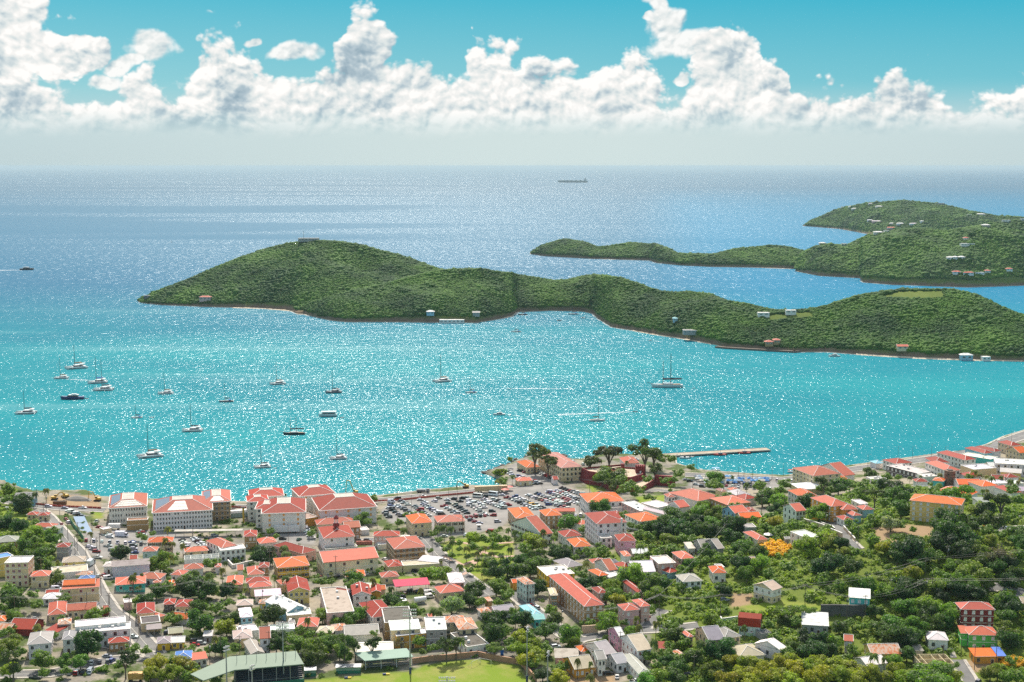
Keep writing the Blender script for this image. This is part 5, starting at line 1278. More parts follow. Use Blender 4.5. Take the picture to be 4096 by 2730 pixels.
TCOL = dict(d=[(.050, .100, .022), (.036, .080, .022), (.070, .125, .024)], g=[(.140, .215, .030), (.165, .235, .034), (.110, .190, .030)], y=[(.250, .270, .022), (.215, .245, .022), (.270, .275, .022)], T=[(.06, .095, .024), (.075, .115, .026)],
            u=[(.125, .20, .03)], s=[(.17, .25, .03)], t=[(.075, .12, .03)], b=[(.13, .115, .08)], f=[(.42, .26, .02)], w=[(.22, .24, .14)], n=[(.17, .09, .04)], c=[(.035, .08, .02)])
KIND = dict(d='dense dark green tree', g='leafy mid-green tree', y='yellowish green tree', T='open-crowned tall tree', u='flat-topped spreading tree', s='low bright green bush', t='slender feathery tree', b='bare greyish tree', f='yellow-flowering tree', w='pale whitish-leaved tree', n='reddish brown tree', c='narrow column-shaped tree', p='coconut palm')
items = []
for ln in TREES.strip().splitlines():
    tl, *es = ln.split()
    for e_ in es:
        x_, y_, w_ = e_[:-1].split(','); k_ = e_[-1]
        items.append((tl, float(x_), float(y_), float(w_), k_))
def near_label(u, v, used, what):
    """describe a thing by the nearest named building"""
    c_ = sorted(BLD, key=lambda b_: (max(abs(b_[1] - u) - b_[3], 0)) ** 2 + (1.6 * max(abs(b_[2] - v) - b_[4], 0)) ** 2)[:7]
    for b_ in c_:
        du, dv = u - b_[1], v - b_[2]
        if abs(du) / (b_[3] + 8) > abs(dv) / (b_[4] + 8): rel = 'right of' if du > 0 else 'left of'
        else: rel = 'just below' if dv > 0 else 'just above'
        lb = what + ' ' + rel + ' the ' + b_[0]
        if lb not in used and len(lb.split()) <= 16: used.add(lb); return lb
    b_ = c_[0]; n_ = 2; rel = 'left' if u < b_[1] else 'right'
    ords = ['', '', 'second', 'third', 'fourth', 'fifth', 'sixth', 'seventh', 'eighth', 'ninth', 'tenth', 'eleventh', 'twelfth']
    while n_ < 13:
        lb = ords[n_] + ' nearest ' + what + ' ' + rel + ' of the ' + b_[0]
        if lb not in used: used.add(lb); return lb
        n_ += 1
    used.add(lb); return lb
USED = set()
recs = []
for tl, x_, y_, w_, k_ in items:
    u, v = T(tl, x_, y_); sc = 2.941 if tl in 'mno' else 3.361; wp = w_ / sc
    hc = 5.0
    for _ in range(4):
        X_, Y_, Z_ = loc(u, v, hc); ppm = proj(X_, Y_, Z_)[2]; Wm = wp / ppm
        hc = {'p': 9.0 if wp > 34 else 6.5, 'T': Wm * .85 + 2.5, 't': Wm * .9 + 2, 'u': Wm * .32 + 2.2, 's': Wm * .22, 'b': Wm * .6 + 1}.get(k_, Wm * .42 + 1.2)
    # push out of buildings
    inside = False
    for fx, fy, hw, hd, ax, ay in FOOT:
        dx, dy = X_ - fx, Y_ - fy; lx = dx * ax + dy * ay; ly = -dx * ay + dy * ax
        if abs(lx) < hw and abs(ly) < hd:
            # step towards the camera in front of that wall
            X_ += (-ay) * (-(hd + ly + .5)); Y_ += ax * (-(hd + ly + .5)); Z_ = max(hz(X_, Y_), 0); break
    recs.append([Wm, X_, Y_, Z_, hc, k_, u, v, wp])
tr = sorted([r_ for r_ in recs if r_[5] not in 'ps'], key=lambda r_: -r_[8])
big_, small_ = tr[:300], tr[300:]
def add_tree(r_, as_stuff=False):
    Wm, X_, Y_, Z_, hc, k_, u, v, wp = r_
    if k_ == 'p':
        H_ = hc + 0; me_t, me_c = rng.choice(PALM); cs_ = max(.6, min(1.5, Wm / (H_ * .72)))
        root = empty('palm_tree', (X_, Y_, Z_), rng.random() * 6.28, near_label(u, v, USED, KIND[k_]), 'palm tree', 'coconut palms about the town')
        link('trunk', me_t, root, scale=(H_, H_, H_)); o_ = link('fronds', me_c, root, (.12, .17, .028) if rng.random() < .7 else (.19, .19, .04), scale=(H_ * cs_, H_ * cs_, H_))
        if cs_ > 1: pass
        return
    nm = 'bush' if k_ == 's' else 'tree'
    cm = rng.choice(CROWN[k_])
    root = empty(nm, (X_, Y_, Z_), rng.random() * 6.28, near_label(u, v, USED, KIND[k_]), nm, 'low bushes in the town' if k_ == 's' else 'trees standing among the town houses')
    tm = rng.choice(TRUNKW if k_ in 'uTb' else TRUNK)
    zc = hc - {'T': Wm * .18, 'u': Wm * .10, 't': Wm * .45}.get(k_, Wm * .26)
    hh_ = hc + (.1 * Wm if k_ == 'b' else 0)
    link('trunk', tm, root, scale=(max(Wm * .9, 2), max(Wm * .9, 2), max(hh_, 1)))
    col = rng.choice(TCOL[k_]); col = tuple(c_ * rng.uniform(.88, 1.15) for c_ in col)
    q = rng.uniform(.95, 1.08); zs = .55 if k_ == 'c' else 1
    link('crown', cm, root, col, loc=(0, 0, max(zc, .2)), scale=(Wm * q * .92, Wm * .92, Wm * rng.uniform(.85, 1.05) * (1.5 if k_ == 'c' else 1)))
for r_ in big_ + [r_ for r_ in recs if r_[5] in 'ps']: add_tree(r_)
# the smaller trees beyond the three hundred largest, in one object
def merged(name, recs_, label):
    vs, fs, n_ = [], [], 0; rr = np.random.default_rng(3)
    base = crown_mesh('tmp', 99, 8, 420, .05); bv = np.zeros(len(base.vertices) * 3); base.vertices.foreach_get('co', bv); bv = bv.reshape(-1, 3)
    fq = [list(p_.vertices) for p_ in base.polygons]; f4 = np.array([q_ if len(q_) == 4 else q_ + [q_[2]] for q_ in fq]); quads = np.array([len(q_) == 4 for q_ in fq])
    bq = f4[quads]; bt = f4[~quads][:, :3]
    allv, allq, allt = [], [], []
    for Wm, X_, Y_, Z_, hc, *_ in recs_:
        a_ = rr.random() * 6.28; c_, s_ = math.cos(a_), math.sin(a_); q_ = bv * Wm * .95
        allv.append(np.stack([q_[:, 0] * c_ - q_[:, 1] * s_ + X_, q_[:, 0] * s_ + q_[:, 1] * c_ + Y_, q_[:, 2] + Z_ + max(hc - Wm * .26, 0)], -1)); allq.append(bq + n_); allt.append(bt + n_); n_ += len(bv)
    V = np.concatenate(allv); Q = np.concatenate(allq); Tt = np.concatenate(allt)
    # triangles kept as degenerate-free quads by splitting: use two meshes' worth of faces in one list
    me = bpy.data.meshes.new(name); L = len(Q) * 4 + len(Tt) * 3
    me.vertices.add(len(V)); me.vertices.foreach_set('co', V.astype(np.float32).ravel()); me.loops.add(L)
    me.loops.foreach_set('vertex_index', np.concatenate([Q.ravel(), Tt.ravel()]).astype(np.int32)); me.polygons.add(len(Q) + len(Tt))
    me.polygons.foreach_set('loop_start', np.concatenate([np.arange(len(Q)) * 4, len(Q) * 4 + np.arange(len(Tt)) * 3]).astype(np.int32)); me.materials.append(leaf_m); me.update(calc_edges=True)
    o_ = link(name, me, None, (.12, .19, .03)); o_['kind'] = 'stuff'; o_['label'] = label; bpy.data.meshes.remove(base); return o_
merged('small_trees', small_, 'small trees and garden bushes scattered between the town houses')
# undergrowth over the vegetated slopes and between the houses
ys_, xs_ = np.nonzero((VEGL > .35) & (SDF > 6) & (PU > -60) & (PU < 4160) & (PV < 2800))
rr = np.random.default_rng(12)
def clear(X_, Y_, pad=1.0):
    ok = np.ones(len(X_), bool)
    for fx, fy, hw, hd, ax, ay in FOOT:
        dx, dy = X_ - fx, Y_ - fy; ok &= ~((np.abs(dx * ax + dy * ay) < hw + pad) & (np.abs(-dx * ay + dy * ax) < hd + pad))
    for p_, w_ in ROADS:
        P_ = [loc(*q_)[:2] for q_ in p_]; ok &= -seg_dist(X_, Y_, P_, False) < 0 if False else seg_dist(X_, Y_, P_, False) > w_ / 2 + 2
    return ok
def cover(name, label, ii, jj, n, size, col, zoff=0.0, pad=1.0):
    k = rr.choice(len(ii), n); X_ = gxs[jj[k]] + rr.uniform(-1, 1, n); Y_ = gys[ii[k]] + rr.uniform(-1, 1, n); ok = clear(X_, Y_, pad); X_, Y_ = X_[ok], Y_[ok]
    recs_ = [(s_, x_, y_, hz(x_, y_) - .25 * s_ + zoff, s_ * .26) for x_, y_, s_ in zip(X_, Y_, size * np.exp(rr.normal(0, .35, len(X_))))]
    o_ = merged(name, recs_, label); o_.color = col + (1,); return o_
cover('undergrowth', 'bright green bushes and vines covering the hillside', ys_, xs_, 2900, 3.7, (.215, .285, .028))
cover('undergrowth', 'dark green scrub filling the hillside gaps', ys_, xs_, 1100, 4.6, (.13, .20, .028))
ys2, xs2 = np.nonzero((VEGL < .2) & (gra < .1) & (pav < .1) & (dirt < .1) & (SDF > 12) & (PU > -60) & (PU < 4160) & (PV < 2800) & (PV > 2060))
cover('garden_shrubs', 'garden shrubs along the plots of the town', ys2, xs2, 1300, 2.7, (.13, .20, .03))
fl = (PU > 3050) & (PU < 3145) & (PV > 2185) & (PV < 2232)
ys3, xs3 = np.nonzero(fl); cover('flowering_vine', 'golden orange flowering vine spread over the slope', ys3, xs3, 70, 3.4, (.62, .37, .02), .9, -9)
fl = (PU > 4010) & (PU < 4110) & (PV > 2645) & (PV < 2672)
ys3, xs3 = np.nonzero(fl); cover('flowering_vine', 'golden orange flowering vine at the right edge', ys3, xs3, 40, 2.6, (.62, .37, .02), .4, -9)
# ------------------------------------------------------------------ vehicles
def car_parts(kind):
    """body (paint), glass, wheels at origin facing +X"""
    L, Wd, H = dict(saloon=(4.5, 1.75, 1.42), suv=(4.6, 1.85, 1.75), van=(5.0, 1.95, 2.1), pickup=(5.3, 1.9, 1.75), bus=(7.0, 2.2, 2.8), truck=(7.5, 2.4, 3.2))[kind]
    bd, gl, wh = MB(), MB(), MB(); h = Wd / 2; l = L / 2; b0 = .32; bh = dict(saloon=.86, suv=1.02, van=1.15, pickup=1.0, bus=1.5, truck=1.2)[kind]
    bd.loft([[(x_, s_ * w_, z_) for s_, w_, z_ in ((-1, h * k * .94, b0), (-1, h * k, b0 + .25), (-1, h * k * .97, t_), (1, h * k * .97, t_), (1, h * k, b0 + .25), (1, h * k * .94, b0))] for x_, k, t_ in ((-l, .86, bh - .22), (-l + .18, .97, bh - .03), (-l * .4, 1, bh), (l * .45, 1, bh), (l - .25, .95, bh - .14), (l, .82, bh - .34))], paint)
    if kind == 'truck':
        bd.box(-l, l - 2.2, -h, h, .8, H, paint); cab = (l - 2.0, l - 1.9, l - .8, l - .3); H = 2.3
    else: cab = dict(saloon=(-l + .45, -l + 1.15, l * .12, l * .52), suv=(-l + .08, -l + .45, l * .15, l * .5), van=(-l + .05, -l + .2, l * .45, l * .8), pickup=(-.55, -.35, l * .15, l * .5), bus=(-l + .05, -l + .15, l * .85, l * .96))[kind]
    x0, x1, x2, x3 = cab; hw, tw = h * .93, h * .76
    def ring(z, xa, xb, w_): return [(xa, -w_, z), (xb, -w_, z), (xb, w_, z), (xa, w_, z)]
    gl.loft([ring(bh - .03, x0, x3, hw), ring(H - .1, x1 - .02, x2 + .02, tw + .03)], glass_m)
    bd.loft([ring(H - .13, x1 - .08, x2 + .08, tw + .05), ring(H, x1 + .04, x2 - .04, tw - .05)], paint)
    for xx, yy in ((x0 + .03, hw), (x3 - .03, hw), ((x0 + x3) / 2, hw)):
        for s_ in (-1, 1): bd.tube((xx, s_ * (yy + .005), bh - .05), (x1 + (x2 - x1) * (xx - x0) / (x3 - x0), s_ * (tw + .035), H - .08), .05, paint, 4)
    if kind in ('van', 'bus'):   # panelled rear sides
        for s_ in (-1, 1): bd.box(x0 + .1, x0 + L * (.42 if kind == 'van' else .12), min(s_ * tw, s_ * hw) - .02, max(s_ * tw, s_ * hw) + .02, bh - .1, H - .12, paint)
    if kind == 'pickup': bd.box(-l + .15, -.75, -h * .75, h * .75, bh - .35, bh + .02, dark_m)
    lt = MB()
    for s_ in (-1, 1): lt.box(l - .09, l + .01, s_ * h * .62 - .17, s_ * h * .62 + .17, bh - .5, bh - .34, white_m); lt.box(-l - .01, -l + .1, s_ * h * .68 - .13, s_ * h * .68 + .13, bh - .45, bh - .22, redp)
    ws = MB(); ws.tube((0, -.11, 0), (0, .11, 0), .33, tyre_m, 10); ws.tube((0, -.125, 0), (0, .125, 0), .18, metal_m, 8)
    return bd, gl, lt, ws, [(sx * l * .62, sy * (h - .1), .33) for sx in (-1, 1) for sy in (-1, 1)]
paint = car_m
CARS = {}
for k_ in ('saloon', 'suv', 'van', 'pickup', 'bus', 'truck'):
    bd, gl, lt, ws, wp_ = car_parts(k_)
    one = MB()
    one.v, one.f, one.k, one.mats = list(bd.v), [list(q_) for q_ in bd.f], list(bd.k), list(bd.mats)
    for p_ in (gl, lt): one.v, one.f, one.k, one.mats = merge(one, p_)
    for w_ in wp_:
        tw_ = MB(); tw_.tube((w_[0], w_[1] - .11, .33), (w_[0], w_[1] + .11, .33), .33, tyre_m, 8); one.v, one.f, one.k, one.mats = merge(one, tw_)
    CARS[k_] = dict(one=one.mesh(k_), body=bd.mesh('body'), glass=gl.mesh('windows'), lights=lt.mesh('lamps'), wheel=ws.mesh('wheel'), wp=wp_)
CCOL = dict(white=(.78, .78, .76), silver=(.42, .43, .44), grey=(.14, .145, .15), black=(.012, .012, .014), red=(.36, .012, .015), blue=(.015, .05, .22), green=(.03, .12, .06), yellow=(.72, .42, .02), tan=(.45, .38, .28))
KN = dict(saloon='saloon car', suv='off-roader', van='van', pickup='pickup truck', bus='minibus', truck='box truck')
def car(x_, y_, rz, kind, colr, label, group=None, detail=False):
    z_ = hz(x_, y_) + .04; nm = dict(saloon='car', suv='car', van='van', pickup='pickup_truck', bus='minibus', truck='box_truck')[kind]; C_ = CARS[kind]
    cc = tuple(c_ * rng.uniform(.9, 1.08) for c_ in CCOL[colr])
    if not detail: o_ = link(nm, C_['one'], None, cc, (x_, y_, z_), rz)
    else:
        o_ = empty(nm, (x_, y_, z_), rz); link('body', C_['body'], o_, cc); link('windows', C_['glass'], o_, cc); link('lamps', C_['lights'], o_)
        for w_ in C_['wp']: link('wheel', C_['wheel'], o_, loc=w_)
    tag(o_, label, nm.replace('_', ' '), group)
    return o_
MIXC = ['white'] * 11 + ['silver'] * 5 + ['grey'] * 3 + ['black'] * 5 + ['red'] * 3 + ['blue'] * 2 + ['tan']
MIXK = ['saloon'] * 8 + ['suv'] * 8 + ['pickup'] * 2 + ['van'] * 2
ORD = ['first', 'second', 'third', 'fourth', 'fifth', 'sixth', 'seventh', 'eighth', 'ninth', 'tenth', 'eleventh', 'twelfth', 'thirteenth', 'fourteenth', 'fifteenth', 'sixteenth']
# rows: photo start, photo end, count, row name
ROWS = [((2250, 1952), (2348, 1986), 10, 'the dark row nearest the red fort', 'gbs'), ((2196, 1969), (2330, 2021), 12, 'the second row from the red fort', ''), ((2228, 1962), (2334, 2006), 11, 'the twin row facing the fort row', ''), ((2112, 1980), (2266, 2034), 13, 'the long middle row', ''), ((2150, 1974), (2270, 2018), 11, 'the row above the long middle row', ''),
        ((2046, 1994), (2140, 2036), 9, 'the left-middle row of the lot', ''), ((2062, 1986), (2168, 2030), 9, 'the row above the left-middle row', ''), ((2076, 1905), (2160, 1934), 8, 'the row below the cream barracks', ''), ((2064, 1912), (2140, 1936), 6, 'the row beside the cream kiosk house', ''), ((2150, 1886), (2206, 1912), 7, 'the row beside the large cream building', ''), ((2012, 1878), (2048, 1899), 5, 'the row on the rocky spit', ''),
        ((1660, 2024), (1711, 2062), 8, 'the left half of the central block', 'gbs'), ((1693, 2016), (1766, 2058), 9, 'the right half of the central block', ''), ((1562, 2014), (1566, 2036), 3, 'the cluster by the site entrance', 'g'), ((1556, 2032), (1608, 2064), 5, 'the front left row', 'b'), ((1590, 2022), (1650, 2054), 6, 'the second front left row', ''), ((1541, 2050), (1556, 2068), 3, 'the short row by the lot gate', 'g'),
        ((1776, 2024), (1828, 2054), 5, 'the small row beside the central block', ''), ((1820, 2018), (1868, 2052), 6, 'the small row under the minibus', 'b'), ((1878, 2012), (1942, 2060), 8, 'the white row under the lot lamp', 'w'), ((1906, 2004), (1938, 2030), 5, 'the row behind the white row', 'w'), ((1950, 2008), (2014, 2032), 7, 'the row above the brown building', 'w'), ((1976, 1998), (2034, 2020), 5, 'the back row above the brown building', 'w'),
        ((1866, 2068), (1938, 2062), 5, 'the loose line at the lower edge', 'r'), ((1884, 2080), (1918, 2092), 3, 'the trio by the guard booth', ''), ((1590, 1996), (1632, 2018), 4, 'the group beside the white delivery van', 'g'),
        ((1330, 2148), (1362, 2152), 0, '', ''), ((1218, 2110), (1246, 2152), 6, 'the row left of the church hall', 'w'), ((775, 2152), (818, 2186), 8, 'the white row by the long canopy', 'w'), ((728, 2160), (752, 2190), 5, 'the second row under the palms', 'w'), ((345, 2162), (565, 2176), 8, 'the upper line of the lower car park', ''), ((356, 2186), (386, 2206), 3, 'the left side of the lower car park', 'r'), ((432, 2184), (448, 2200), 2, 'the middle of the lower car park', ''), ((528, 2168), (540, 2210), 4, 'the line right of the round tree', ''),
        ((425, 2136), (440, 2148), 4, 'the group beside the white office complex', 'w'), ((470, 2130), (485, 2140), 3, 'the trio before the tan annex', ''), ((560, 2126), (572, 2140), 3, 'the cars right of the tan annex', ''), ((275, 2044), (328, 2064), 6, 'the cluster by the left road junction', 'b'),
        ((1585, 2282), (1700, 2268), 6, 'the line before the long low building', 'w'), ((1735, 2270), (1755, 2270), 2, 'the end of the long low building', ''), ((1640, 2362), (1738, 2372), 4, 'the cars under the magenta canopy', 'b'), ((1712, 2364), (1718, 2388), 4, 'the cars right of the magenta canopy', 'w'), ((1604, 2374), (1612, 2412), 4, 'the cars left of the magenta canopy', ''),
        ((366, 2650), (430, 2646), 3, 'the upper line of the ballpark lot', 'b'), ((280, 2690), (360, 2688), 4, 'the lower line of the ballpark lot', ''), ((2825, 1924), (3020, 1938), 10, 'the upper line of the market car park', ''), ((2835, 1940), (3050, 1948), 10, 'the middle line of the market car park', ''), ((2890, 1952), (3080, 1956), 7, 'the lower line of the market car park', ''), ((3080, 1918), (3196, 1926), 5, 'the line before the cream three-storey building', 'w'),
        ((220, 2322), (250, 2334), 3, 'the yard of the tan two-storey hall', 'w'), ((88, 2480), (138, 2478), 3, 'the yard above the maroon hall', ''), ((2260, 2062), (2345, 2062), 5, 'the row under the pink-roofed market shed', '')]
nc = 0
for (u0, v0), (u1, v1), n_, nm_, bias in ROWS:
    for i in range(n_):
        s_ = i / max(n_ - 1, 1); u, v = u0 + (u1 - u0) * s_, v0 + (v1 - v0) * s_
        X_, Y_, Z_ = loc(u, v, .6)
        a_ = loc(u0, v0)[:2]; b_ = loc(u1, v1)[:2]; ra = math.atan2(b_[1] - a_[1], b_[0] - a_[0])
        head = ra + math.pi / 2 if abs(v1 - v0) < abs(u1 - u0) * .25 else rng.choice([.05, math.pi]) + .12
        c_ = rng.choice(MIXC)
        if bias and rng.random() < .6: c_ = {'g': 'grey', 'b': 'black', 's': 'silver', 'w': 'white', 'r': 'red'}[rng.choice(bias)]
        k_ = rng.choice(MIXK)
        lb = c_ + ' ' + KN[k_] + ', ' + ORD[i] + ' from the left in ' + nm_
        car(X_, Y_, head + rng.uniform(-.06, .06), k_, c_, lb, 'cars parked in the waterfront town', v > 2250); nc += 1
SINGLES = [('e', 690, 355, 'van', 'white', 0, 'white delivery van parked at the top left of the car park'), ('e', 1110, 285, 'pickup', 'white', 0, 'white pickup truck alone on the seafront road'), ('e', 1080, 330, 'saloon', 'white', .1, 'white car on the lot road below the white pickup'), ('e', 1135, 365, 'pickup', 'white', -.2, 'white pickup truck with dark load inside the lot'), ('e', 1270, 350, 'suv', 'white', 2.6, 'white off-roader turning in the upper lot'), ('e', 1440, 330, 'saloon', 'white', 2.9, 'white car near the top middle of the lot'),
           ('e', 1530, 320, 'suv', 'black', 2.6, 'black off-roader near the top middle of the lot'), ('e', 1330, 310, 'suv', 'tan', .2, 'tan off-roader beside the red barrier'), ('e', 1645, 310, 'suv', 'black', 2.7, 'black off-roader left of the white minibus'), ('e', 1700, 300, 'saloon', 'silver', 2.7, 'silver car left of the white minibus'), ('e', 1610, 352, 'pickup', 'black', .2, 'black pickup truck under the lot lamp'), ('e', 1460, 380, 'suv', 'grey', .05, 'grey off-roader alone in the open lane'), ('e', 1850, 290, 'bus', 'white', 2.8, 'white minibus at the top of the lot'), ('e', 1950, 285, 'suv', 'black', 2.9, 'dark off-roader beside the white minibus'), ('e', 2060, 265, 'bus', 'white', 2.7, 'white minibus before the long trailer'), ('e', 1940, 325, 'pickup', 'white', .1, 'white pickup truck below the white minibus'), ('e', 2250, 300, 'pickup', 'red', .1, 'red pickup truck near the lot entrance'), ('e', 2175, 265, 'saloon', 'white', 2.8, 'white car beside the red parasol'),
           ('e', 1740, 350, 'van', 'white', .1, 'white van above the green-topped truck'), ('e', 1810, 375, 'van', 'white', .1, 'white van below the upper white van'), ('e', 1745, 400, 'van', 'white', .1, 'white van left of the third one'), ('e', 2045, 485, 'suv', 'black', .05, 'black off-roader above the brown corner building'), ('e', 2060, 540, 'suv', 'red', 2.9, 'red off-roader above the brown corner building'), ('e', 2120, 625, 'suv', 'silver', .1, 'silver off-roader below the lot by the brown building'), ('e', 2015, 760, 'van', 'red', 3.1, 'dark red van on the park street'), ('e', 1055, 850, 'saloon', 'silver', 0, 'silver car below the cream verandah house'), ('e', 1405, 820, 'saloon', 'white', 0, 'white car on the street before the yellow building'), ('e', 1690, 800, 'saloon', 'white', 1.2, 'white car under the street palms'), ('e', 1412, 1140, 'saloon', 'white', 2.3, 'white car driving down the park street'), ('e', 600, 1130, 'saloon', 'white', 2.2, 'white car left of the large brown house'), ('e', 260, 880, 'suv', 'tan', 0, 'tan off-roader right of the church hall'), ('e', 370, 875, 'suv', 'grey', 0, 'grey off-roader right of the church hall'), ('e', 1015, 1290, 'suv', 'black', 0, 'black off-roader below the row of white cars'), ('e', 340, 1320, 'suv', 'white', 2.3, 'white off-roader above the orange-red cottage'),
           ('a', 110, 455, 'suv', 'white', 0, 'white off-roader on the left hillside'), ('a', 870, 440, 'saloon', 'silver', 0, 'silver car on the road by the yellow diggers'), ('a', 1110, 440, 'pickup', 'white', 0, 'white pickup truck before the office complex'), ('a', 650, 420, 'suv', 'white', 0, 'white off-roader beside the palms on the road'), ('a', 885, 590, 'saloon', 'red', 2.2, 'red car first in the queue on the left street'), ('a', 915, 635, 'suv', 'white', 2.2, 'white off-roader by the solar car sheds'), ('a', 828, 660, 'saloon', 'red', 1.8, 'red car driving up the left street'), ('a', 1300, 625, 'pickup', 'white', 1.5, 'white pickup truck by the green lawn'), ('a', 1335, 700, 'saloon', 'red', 0, 'dark red car beside the cream kiosk'), ('a', 1640, 815, 'truck', 'white', 0, 'white box truck in the lower car park'), ('a', 1225, 1195, 'truck', 'white', 1.45, 'white box truck driving down the left street'), ('a', 1320, 1360, 'saloon', 'silver', 1.5, 'silver car on the left street kerb'), ('a', 1395, 1340, 'saloon', 'red', 1.5, 'dark red car on the left street kerb'), ('a', 685, 1240, 'saloon', 'white', 1.4, 'white car behind the flat sandy roof'), ('a', 1450, 1385, 'van', 'white', .4, 'white van above the corner shop'), ('a', 1800, 940, 'saloon', 'green', 0, 'green car in the lower car park'), ('a', 1310, 1105, 'pickup', 'white', 0, 'white pickup truck at the lower car park corner'),
           ('b', 755, 150, 'van', 'white', 0, 'white long van left of the tan two-storey hall'), ('b', 1300, 350, 'saloon', 'white', 1.6, 'white car below the tan two-storey hall'), ('b', 1440, 1055, 'saloon', 'silver', 0, 'blue-grey car below the plank house'), ('b', 1507, 1115, 'suv', 'blue', 1.4, 'bright blue off-roader in the ballpark lot'), ('b', 475, 1335, 'pickup', 'grey', -.1, 'grey pickup truck at the bottom left'), ('b', 1215, 1255, 'van', 'silver', 1.5, 'silver minivan in the ballpark lot'), ('b', 1030, 1280, 'suv', 'red', 1.5, 'red off-roader in the ballpark lot'), ('b', 1780, 795, 'pickup', 'white', 0, 'white pickup truck right of the plank house'), ('b', 2240, 735, 'suv', 'black', 1.5, 'black off-roader beside the white carport'),
           ('c', 600, 815, 'suv', 'silver', .4, 'silver off-roader below the white canopy'), ('c', 510, 860, 'suv', 'black', 0, 'black off-roader under the right end of the canopy'), ('c', 1080, 945, 'van', 'silver', 0, 'silver minivan before the brown house'), ('c', 1515, 855, 'suv', 'black', 0, 'black off-roader below the long white trailer'), ('c', 1735, 865, 'saloon', 'green', 1.2, 'dark green car crossing the yard'), ('c', 580, 1000, 'suv', 'black', 0, 'black off-roader left of the white house'), ('c', 2120, 1345, 'saloon', 'silver', 2.2, 'silver car below the pale yellow warehouse'), ('c', 2260, 1350, 'suv', 'black', 1.8, 'black off-roader below the pale yellow warehouse'), ('c', 2040, 1375, 'saloon', 'red', 0, 'red car below the pale yellow warehouse'),
           ('d', 335, 900, 'saloon', 'red', 0, 'red car in the small car yard'), ('d', 420, 880, 'suv', 'silver', 0, 'silver off-roader in the small car yard'), ('d', 335, 855, 'suv', 'grey', 0, 'grey off-roader in the small car yard'), ('f', 1830, 1030, 'suv', 'white', 1.6, 'white off-roader behind the ballfield wall'), ('f', 1975, 1015, 'pickup', 'white', 1.2, 'white pickup truck behind the ballfield wall'), ('f', 1705, 1052, 'suv', 'silver', 0, 'silver off-roader behind the ballfield wall'), ('f', 1370, 1075, 'saloon', 'silver', 0, 'silver car behind the ballfield wall'), ('g', 800, 0, 'saloon', 'white', 0, 'white car by the small dark-roofed hut'), ('g', 1210, 232, 'saloon', 'silver', 2.4, 'pale car alone below the red fort'), ('g', 300, 400, 'van', 'yellow', 0, 'bright yellow van in the middle of the car park'), ('g', 380, 440, 'van', 'white', 0, 'white van below the yellow van'), ('g', 520, 395, 'suv', 'blue', 0, 'blue off-roader right of the yellow van'), ('g', 640, 370, 'van', 'white', 0, 'white van right of the blue off-roader'), ('g', 700, 390, 'van', 'white', 0, 'white van at the end of the middle row'), ('g', 550, 230, 'pickup', 'red', .1, 'bright red pickup truck near the fort row'),
           ('h', 270, 370, 'saloon', 'red', 2.2, 'red car above the turquoise roof'), ('h', 355, 405, 'suv', 'white', 2.2, 'white off-roader above the turquoise roof'), ('h', 1355, 915, 'suv', 'black', 2.7, 'black car below the street palm'), ('h', 620, 930, 'suv', 'white', .3, 'white car under the ballfield trees'), ('h', 1325, 1285, 'suv', 'black', 0, 'black off-roader before the tan-roofed bungalow'), ('h', 1440, 1330, 'saloon', 'white', 1.5, 'white car on the yellow lawn drive'), ('h', 1820, 535, 'pickup', 'red', .5, 'red pickup truck on the steep lane'), ('h', 2190, 620, 'van', 'white', .3, 'white van beside the vine slope'), ('h', 1690, 1395, 'pickup', 'white', .2, 'white pickup truck at the bottom edge'),
           ('j', 600, 300, 'suv', 'silver', .2, 'silver off-roader below the dark tree on the slope'), ('j', 120, 1310, 'suv', 'grey', .1, 'grey off-roader at the lower middle edge'), ('j', 515, 1240, 'suv', 'white', .2, 'white off-roader half hidden by bushes'), ('l', 2135, 160, 'suv', 'white', -.5, 'white off-roader on the right hill road'), ('l', 1740, 1400, 'suv', 'grey', 1.0, 'grey car at the bottom right edge'), ('k', 1900, 715, 'saloon', 'white', 0, 'white car on the hill drive'), ('k', 2115, 720, 'suv', 'white', 1.5, 'white off-roader on the hill drive'), ('k', 1810, 700, 'saloon', 'red', 1.2, 'red car on the hill drive'), ('k', 2310, 570, 'saloon', 'silver', .3, 'silver car at the upper hill road'),
           ('i', 75, 60, 'saloon', 'silver', .2, 'silver car right of the fort wall'), ('i', 130, 80, 'suv', 'black', .1, 'black off-roader right of the fort wall'), ('i', 215, 125, 'saloon', 'silver', -.4, 'silver car on the market street'), ('i', 300, 155, 'suv', 'black', -.4, 'black off-roader on the market street'), ('m', 1150, 312, 'suv', 'white', 1.8, 'white off-roader on the seaside lawn'), ('m', 1270, 345, 'suv', 'white', 1.8, 'white off-roader below the seaside lawn'), ('m', 1440, 310, 'suv', 'red', 0, 'dark red off-roader beside the seaside lawn'), ('m', 1895, 290, 'suv', 'white', .1, 'white off-roader behind the salmon pavilion'), ('m', 590, 435, 'saloon', 'red', .2, 'red car beside the cream barracks'), ('m', 525, 420, 'suv', 'black', 2.6, 'black off-roader beside the cream barracks'), ('m', 660, 440, 'saloon', 'black', .1, 'black car beside the cream barracks')]
for tl, x_, y_, k_, c_, rz, lb in SINGLES:
    u, v = T(tl, x_, y_); X_, Y_, Z_ = loc(u, v, .7); car(X_, Y_, rz, k_, c_, lb, None, v > 2250); nc += 1
print('cars', nc)

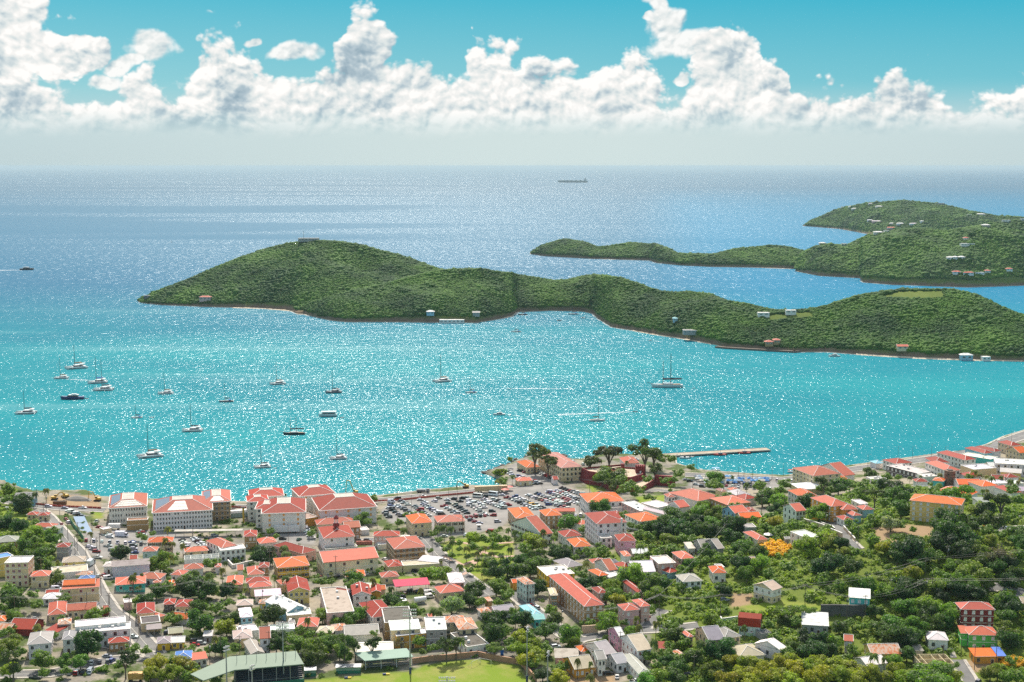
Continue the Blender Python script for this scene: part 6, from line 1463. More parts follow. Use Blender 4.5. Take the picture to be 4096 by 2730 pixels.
# ------------------------------------------------------------------ boats
hullw = plain('white_gelcoat', (.72, .70, .66), .3, var=.05); hulld = plain('dark_hull', (.02, .022, .03), .35); hullb = plain('navy_hull', (.02, .04, .14), .35); hullr = plain('red_hull', (.42, .03, .02), .45); teak = plain('teak_deck', (.30, .19, .10), .7); sailc = plain('sail_cover', (.06, .06, .08), .8); sailt = plain('tan_cover', (.34, .22, .12), .8); bluec = plain('blue_canvas', (.03, .16, .55), .7); alum = plain('mast_metal', (.16, .14, .12), .4, .3); hullg = plain('grey_hull', (.22, .23, .24), .4)
def hull(mb, L, Wd, H, m, y0=0, sheer=.25, sharp=1.0):
    rs = []
    for s_ in (0, .06, .2, .45, .7, .88, 1.0):
        x_ = -L / 2 + L * s_; w_ = Wd / 2 * ((.72 + .28 * min(1, s_ / .3)) if s_ < .45 else max(.02, (1 - ((s_ - .45) / .55) ** 2.2 * sharp))); z_ = H * (1 + sheer * s_ * s_)
        rs.append([(x_, y0 - w_, z_), (x_ - .02 * L * (s_ > .9), y0 - w_ * .92, z_ * .45), (x_ - .05 * L * (s_ > .8), y0 - w_ * .55, -.25), (x_ - .05 * L * (s_ > .8), y0 + w_ * .55, -.25), (x_ - .02 * L * (s_ > .9), y0 + w_ * .92, z_ * .45), (x_, y0 + w_, z_)])
    mb.loft(rs, m)
def one(root, nm, fn):
    b_ = MB(); fn(b_); return b_.build(nm, root)
def boat(kind, u, v, Lpx, label, mast=None, rz=math.pi + .15, name='sailboat', cat='boat', hm_=None, cover_=None, group=None, masts=None):
    X_, Y_, _ = G(u, v, .4); ppm = proj(X_, Y_, 0)[2]; L = Lpx / ppm / max(abs(math.cos(rz)), .5)
    root = empty(name, (X_, Y_, 0), rz, label, cat, group); hm_ = hm_ or hullw; cover_ = cover_ or sailc
    if kind == 'cat':
        for s_ in (-1, 1): one(root, 'hull', lambda b_: (hull(b_, L, L * .12, L * .085, hm_, s_ * L * .19), b_.box(-L * .38, L * .32, s_ * L * .19 - L * .062, s_ * L * .19 + L * .062, L * .035, L * .05, black_m)))
        one(root, 'deck', lambda b_: b_.box(-L * .42, L * .18, -L * .2, L * .2, L * .075, L * .105, hm_))
        one(root, 'cabin', lambda b_: (b_.box(-L * .3, L * .14, -L * .15, L * .15, L * .105, L * .155, glass_m, .03 * L), b_.box(-L * .34, L * .10, -L * .16, L * .16, L * .155, L * .172, hm_), b_.box(-L * .40, -L * .18, -L * .14, L * .14, L * .215, L * .225, hm_)))
    elif kind in ('mono', 'schooner', 'sloop'):
        one(root, 'hull', lambda b_: hull(b_, L, L * (.24 if kind != 'schooner' else .19), L * .085, hm_, 0, .35))
        one(root, 'deck', lambda b_: b_.box(-L * .42, L * .28, -L * .07, L * .07, L * .08, L * .1, teak))
        one(root, 'cabin', lambda b_: b_.box(-L * .2, L * .12, -L * .06, L * .06, L * .095, L * .135, hullw, .01 * L))
        if kind == 'schooner': one(root, 'bowsprit', lambda b_: b_.tube((L * .45, 0, L * .11), (L * .62, 0, L * .16), L * .007, alum))
        if kind == 'mono': one(root, 'spray_hood', lambda b_: b_.box(-L * .32, -L * .16, -L * .08, L * .08, L * .12, L * .17, bluec, .02 * L))
    elif kind in ('motor', 'ferry', 'house'):
        one(root, 'hull', lambda b_: hull(b_, L, L * .27, L * .11, hm_, 0, .3))
        if kind == 'house': one(root, 'cabin', lambda b_: (b_.box(-L * .42, L * .3, -L * .12, L * .12, L * .11, L * .21, hullw), b_.box(-L * .38, L * .27, -L * .124, L * .124, L * .14, L * .19, glass_m), b_.box(-L * .46, L * .36, -L * .14, L * .14, L * .25, L * .27, hullw), b_.box(-L * .3, L * .1, -L * .1, L * .1, L * .21, L * .25, hullw)))
        else: one(root, 'cabin', lambda b_: (b_.box(-L * .25, L * .2, -L * .1, L * .1, L * .11, L * .18, glass_m, .02 * L), b_.box(-L * .28, L * .14, -L * .1, L * .1, L * .18, L * .2, hullw), b_.box(-L * .2, L * .02, -L * .07, L * .07, L * .2, L * .235, hullw)))
    elif kind == 'dinghy':
        one(root, 'hull', lambda b_: hull(b_, L, L * .36, L * .13, hm_, 0, .2)); one(root, 'outboard', lambda b_: b_.box(-L * .56, -L * .46, -L * .05, L * .05, L * .02, L * .28, black_m))
        if L > 5: one(root, 'console', lambda b_: b_.box(-L * .1, L * .08, -L * .08, L * .08, L * .1, L * .28, black_m, .02))
    elif kind == 'rescue':
        one(root, 'hull', lambda b_: hull(b_, L, L * .3, L * .10, hullr, 0, .35)); one(root, 'wheelhouse', lambda b_: (b_.box(-L * .2, L * .12, -L * .1, L * .1, L * .1, L * .21, hullg, .01 * L), b_.box(-L * .19, L * .1, -L * .103, L * .103, L * .155, L * .19, glass_m), b_.tube((-L * .05, 0, L * .2), (-L * .05, 0, L * .38), L * .01, alum)))
        for s_ in (-1, 1): one(root, 'outboard', lambda b_: b_.box(-L * .56, -L * .48, s_ * L * .05 - L * .03, s_ * L * .05 + L * .03, L * .02, L * .16, black_m))
    elif kind == 'canopy':
        one(root, 'hull', lambda b_: hull(b_, L, L * .34, L * .10, hullw, 0, .2)); one(root, 'canopy', lambda b_: b_.box(-L * .45, L * .4, -L * .17, L * .17, L * .27, L * .30, cover_, .02 * L))
        one(root, 'posts', lambda b_: [b_.tube((sx * L * .38, sy * L * .13, L * .08), (sx * L * .38, sy * L * .13, L * .28), L * .008, metal_m, 4) for sx in (-1, 1) for sy in (-1, 1)])
    if masts is None and mast is not None: masts = [(u if kind != 'cat' else None, mast, .06 if kind == 'cat' else .08)]
    for mu, mv, fx in (masts or []):
        xm = L * fx
        H_ = (v - mv) / ppm / math.cos(PITCH) ; r_ = max(.21, L * .013)
        one(root, 'mast', lambda b_: (b_.tube((xm, 0, L * .09), (xm, 0, H_), r_, alum, 6, r_ * .6), b_.tube((xm, -L * .05, H_ * .62), (xm, L * .05, H_ * .62), r_ * .4, alum, 4)))
        one(root, 'boom', lambda b_: (b_.tube((xm, 0, L * .24), (xm - L * .36, 0, L * .25), r_ * .7, alum, 5), b_.tube((xm - .1, 0, L * .27), (xm - L * .34, 0, L * .27), r_ * 1.7, cover_, 6)))
        one(root, 'rigging', lambda b_: (b_.tube((L * .46, 0, L * .11), (xm, 0, H_ * .93), .06, alum, 3), b_.tube((xm - L * .02, L * .15, L * .1), (xm, 0, H_ * .8), .035, alum, 3), b_.tube((xm - L * .02, -L * .15, L * .1), (xm, 0, H_ * .8), .035, alum, 3)))
    return root
PI = math.pi
boat('cat', 103, 1653, 82, 'white catamaran with dark boom cover nearest the left edge', 1561, name='catamaran', cat='catamaran')
boat('cat', 245, 1513, 57, 'small white catamaran left of the largest wake of calm water', 1425, name='catamaran', cat='catamaran', cover_=sailt)
boat('cat', 304, 1473, 75, 'big catamaran farthest out in the left group', 1378, PI + .5, name='catamaran', cat='catamaran', cover_=sailt)
boat('cat', 390, 1531, 75, 'rear catamaran of the touching pair with teal sail cover', 1425, PI + .3, name='catamaran', cat='catamaran', cover_=bluec)
boat('cat', 413, 1560, 80, 'front catamaran of the touching pair', 1435, PI + .12, name='catamaran', cat='catamaran')
boat('motor', 289, 1596, 93, 'long motor yacht with navy hull below the catamaran pair', None, PI + .1, name='motor_yacht', cat='motor yacht', hm_=hullb)
boat('dinghy', 346, 1594, 16, 'grey dinghy trailing the navy motor yacht', None, PI, name='dinghy', cat='dinghy', hm_=hullg)
boat('cat', 662, 1574, 62, 'white catamaran alone right of the left group', 1486, name='catamaran', cat='catamaran', cover_=sailt)
boat('mono', 547, 1671, 46, 'little white sailboat with a dinghy to its right', 1617)
boat('dinghy', 605, 1670, 18, 'small dinghy right of the little white sailboat', None, PI, name='dinghy', cat='dinghy')
boat('cat', 769, 1723, 82, 'white catamaran with black stripe and black boom cover', 1612, name='catamaran', cat='catamaran')
boat('cat', 599, 1826, 92, 'largest near catamaran with arched cockpit on the left', 1694, PI + .45, name='catamaran', cat='catamaran', cover_=sailt)
boat('mono', 905, 1607, 58, 'grey-decked sailboat left of the black schooner', 1528, hm_=hullg)
boat('cat', 1110, 1536, 62, 'white catamaran with tan cover, left of centre', 1445, PI + .3, name='catamaran', cat='catamaran', cover_=sailt)
boat('cat', 1334, 1570, 66, 'dark-hulled catamaran above the double-decked boat', 1478, PI + .1, name='catamaran', cat='catamaran', hm_=hullg)
boat('house', 1311, 1664, 75, 'double-decked white passenger boat with flat roof', None, PI + .06, name='passenger_boat', cat='boat')
boat('dinghy', 1366, 1671, 16, 'dinghy behind the double-decked passenger boat', None, PI, name='dinghy', cat='dinghy', hm_=hulld)
boat('schooner', 1176, 1737, 88, 'black two-masted schooner, left of centre', None, PI + .08, name='schooner', cat='schooner', hm_=hulld, masts=[(0, 1672, .16), (0, 1664, -.10)])
boat('cat', 1767, 1526, 66, 'white catamaran with tall mast in mid-harbour', 1414, PI + .45, name='catamaran', cat='catamaran', cover_=sailt)
boat('mono', 1884, 1571, 48, 'white sailboat with blue spray hood in mid-harbour', 1504, PI + .1)
boat('motor', 1996, 1659, 50, 'white motorboat towing a tender, left of the long wake', None, PI + .08, name='motorboat', cat='motorboat')
boat('dinghy', 2036, 1661, 14, 'tender behind the white motorboat', None, PI, name='dinghy', cat='dinghy')
boat('dinghy', 2035, 1556, 16, 'speeding open boat at the left end of the upper wake', None, PI, name='speedboat', cat='speedboat')
boat('cat', 1352, 1834, 70, 'white catamaran nearest the shore, centre left', 1736, PI + .2, name='catamaran', cat='catamaran')
boat('cat', 1049, 1868, 68, 'white catamaran with dinghy closest to the car park shore', 1772, PI + .2, name='catamaran', cat='catamaran')
boat('dinghy', 1100, 1872, 14, 'dinghy trailing the catamaran closest to shore', None, PI - .2, name='dinghy', cat='dinghy')
boat('schooner', 2667, 1548, 128, 'large white two-masted schooner with tall bare masts', None, PI + .04, name='schooner', cat='schooner', masts=[(0, 1443, .12), (0, 1414, -.12)])
boat('dinghy', 2775, 1553, 12, 'tender right of the large white schooner', None, PI, name='dinghy', cat='dinghy')
boat('sloop', 2389, 1683, 66, 'white classic sloop with beige boom cover below the long wake', 1594, .1, cover_=sailt)
boat('dinghy', 2542, 1647, 18, 'dark speedboat at the right end of the long wake', None, .1, name='speedboat', cat='speedboat', hm_=hulld)
boat('mono', 2064, 1328, 42, 'white sailboat below the wooded island bay', 1312, PI)
boat('motor', 2600, 1363, 16, 'small motorboat below the island shore', None, PI, name='motorboat', cat='motorboat')
boat('mono', 2091, 1260, 38, 'dark sailboat moored at the left side of the island cove', 1235, PI, hm_=hulld)
boat('mono', 2293, 1258, 42, 'white sailboat with very tall mast inside the island cove', 1187, PI)
boat('dinghy', 2236, 1283, 18, 'dark small boat in the middle of the island cove', None, PI, name='dinghy', cat='dinghy', hm_=hulld)
boat('dinghy', 2331, 1273, 20, 'white small boat at the right side of the island cove', None, PI, name='dinghy', cat='dinghy')
boat('dinghy', 2152, 1257, 12, 'tiny boat at the back of the island cove', None, PI, name='dinghy', cat='dinghy')
b_ = boat('mono', 2516, 1316, 34, 'stranded pale sailboat leaning on the island beach', 1272, .1); b_.rotation_euler = (.35, .1, .1)
boat('motor', 3336, 1426, 48, 'white boat moored off the island on the right', None, PI, name='motorboat', cat='motorboat')
boat('ferry', 108, 1080, 56, 'dark ferry far out on the left with white wake', None, .05, name='ferry', cat='ferry', hm_=hulld)
boat('mono', 686, 970, 8, 'tiny sailboat far out left of the wooded hill', 961, PI)
boat('rescue', 2879, 1820, 52, 'left red rescue boat tied to the long pier', None, PI + .12, name='rescue_boat', cat='rescue boat')
boat('rescue', 2976, 1813, 52, 'right red rescue boat tied to the long pier', None, PI + .12, name='rescue_boat', cat='rescue boat')
boat('dinghy', 2738, 1832, 42, 'white runabout at the root of the pier', None, PI + .1, name='motorboat', cat='motorboat')
boat('dinghy', 2708, 1824, 28, 'pale boat farthest left at the pier root', None, PI + .1, name='motorboat', cat='motorboat')
boat('dinghy', 2767, 1827, 18, 'little white boat right of the runabout at the pier', None, PI + .1, name='motorboat', cat='motorboat')
boat('canopy', 2862, 1880, 36, 'boat with blue and white canopy at the waterfront', None, PI, name='water_taxi', cat='boat', cover_=plain('pale_blue_canvas', (.35, .50, .72), .7))
boat('canopy', 2803, 1878, 16, 'small boat with white parasol at the waterfront', None, PI, name='water_taxi', cat='boat', cover_=hullw)
boat('canopy', 3168, 1888, 38, 'boat with red canopy beside the cream three-storey building', None, PI, name='water_taxi', cat='boat', cover_=hullr)
# tanker
X_, Y_, _ = G(2290, 731, 0); ppm = proj(X_, Y_, 0)[2]; L = 120 / ppm
root = empty('cargo_ship', (X_, Y_, 0), PI + .03, 'long grey-green cargo ship on the far horizon', 'cargo ship')
shipm = plain('ship_hull', (.05, .13, .13), .6); shipw = plain('ship_white', (.30, .36, .36), .6)
one(root, 'hull', lambda b_: hull(b_, L, L * .15, L * .062, shipm, 0, .15))
one(root, 'deck_house', lambda b_: (b_.box(-L * .46, -L * .38, -L * .06, L * .06, L * .06, L * .12, shipw), b_.box(-L * .44, -L * .41, -L * .02, L * .02, L * .12, L * .155, shipm)))
one(root, 'deck_gear', lambda b_: [b_.box(L * x_, L * (x_ + .07), -L * .05, L * .05, L * .06, L * .078, shipm) for x_ in (-.3, -.15, 0, .13, .26)])
# wakes: foam sheets lying on the water behind moving boats
foam = newmat('foam'); fm, t, b, o = foam
c = t.n('ShaderNodeTexCoord').outputs['Object']; b.inputs['Base Color'].default_value = (.80, .84, .84, 1); b.inputs['Roughness'].default_value = .8
tr_ = t.n('ShaderNodeBsdfTransparent'); mx_ = t.n('ShaderNodeMixShader'); tx_, ty_, tz_ = t.sep(c)[:3]
t.put(mx_.inputs[0], t.m('MULTIPLY', t.mr(t.noise(c, .55, 4, .7)[0], .43, .64), t.mr(tx_, 0, 1, 1, 1))); t.L.new(tr_.outputs[0], mx_.inputs[1]); t.L.new(b.outputs[0], mx_.inputs[2]); t.L.new(mx_.outputs[0], o.inputs[0])
wk = MB()
for (ua, va), (ub, vb), w0, w1 in [((2532, 1648), (2230, 1660), 1.4, 3.6), ((2045, 1556), (2130, 1555), 1.2, 3.5), ((2130, 1555), (2300, 1557), 2.5, 1), ((84, 1081), (-60, 1084), 6, 14), ((265, 1518), (350, 1522), 1, 2.6), ((2610, 1365), (2640, 1367), 1, 2), ((2050, 1662), (2078, 1664), 1, 1.5)]:
    p, q = Vector(G(ua, va, 0)[:2]), Vector(G(ub, vb, 0)[:2]); n_ = 14; d_ = (q - p).normalized(); s_ = Vector((-d_.y, d_.x)); pts = []
    for i in range(n_ + 1):
        c_ = p + (q - p) * i / n_; w_ = w0 + (w1 - w0) * i / n_ + rng.uniform(-.3, .3); pts.append((c_ + s_ * w_ * rng.uniform(.8, 1.2), c_ - s_ * w_ * rng.uniform(.8, 1.2)))
    for i in range(n_): wk.add([(*pts[i][0], .06), (*pts[i][1], .06), (*pts[i + 1][1], .06), (*pts[i + 1][0], .06)], [(0, 1, 2, 3)], fm)
o_ = wk.build('wake'); o_['kind'] = 'stuff'; o_['label'] = 'white foam wakes left by moving boats'
# ------------------------------------------------------------------ landmarks and street furniture
def at(tl, x_, y_, hc=0.0): return loc(*T(tl, x_, y_), hc)
def mk_(root, nm, fn, col=None, smooth=False):
    b_ = MB(); fn(b_); return b_.build(nm, root, col, smooth)
fortm = plain('fort_red_plaster', (.20, .022, .022), .85, var=.2, scale=.3); fortr = plain('fort_roof', (.50, .40, .28), .9, var=.2, scale=.3)
# red fort: battered bastion, ranges round a court, clock tower gate
def zl(tl, pts, h): return [G(*T(tl, *p_), h) for p_ in pts]
root = empty('fort', at('m', 1500, 480), 0, 'dark red fort with battered walls and crenellated gate tower by the water', 'fort'); fx, fy, fz = root.location
def wallpoly(b_, pts, z0, z1, bat, m, roofm=None, par=1.1):
    """closed polygon of world xy, battered outwards at the foot"""
    c_ = Vector((sum(p_[0] for p_ in pts) / len(pts), sum(p_[1] for p_ in pts) / len(pts))); n_ = len(pts)
    top_ = [(p_[0] - fx, p_[1] - fy, z1) for p_ in pts]
    bot = []
    for p_ in pts:
        d_ = (Vector(p_[:2]) - c_).normalized() * bat; bot.append((p_[0] + d_.x - fx, p_[1] + d_.y - fy, z0))
    inn = []
    for p_ in pts:
        d_ = (Vector(p_[:2]) - c_).normalized() * .8; inn.append((p_[0] - d_.x - fx, p_[1] - d_.y - fy))
    b_.add(bot + top_ + [(a_, c2, z1) for a_, c2 in inn] + [(a_, c2, z1 - par) for a_, c2 in inn], [(i, (i + 1) % n_, n_ + (i + 1) % n_, n_ + i) for i in range(n_)] + [(n_ + i, n_ + (i + 1) % n_, 2 * n_ + (i + 1) % n_, 2 * n_ + i) for i in range(n_)] + [(2 * n_ + i, 2 * n_ + (i + 1) % n_, 3 * n_ + (i + 1) % n_, 3 * n_ + i) for i in range(n_)], m)
    if roofm: b_.add([(a_, c2, z1 - par + .02) for a_, c2 in inn], [tuple(range(n_))], roofm)
fp = zl('m', [(1255, 388), (1500, 455), (1690, 520), (1960, 560), (1985, 440), (1975, 375), (1735, 345)], fz + 9)
if True:
    mk_(root, 'bastion_wall', lambda b_: wallpoly(b_, zl('m', [(1255, 388), (1330, 425), (1500, 455), (1640, 440), (1600, 392), (1740, 372), (1735, 345)], fz + 9), -2.5, 9 - 0, 2.2, fortm, fortr))
    mk_(root, 'range_wall', lambda b_: wallpoly(b_, zl('m', [(1585, 410), (1640, 455), (1830, 470), (1975, 430), (1975, 375), (1860, 352), (1745, 348)], fz + 10), -2, 8.2, .4, fortm, fortr))
    mk_(root, 'curtain_wall', lambda b_: wallpoly(b_, zl('m', [(1510, 530), (1600, 590), (1960, 610), (2110, 520), (2000, 470), (1700, 470)], fz + 5), -3, 4.6, 1.0, fortm, fortr, .8))
    g0 = G(*T('m', 1948, 372), fz + 12); gx_, gy_ = g0[0] - fx, g0[1] - fy
    mk_(root, 'gate_tower', lambda b_: (b_.box(gx_ - 3.2, gx_ + 3.2, gy_, gy_ + 6, -2, 12, fortm), [b_.box(gx_ - 3.4 + k * 1.5, gx_ - 2.6 + k * 1.5, gy_ - .2, gy_ + .5, 12, 12.9, fortm) for k in range(5)]))
    mk_(root, 'window', lambda b_: (b_.box(gx_ - .6, gx_ + .6, gy_ - .12, gy_ - .02, 6.5, 8.8, white_m), b_.box(gx_ - 1.1, gx_ + 1.1, gy_ - .1, gy_ - .02, 0, 3.4, plain('gate_surround', (.62, .44, .22), .8))))
    g1 = G(*T('m', 1740, 352), fz + 12)
    mk_(root, 'lookout_turret', lambda b_: b_.box(g1[0] - fx - 1.2, g1[0] - fx + 1.2, g1[1] - fy, g1[1] - fy + 2.4, 7, 12.4, fortm))
    for k in range(4):
        p_ = G(*T('m', 1365 + k * 44, 448 + k * 12), fz + 6.4)
        o_ = link('window', WIN['v'], root, loc=(p_[0] - fx, p_[1] - fy - .8, 6.0), rz=-.4, scale=(1.1, 1, 1.8))
# dark red rampart right of the fort
def walling(label, tl, pts, h, m, th=.5, name='garden_wall', cat='wall', cope=None):
    P_ = [at(tl, *p_) for p_ in pts]; x0, y0, z0 = P_[0]
    root = empty(name, (x0, y0, z0), 0, label, cat)
    def f(b_, za, zb, t_, mm):
        for a_, c_ in zip(P_, P_[1:]):
            d_ = Vector((c_[0] - a_[0], c_[1] - a_[1])); L_ = d_.length; d_.normalize(); s_ = Vector((-d_.y, d_.x)) * t_ / 2
            A_ = Vector((a_[0] - x0, a_[1] - y0)); B_ = Vector((c_[0] - x0, c_[1] - y0)); z1, z2 = a_[2] - z0, c_[2] - z0
            q_ = [(*(A_ - s_), z1 + za), (*(B_ - s_), z2 + za), (*(B_ + s_), z2 + za), (*(A_ + s_), z1 + za), (*(A_ - s_), z1 + zb), (*(B_ - s_), z2 + zb), (*(B_ + s_), z2 + zb), (*(A_ + s_), z1 + zb)]
            b_.add(q_, [(0, 3, 2, 1), (4, 5, 6, 7), (0, 1, 5, 4), (1, 2, 6, 5), (2, 3, 7, 6), (3, 0, 4, 7)], mm)
    mk_(root, 'wall', lambda b_: f(b_, -1.5, h, th, m)); mk_(root, 'coping', lambda b_: f(b_, h + .002, h + .18, th + .2, cope or m))
    return root
walling('dark red rampart right of the fort behind tall trees', 'm', [(2120, 590), (2210, 600), (2353, 610)], 7, fortm, 2, 'rampart')
beige_m = plain('beige_render', (.56, .40, .26), .85, var=.12, scale=.4); brownw = plain('brown_render', (.40, .22, .13), .85, var=.15, scale=.4); darkw = plain('stained_concrete', (.10, .095, .085), .9, var=.35, scale=.3)
walling('beige wall stepping along the upper drive', 'i', [(1550, 600), (1690, 660), (1920, 730), (2035, 790), (2180, 850)], 2.6, beige_m, .5, cope=white_m)
walling('beige wall between the gatehouse and the drive', 'i', [(1895, 690), (2040, 740), (2080, 770)], 2.2, beige_m, .4, cope=white_m)
walling('beige wall on the right side of the drive', 'i', [(2200, 730), (2353, 900)], 1.8, beige_m, .4, cope=white_m)
walling('brown wall curving round the ballfield', 'f', [(965, 1165), (1200, 1130), (1450, 1110), (1850, 1068), (2100, 1125), (2353, 1165), (2420, 1165), (2500, 1250), (2560, 1330), (2640, 1412)], 2.4, brownw, .5)
walling('dark stained retaining wall above the grey shed', 'j', [(1890, 520), (2100, 520), (2353, 525), (2500, 520)], 5.2, darkw, .8, 'retaining_wall')
walling('peach wall at the foot of the long tan building', 'h', [(965, 760), (1180, 745)], 3.6, beige_m, .5)
walling('peach wall climbing beside the park street', 'e', [(215, 940), (435, 935)], 1.8, plain('salmon_render', (.62, .22, .16), .85), .4)
walling('white courtyard wall in the left centre', 'c', [(780, 1190), (845, 1260), (1130, 1195)], 2.0, white_m, .4)
walling('mint green terrace wall below the red gambrel roof', 'j', [(795, 740), (950, 800), (1070, 740)], 1.6, plain('mint_render', (.42, .62, .38), .8), .4, 'terrace_wall', cope=white_m)
walling('mint green upper terrace wall left of the red gambrel roof', 'j', [(545, 560), (560, 590), (775, 560)], 1.2, plain('mint_render', (.42, .62, .38), .8), .3, 'terrace_wall', cope=white_m)
# pier
P0 = G(*T('n', 290, 350), 1.2); P1 = G(*T('n', 1395, 286), 1.2)
d_ = Vector((P1[0] - P0[0], P1[1] - P0[1])); L_ = d_.length; ang_ = math.atan2(d_.y, d_.x)
root = empty('pier', (P0[0], P0[1], 0), ang_, 'long narrow concrete pier reaching into the harbour', 'pier')
mk_(root, 'deck', lambda b_: b_.box(-14, L_, -4.2, 4.2, .75, 1.35, plain('pier_concrete', (.36, .30, .22), .9, var=.25, scale=.3))); mk_(root, 'curb', lambda b_: (b_.box(-14, L_, -4.4, -4.2, .7, 1.55, conc_m), b_.box(-14, L_, 4.2, 4.4, .7, 1.55, conc_m)))
for k in range(12): mk_(root, 'pile', lambda b_: b_.tube((k * L_ / 11.5, -3.6, -3), (k * L_ / 11.5, -3.6, .8), .35, darkw, 8))
# stone tower
X_, Y_, Z_ = at('o', 1475, 720, 0)
root = empty('stone_tower', (X_, Y_, Z_), 0, 'round brown stone watchtower rising behind the yellow mansion', 'tower')
towm = plain('tower_stone', (.19, .12, .085), .95, var=.35, scale=.6)
hh = 180 / 2.941 / proj(X_, Y_, Z_)[2]; rr_ = 66 / 2.941 / proj(X_, Y_, Z_)[2]
def ringp(r_, z_, n_=20): return [(r_ * math.cos(2 * PI * i / n_), r_ * math.sin(2 * PI * i / n_), z_) for i in range(n_)]
mk_(root, 'wall', lambda b_: b_.loft([ringp(rr_ * 1.04, -3), ringp(rr_ * .98, hh * .6), ringp(rr_ * .94, hh)], towm), smooth=False)
mk_(root, 'rim', lambda b_: b_.loft([ringp(rr_ * .98, hh + .005), ringp(rr_ * .98, hh + .5), ringp(rr_ * .6, hh + .5)], towm)); mk_(root, 'cap', lambda b_: b_.box(-rr_ * .4, rr_ * .4, -rr_ * .4, rr_ * .4, hh + .51, hh + 1.1, darkw))
for k in (-.5, .5): mk_(root, 'window', lambda b_: b_.box(k * rr_ * 1.1 - .3, k * rr_ * 1.1 + .3, -rr_ * .93, -rr_ * .8, hh * .8, hh * .86, dark_m))
# swimming pool left of the tower
X_, Y_, Z_ = at('o', 1170, 755, 1); poolw = plain('pool_water', (.05, .42, .60), .1)
root = empty('swimming_pool', (X_, Y_, Z_), .1, 'blue swimming pool with white edge left of the stone tower', 'swimming pool')
mk_(root, 'coping', lambda b_: (b_.box(-8, 8, -4, -3, -2.5, .9, white_m), b_.box(-8, 8, 3, 4, -2.5, .9, white_m), b_.box(-8, -7, -3, 3, -2.5, .9, white_m), b_.box(7, 8, -3, 3, -2.5, .9, white_m))); mk_(root, 'water', lambda b_: b_.box(-6.99, 6.99, -2.99, 2.99, -2, .7, poolw))
mk_(root, 'railing', lambda b_: [b_.tube((-8 + k * 2, 5, .9), (-8 + k * 2, 5, 2), .06, white_m, 4) for k in range(9)] + [b_.tube((-8, 5, 2), (8, 5, 2), .07, white_m, 4)])
# ballfield stands
grm = plain('sage_green_roof', (.155, .215, .145), .7, var=.06, scale=.2); grm2 = plain('pale_green_roof', (.20, .31, .23), .7, var=.08, scale=.2); bench = plain('grey_bench', (.25, .24, .23), .8); navy = plain('dark_seats', (.03, .035, .045), .7); dkg = plain('dark_green_board', (.02, .16, .09), .7)
A_ = G(*T('d', 870, 1245), 11.5); B_ = G(*T('d', 1800, 1165), 11.5); a_ = at('d', 870, 1390); L1 = math.dist(A_[:2], B_[:2]); an = math.atan2(B_[1] - A_[1], B_[0] - A_[0])
root = empty('grandstand', (A_[0], A_[1], hz(A_[0], A_[1])), an, 'large covered grandstand with long sage green roof at the ballfield', 'grandstand'); gz = root.location[2]; zr = 11.5 - gz
D1 = 13
mk_(root, 'roof', lambda b_: (slab(b_, [(0, 0, zr), (L1, 0, zr), (L1 - 2, D1, zr + 1.3), (-1.5, D1, zr + 1.3)], grm, .4), slab(b_, [(-13, -9, zr), (0, 0, zr), (-1.5, D1, zr + 1.3), (-18, -2, zr + .6)], grm, .4)))
mk_(root, 'seating', lambda b_: [b_.box(.5, L1 - .5, 1 + k * .85, 1.85 + k * .85, 0, 1.2 + k * .55, navy) for k in range(12)])
mk_(root, 'back_wall', lambda b_: b_.box(0, L1, D1 - 1.5, D1 - 1, 0, zr + .6, darkw)); mk_(root, 'front_board', lambda b_: (b_.box(0, L1, .2, .5, -.5, 1.3, dkg), b_.tube((0, .35, 2.3), (L1, .35, 2.3), .08, metal_m, 4)))
for k in range(6): mk_(root, 'post', lambda b_: b_.tube((L1 * k / 5, .8, -.5), (L1 * k / 5, .8, zr - .2), .16, metal_m, 6))
for k in range(7): mk_(root, 'roof_mast', lambda b_: b_.tube((L1 * (k + .3) / 7, 7, zr), (L1 * (k + .3) / 7, 7, zr + 4.4), .10, bench, 5))
A_ = G(*T('f', 345, 1115), 7.6); B_ = G(*T('f', 968, 1062), 7.6); L2 = math.dist(A_[:2], B_[:2]); an = math.atan2(B_[1] - A_[1], B_[0] - A_[0])
root = empty('grandstand', (A_[0], A_[1], hz(A_[0], A_[1])), an, 'small open grandstand with pale green roof and grey benches at the ballfield', 'grandstand'); zr = 7.6 - root.location[2]
mk_(root, 'roof', lambda b_: slab(b_, [(-.5, -.5, zr), (L2 + .5, -.5, zr), (L2 - 1, 8, zr + 1.0), (-4, 8, zr + 1.0)], grm2, .25))
mk_(root, 'bench_rows', lambda b_: [(b_.box(0, L2, 1.0 + k * .95, 1.5 + k * .95, .9 + k * .45, 1.05 + k * .45, bench), b_.box(0, L2, 1.45 + k * .95, 1.5 + k * .95, .55 + k * .45, .9 + k * .45, bench)) for k in range(8)])
for k in range(4): mk_(root, 'post', lambda b_: (b_.tube((L2 * k / 3, .5, -.5), (L2 * k / 3, .5, zr - .1), .14, white_m, 6), b_.tube((L2 * k / 3, 7.5, -.5), (L2 * k / 3, 7.5, zr + .8), .12, white_m, 6)))
mk_(root, 'back_rail', lambda b_: [b_.tube((0, 8.2, zr - 1.5 + q_), (L2, 8.2, zr - 1.5 + q_), .06, white_m, 4) for q_ in (0, .5, 1.0)])
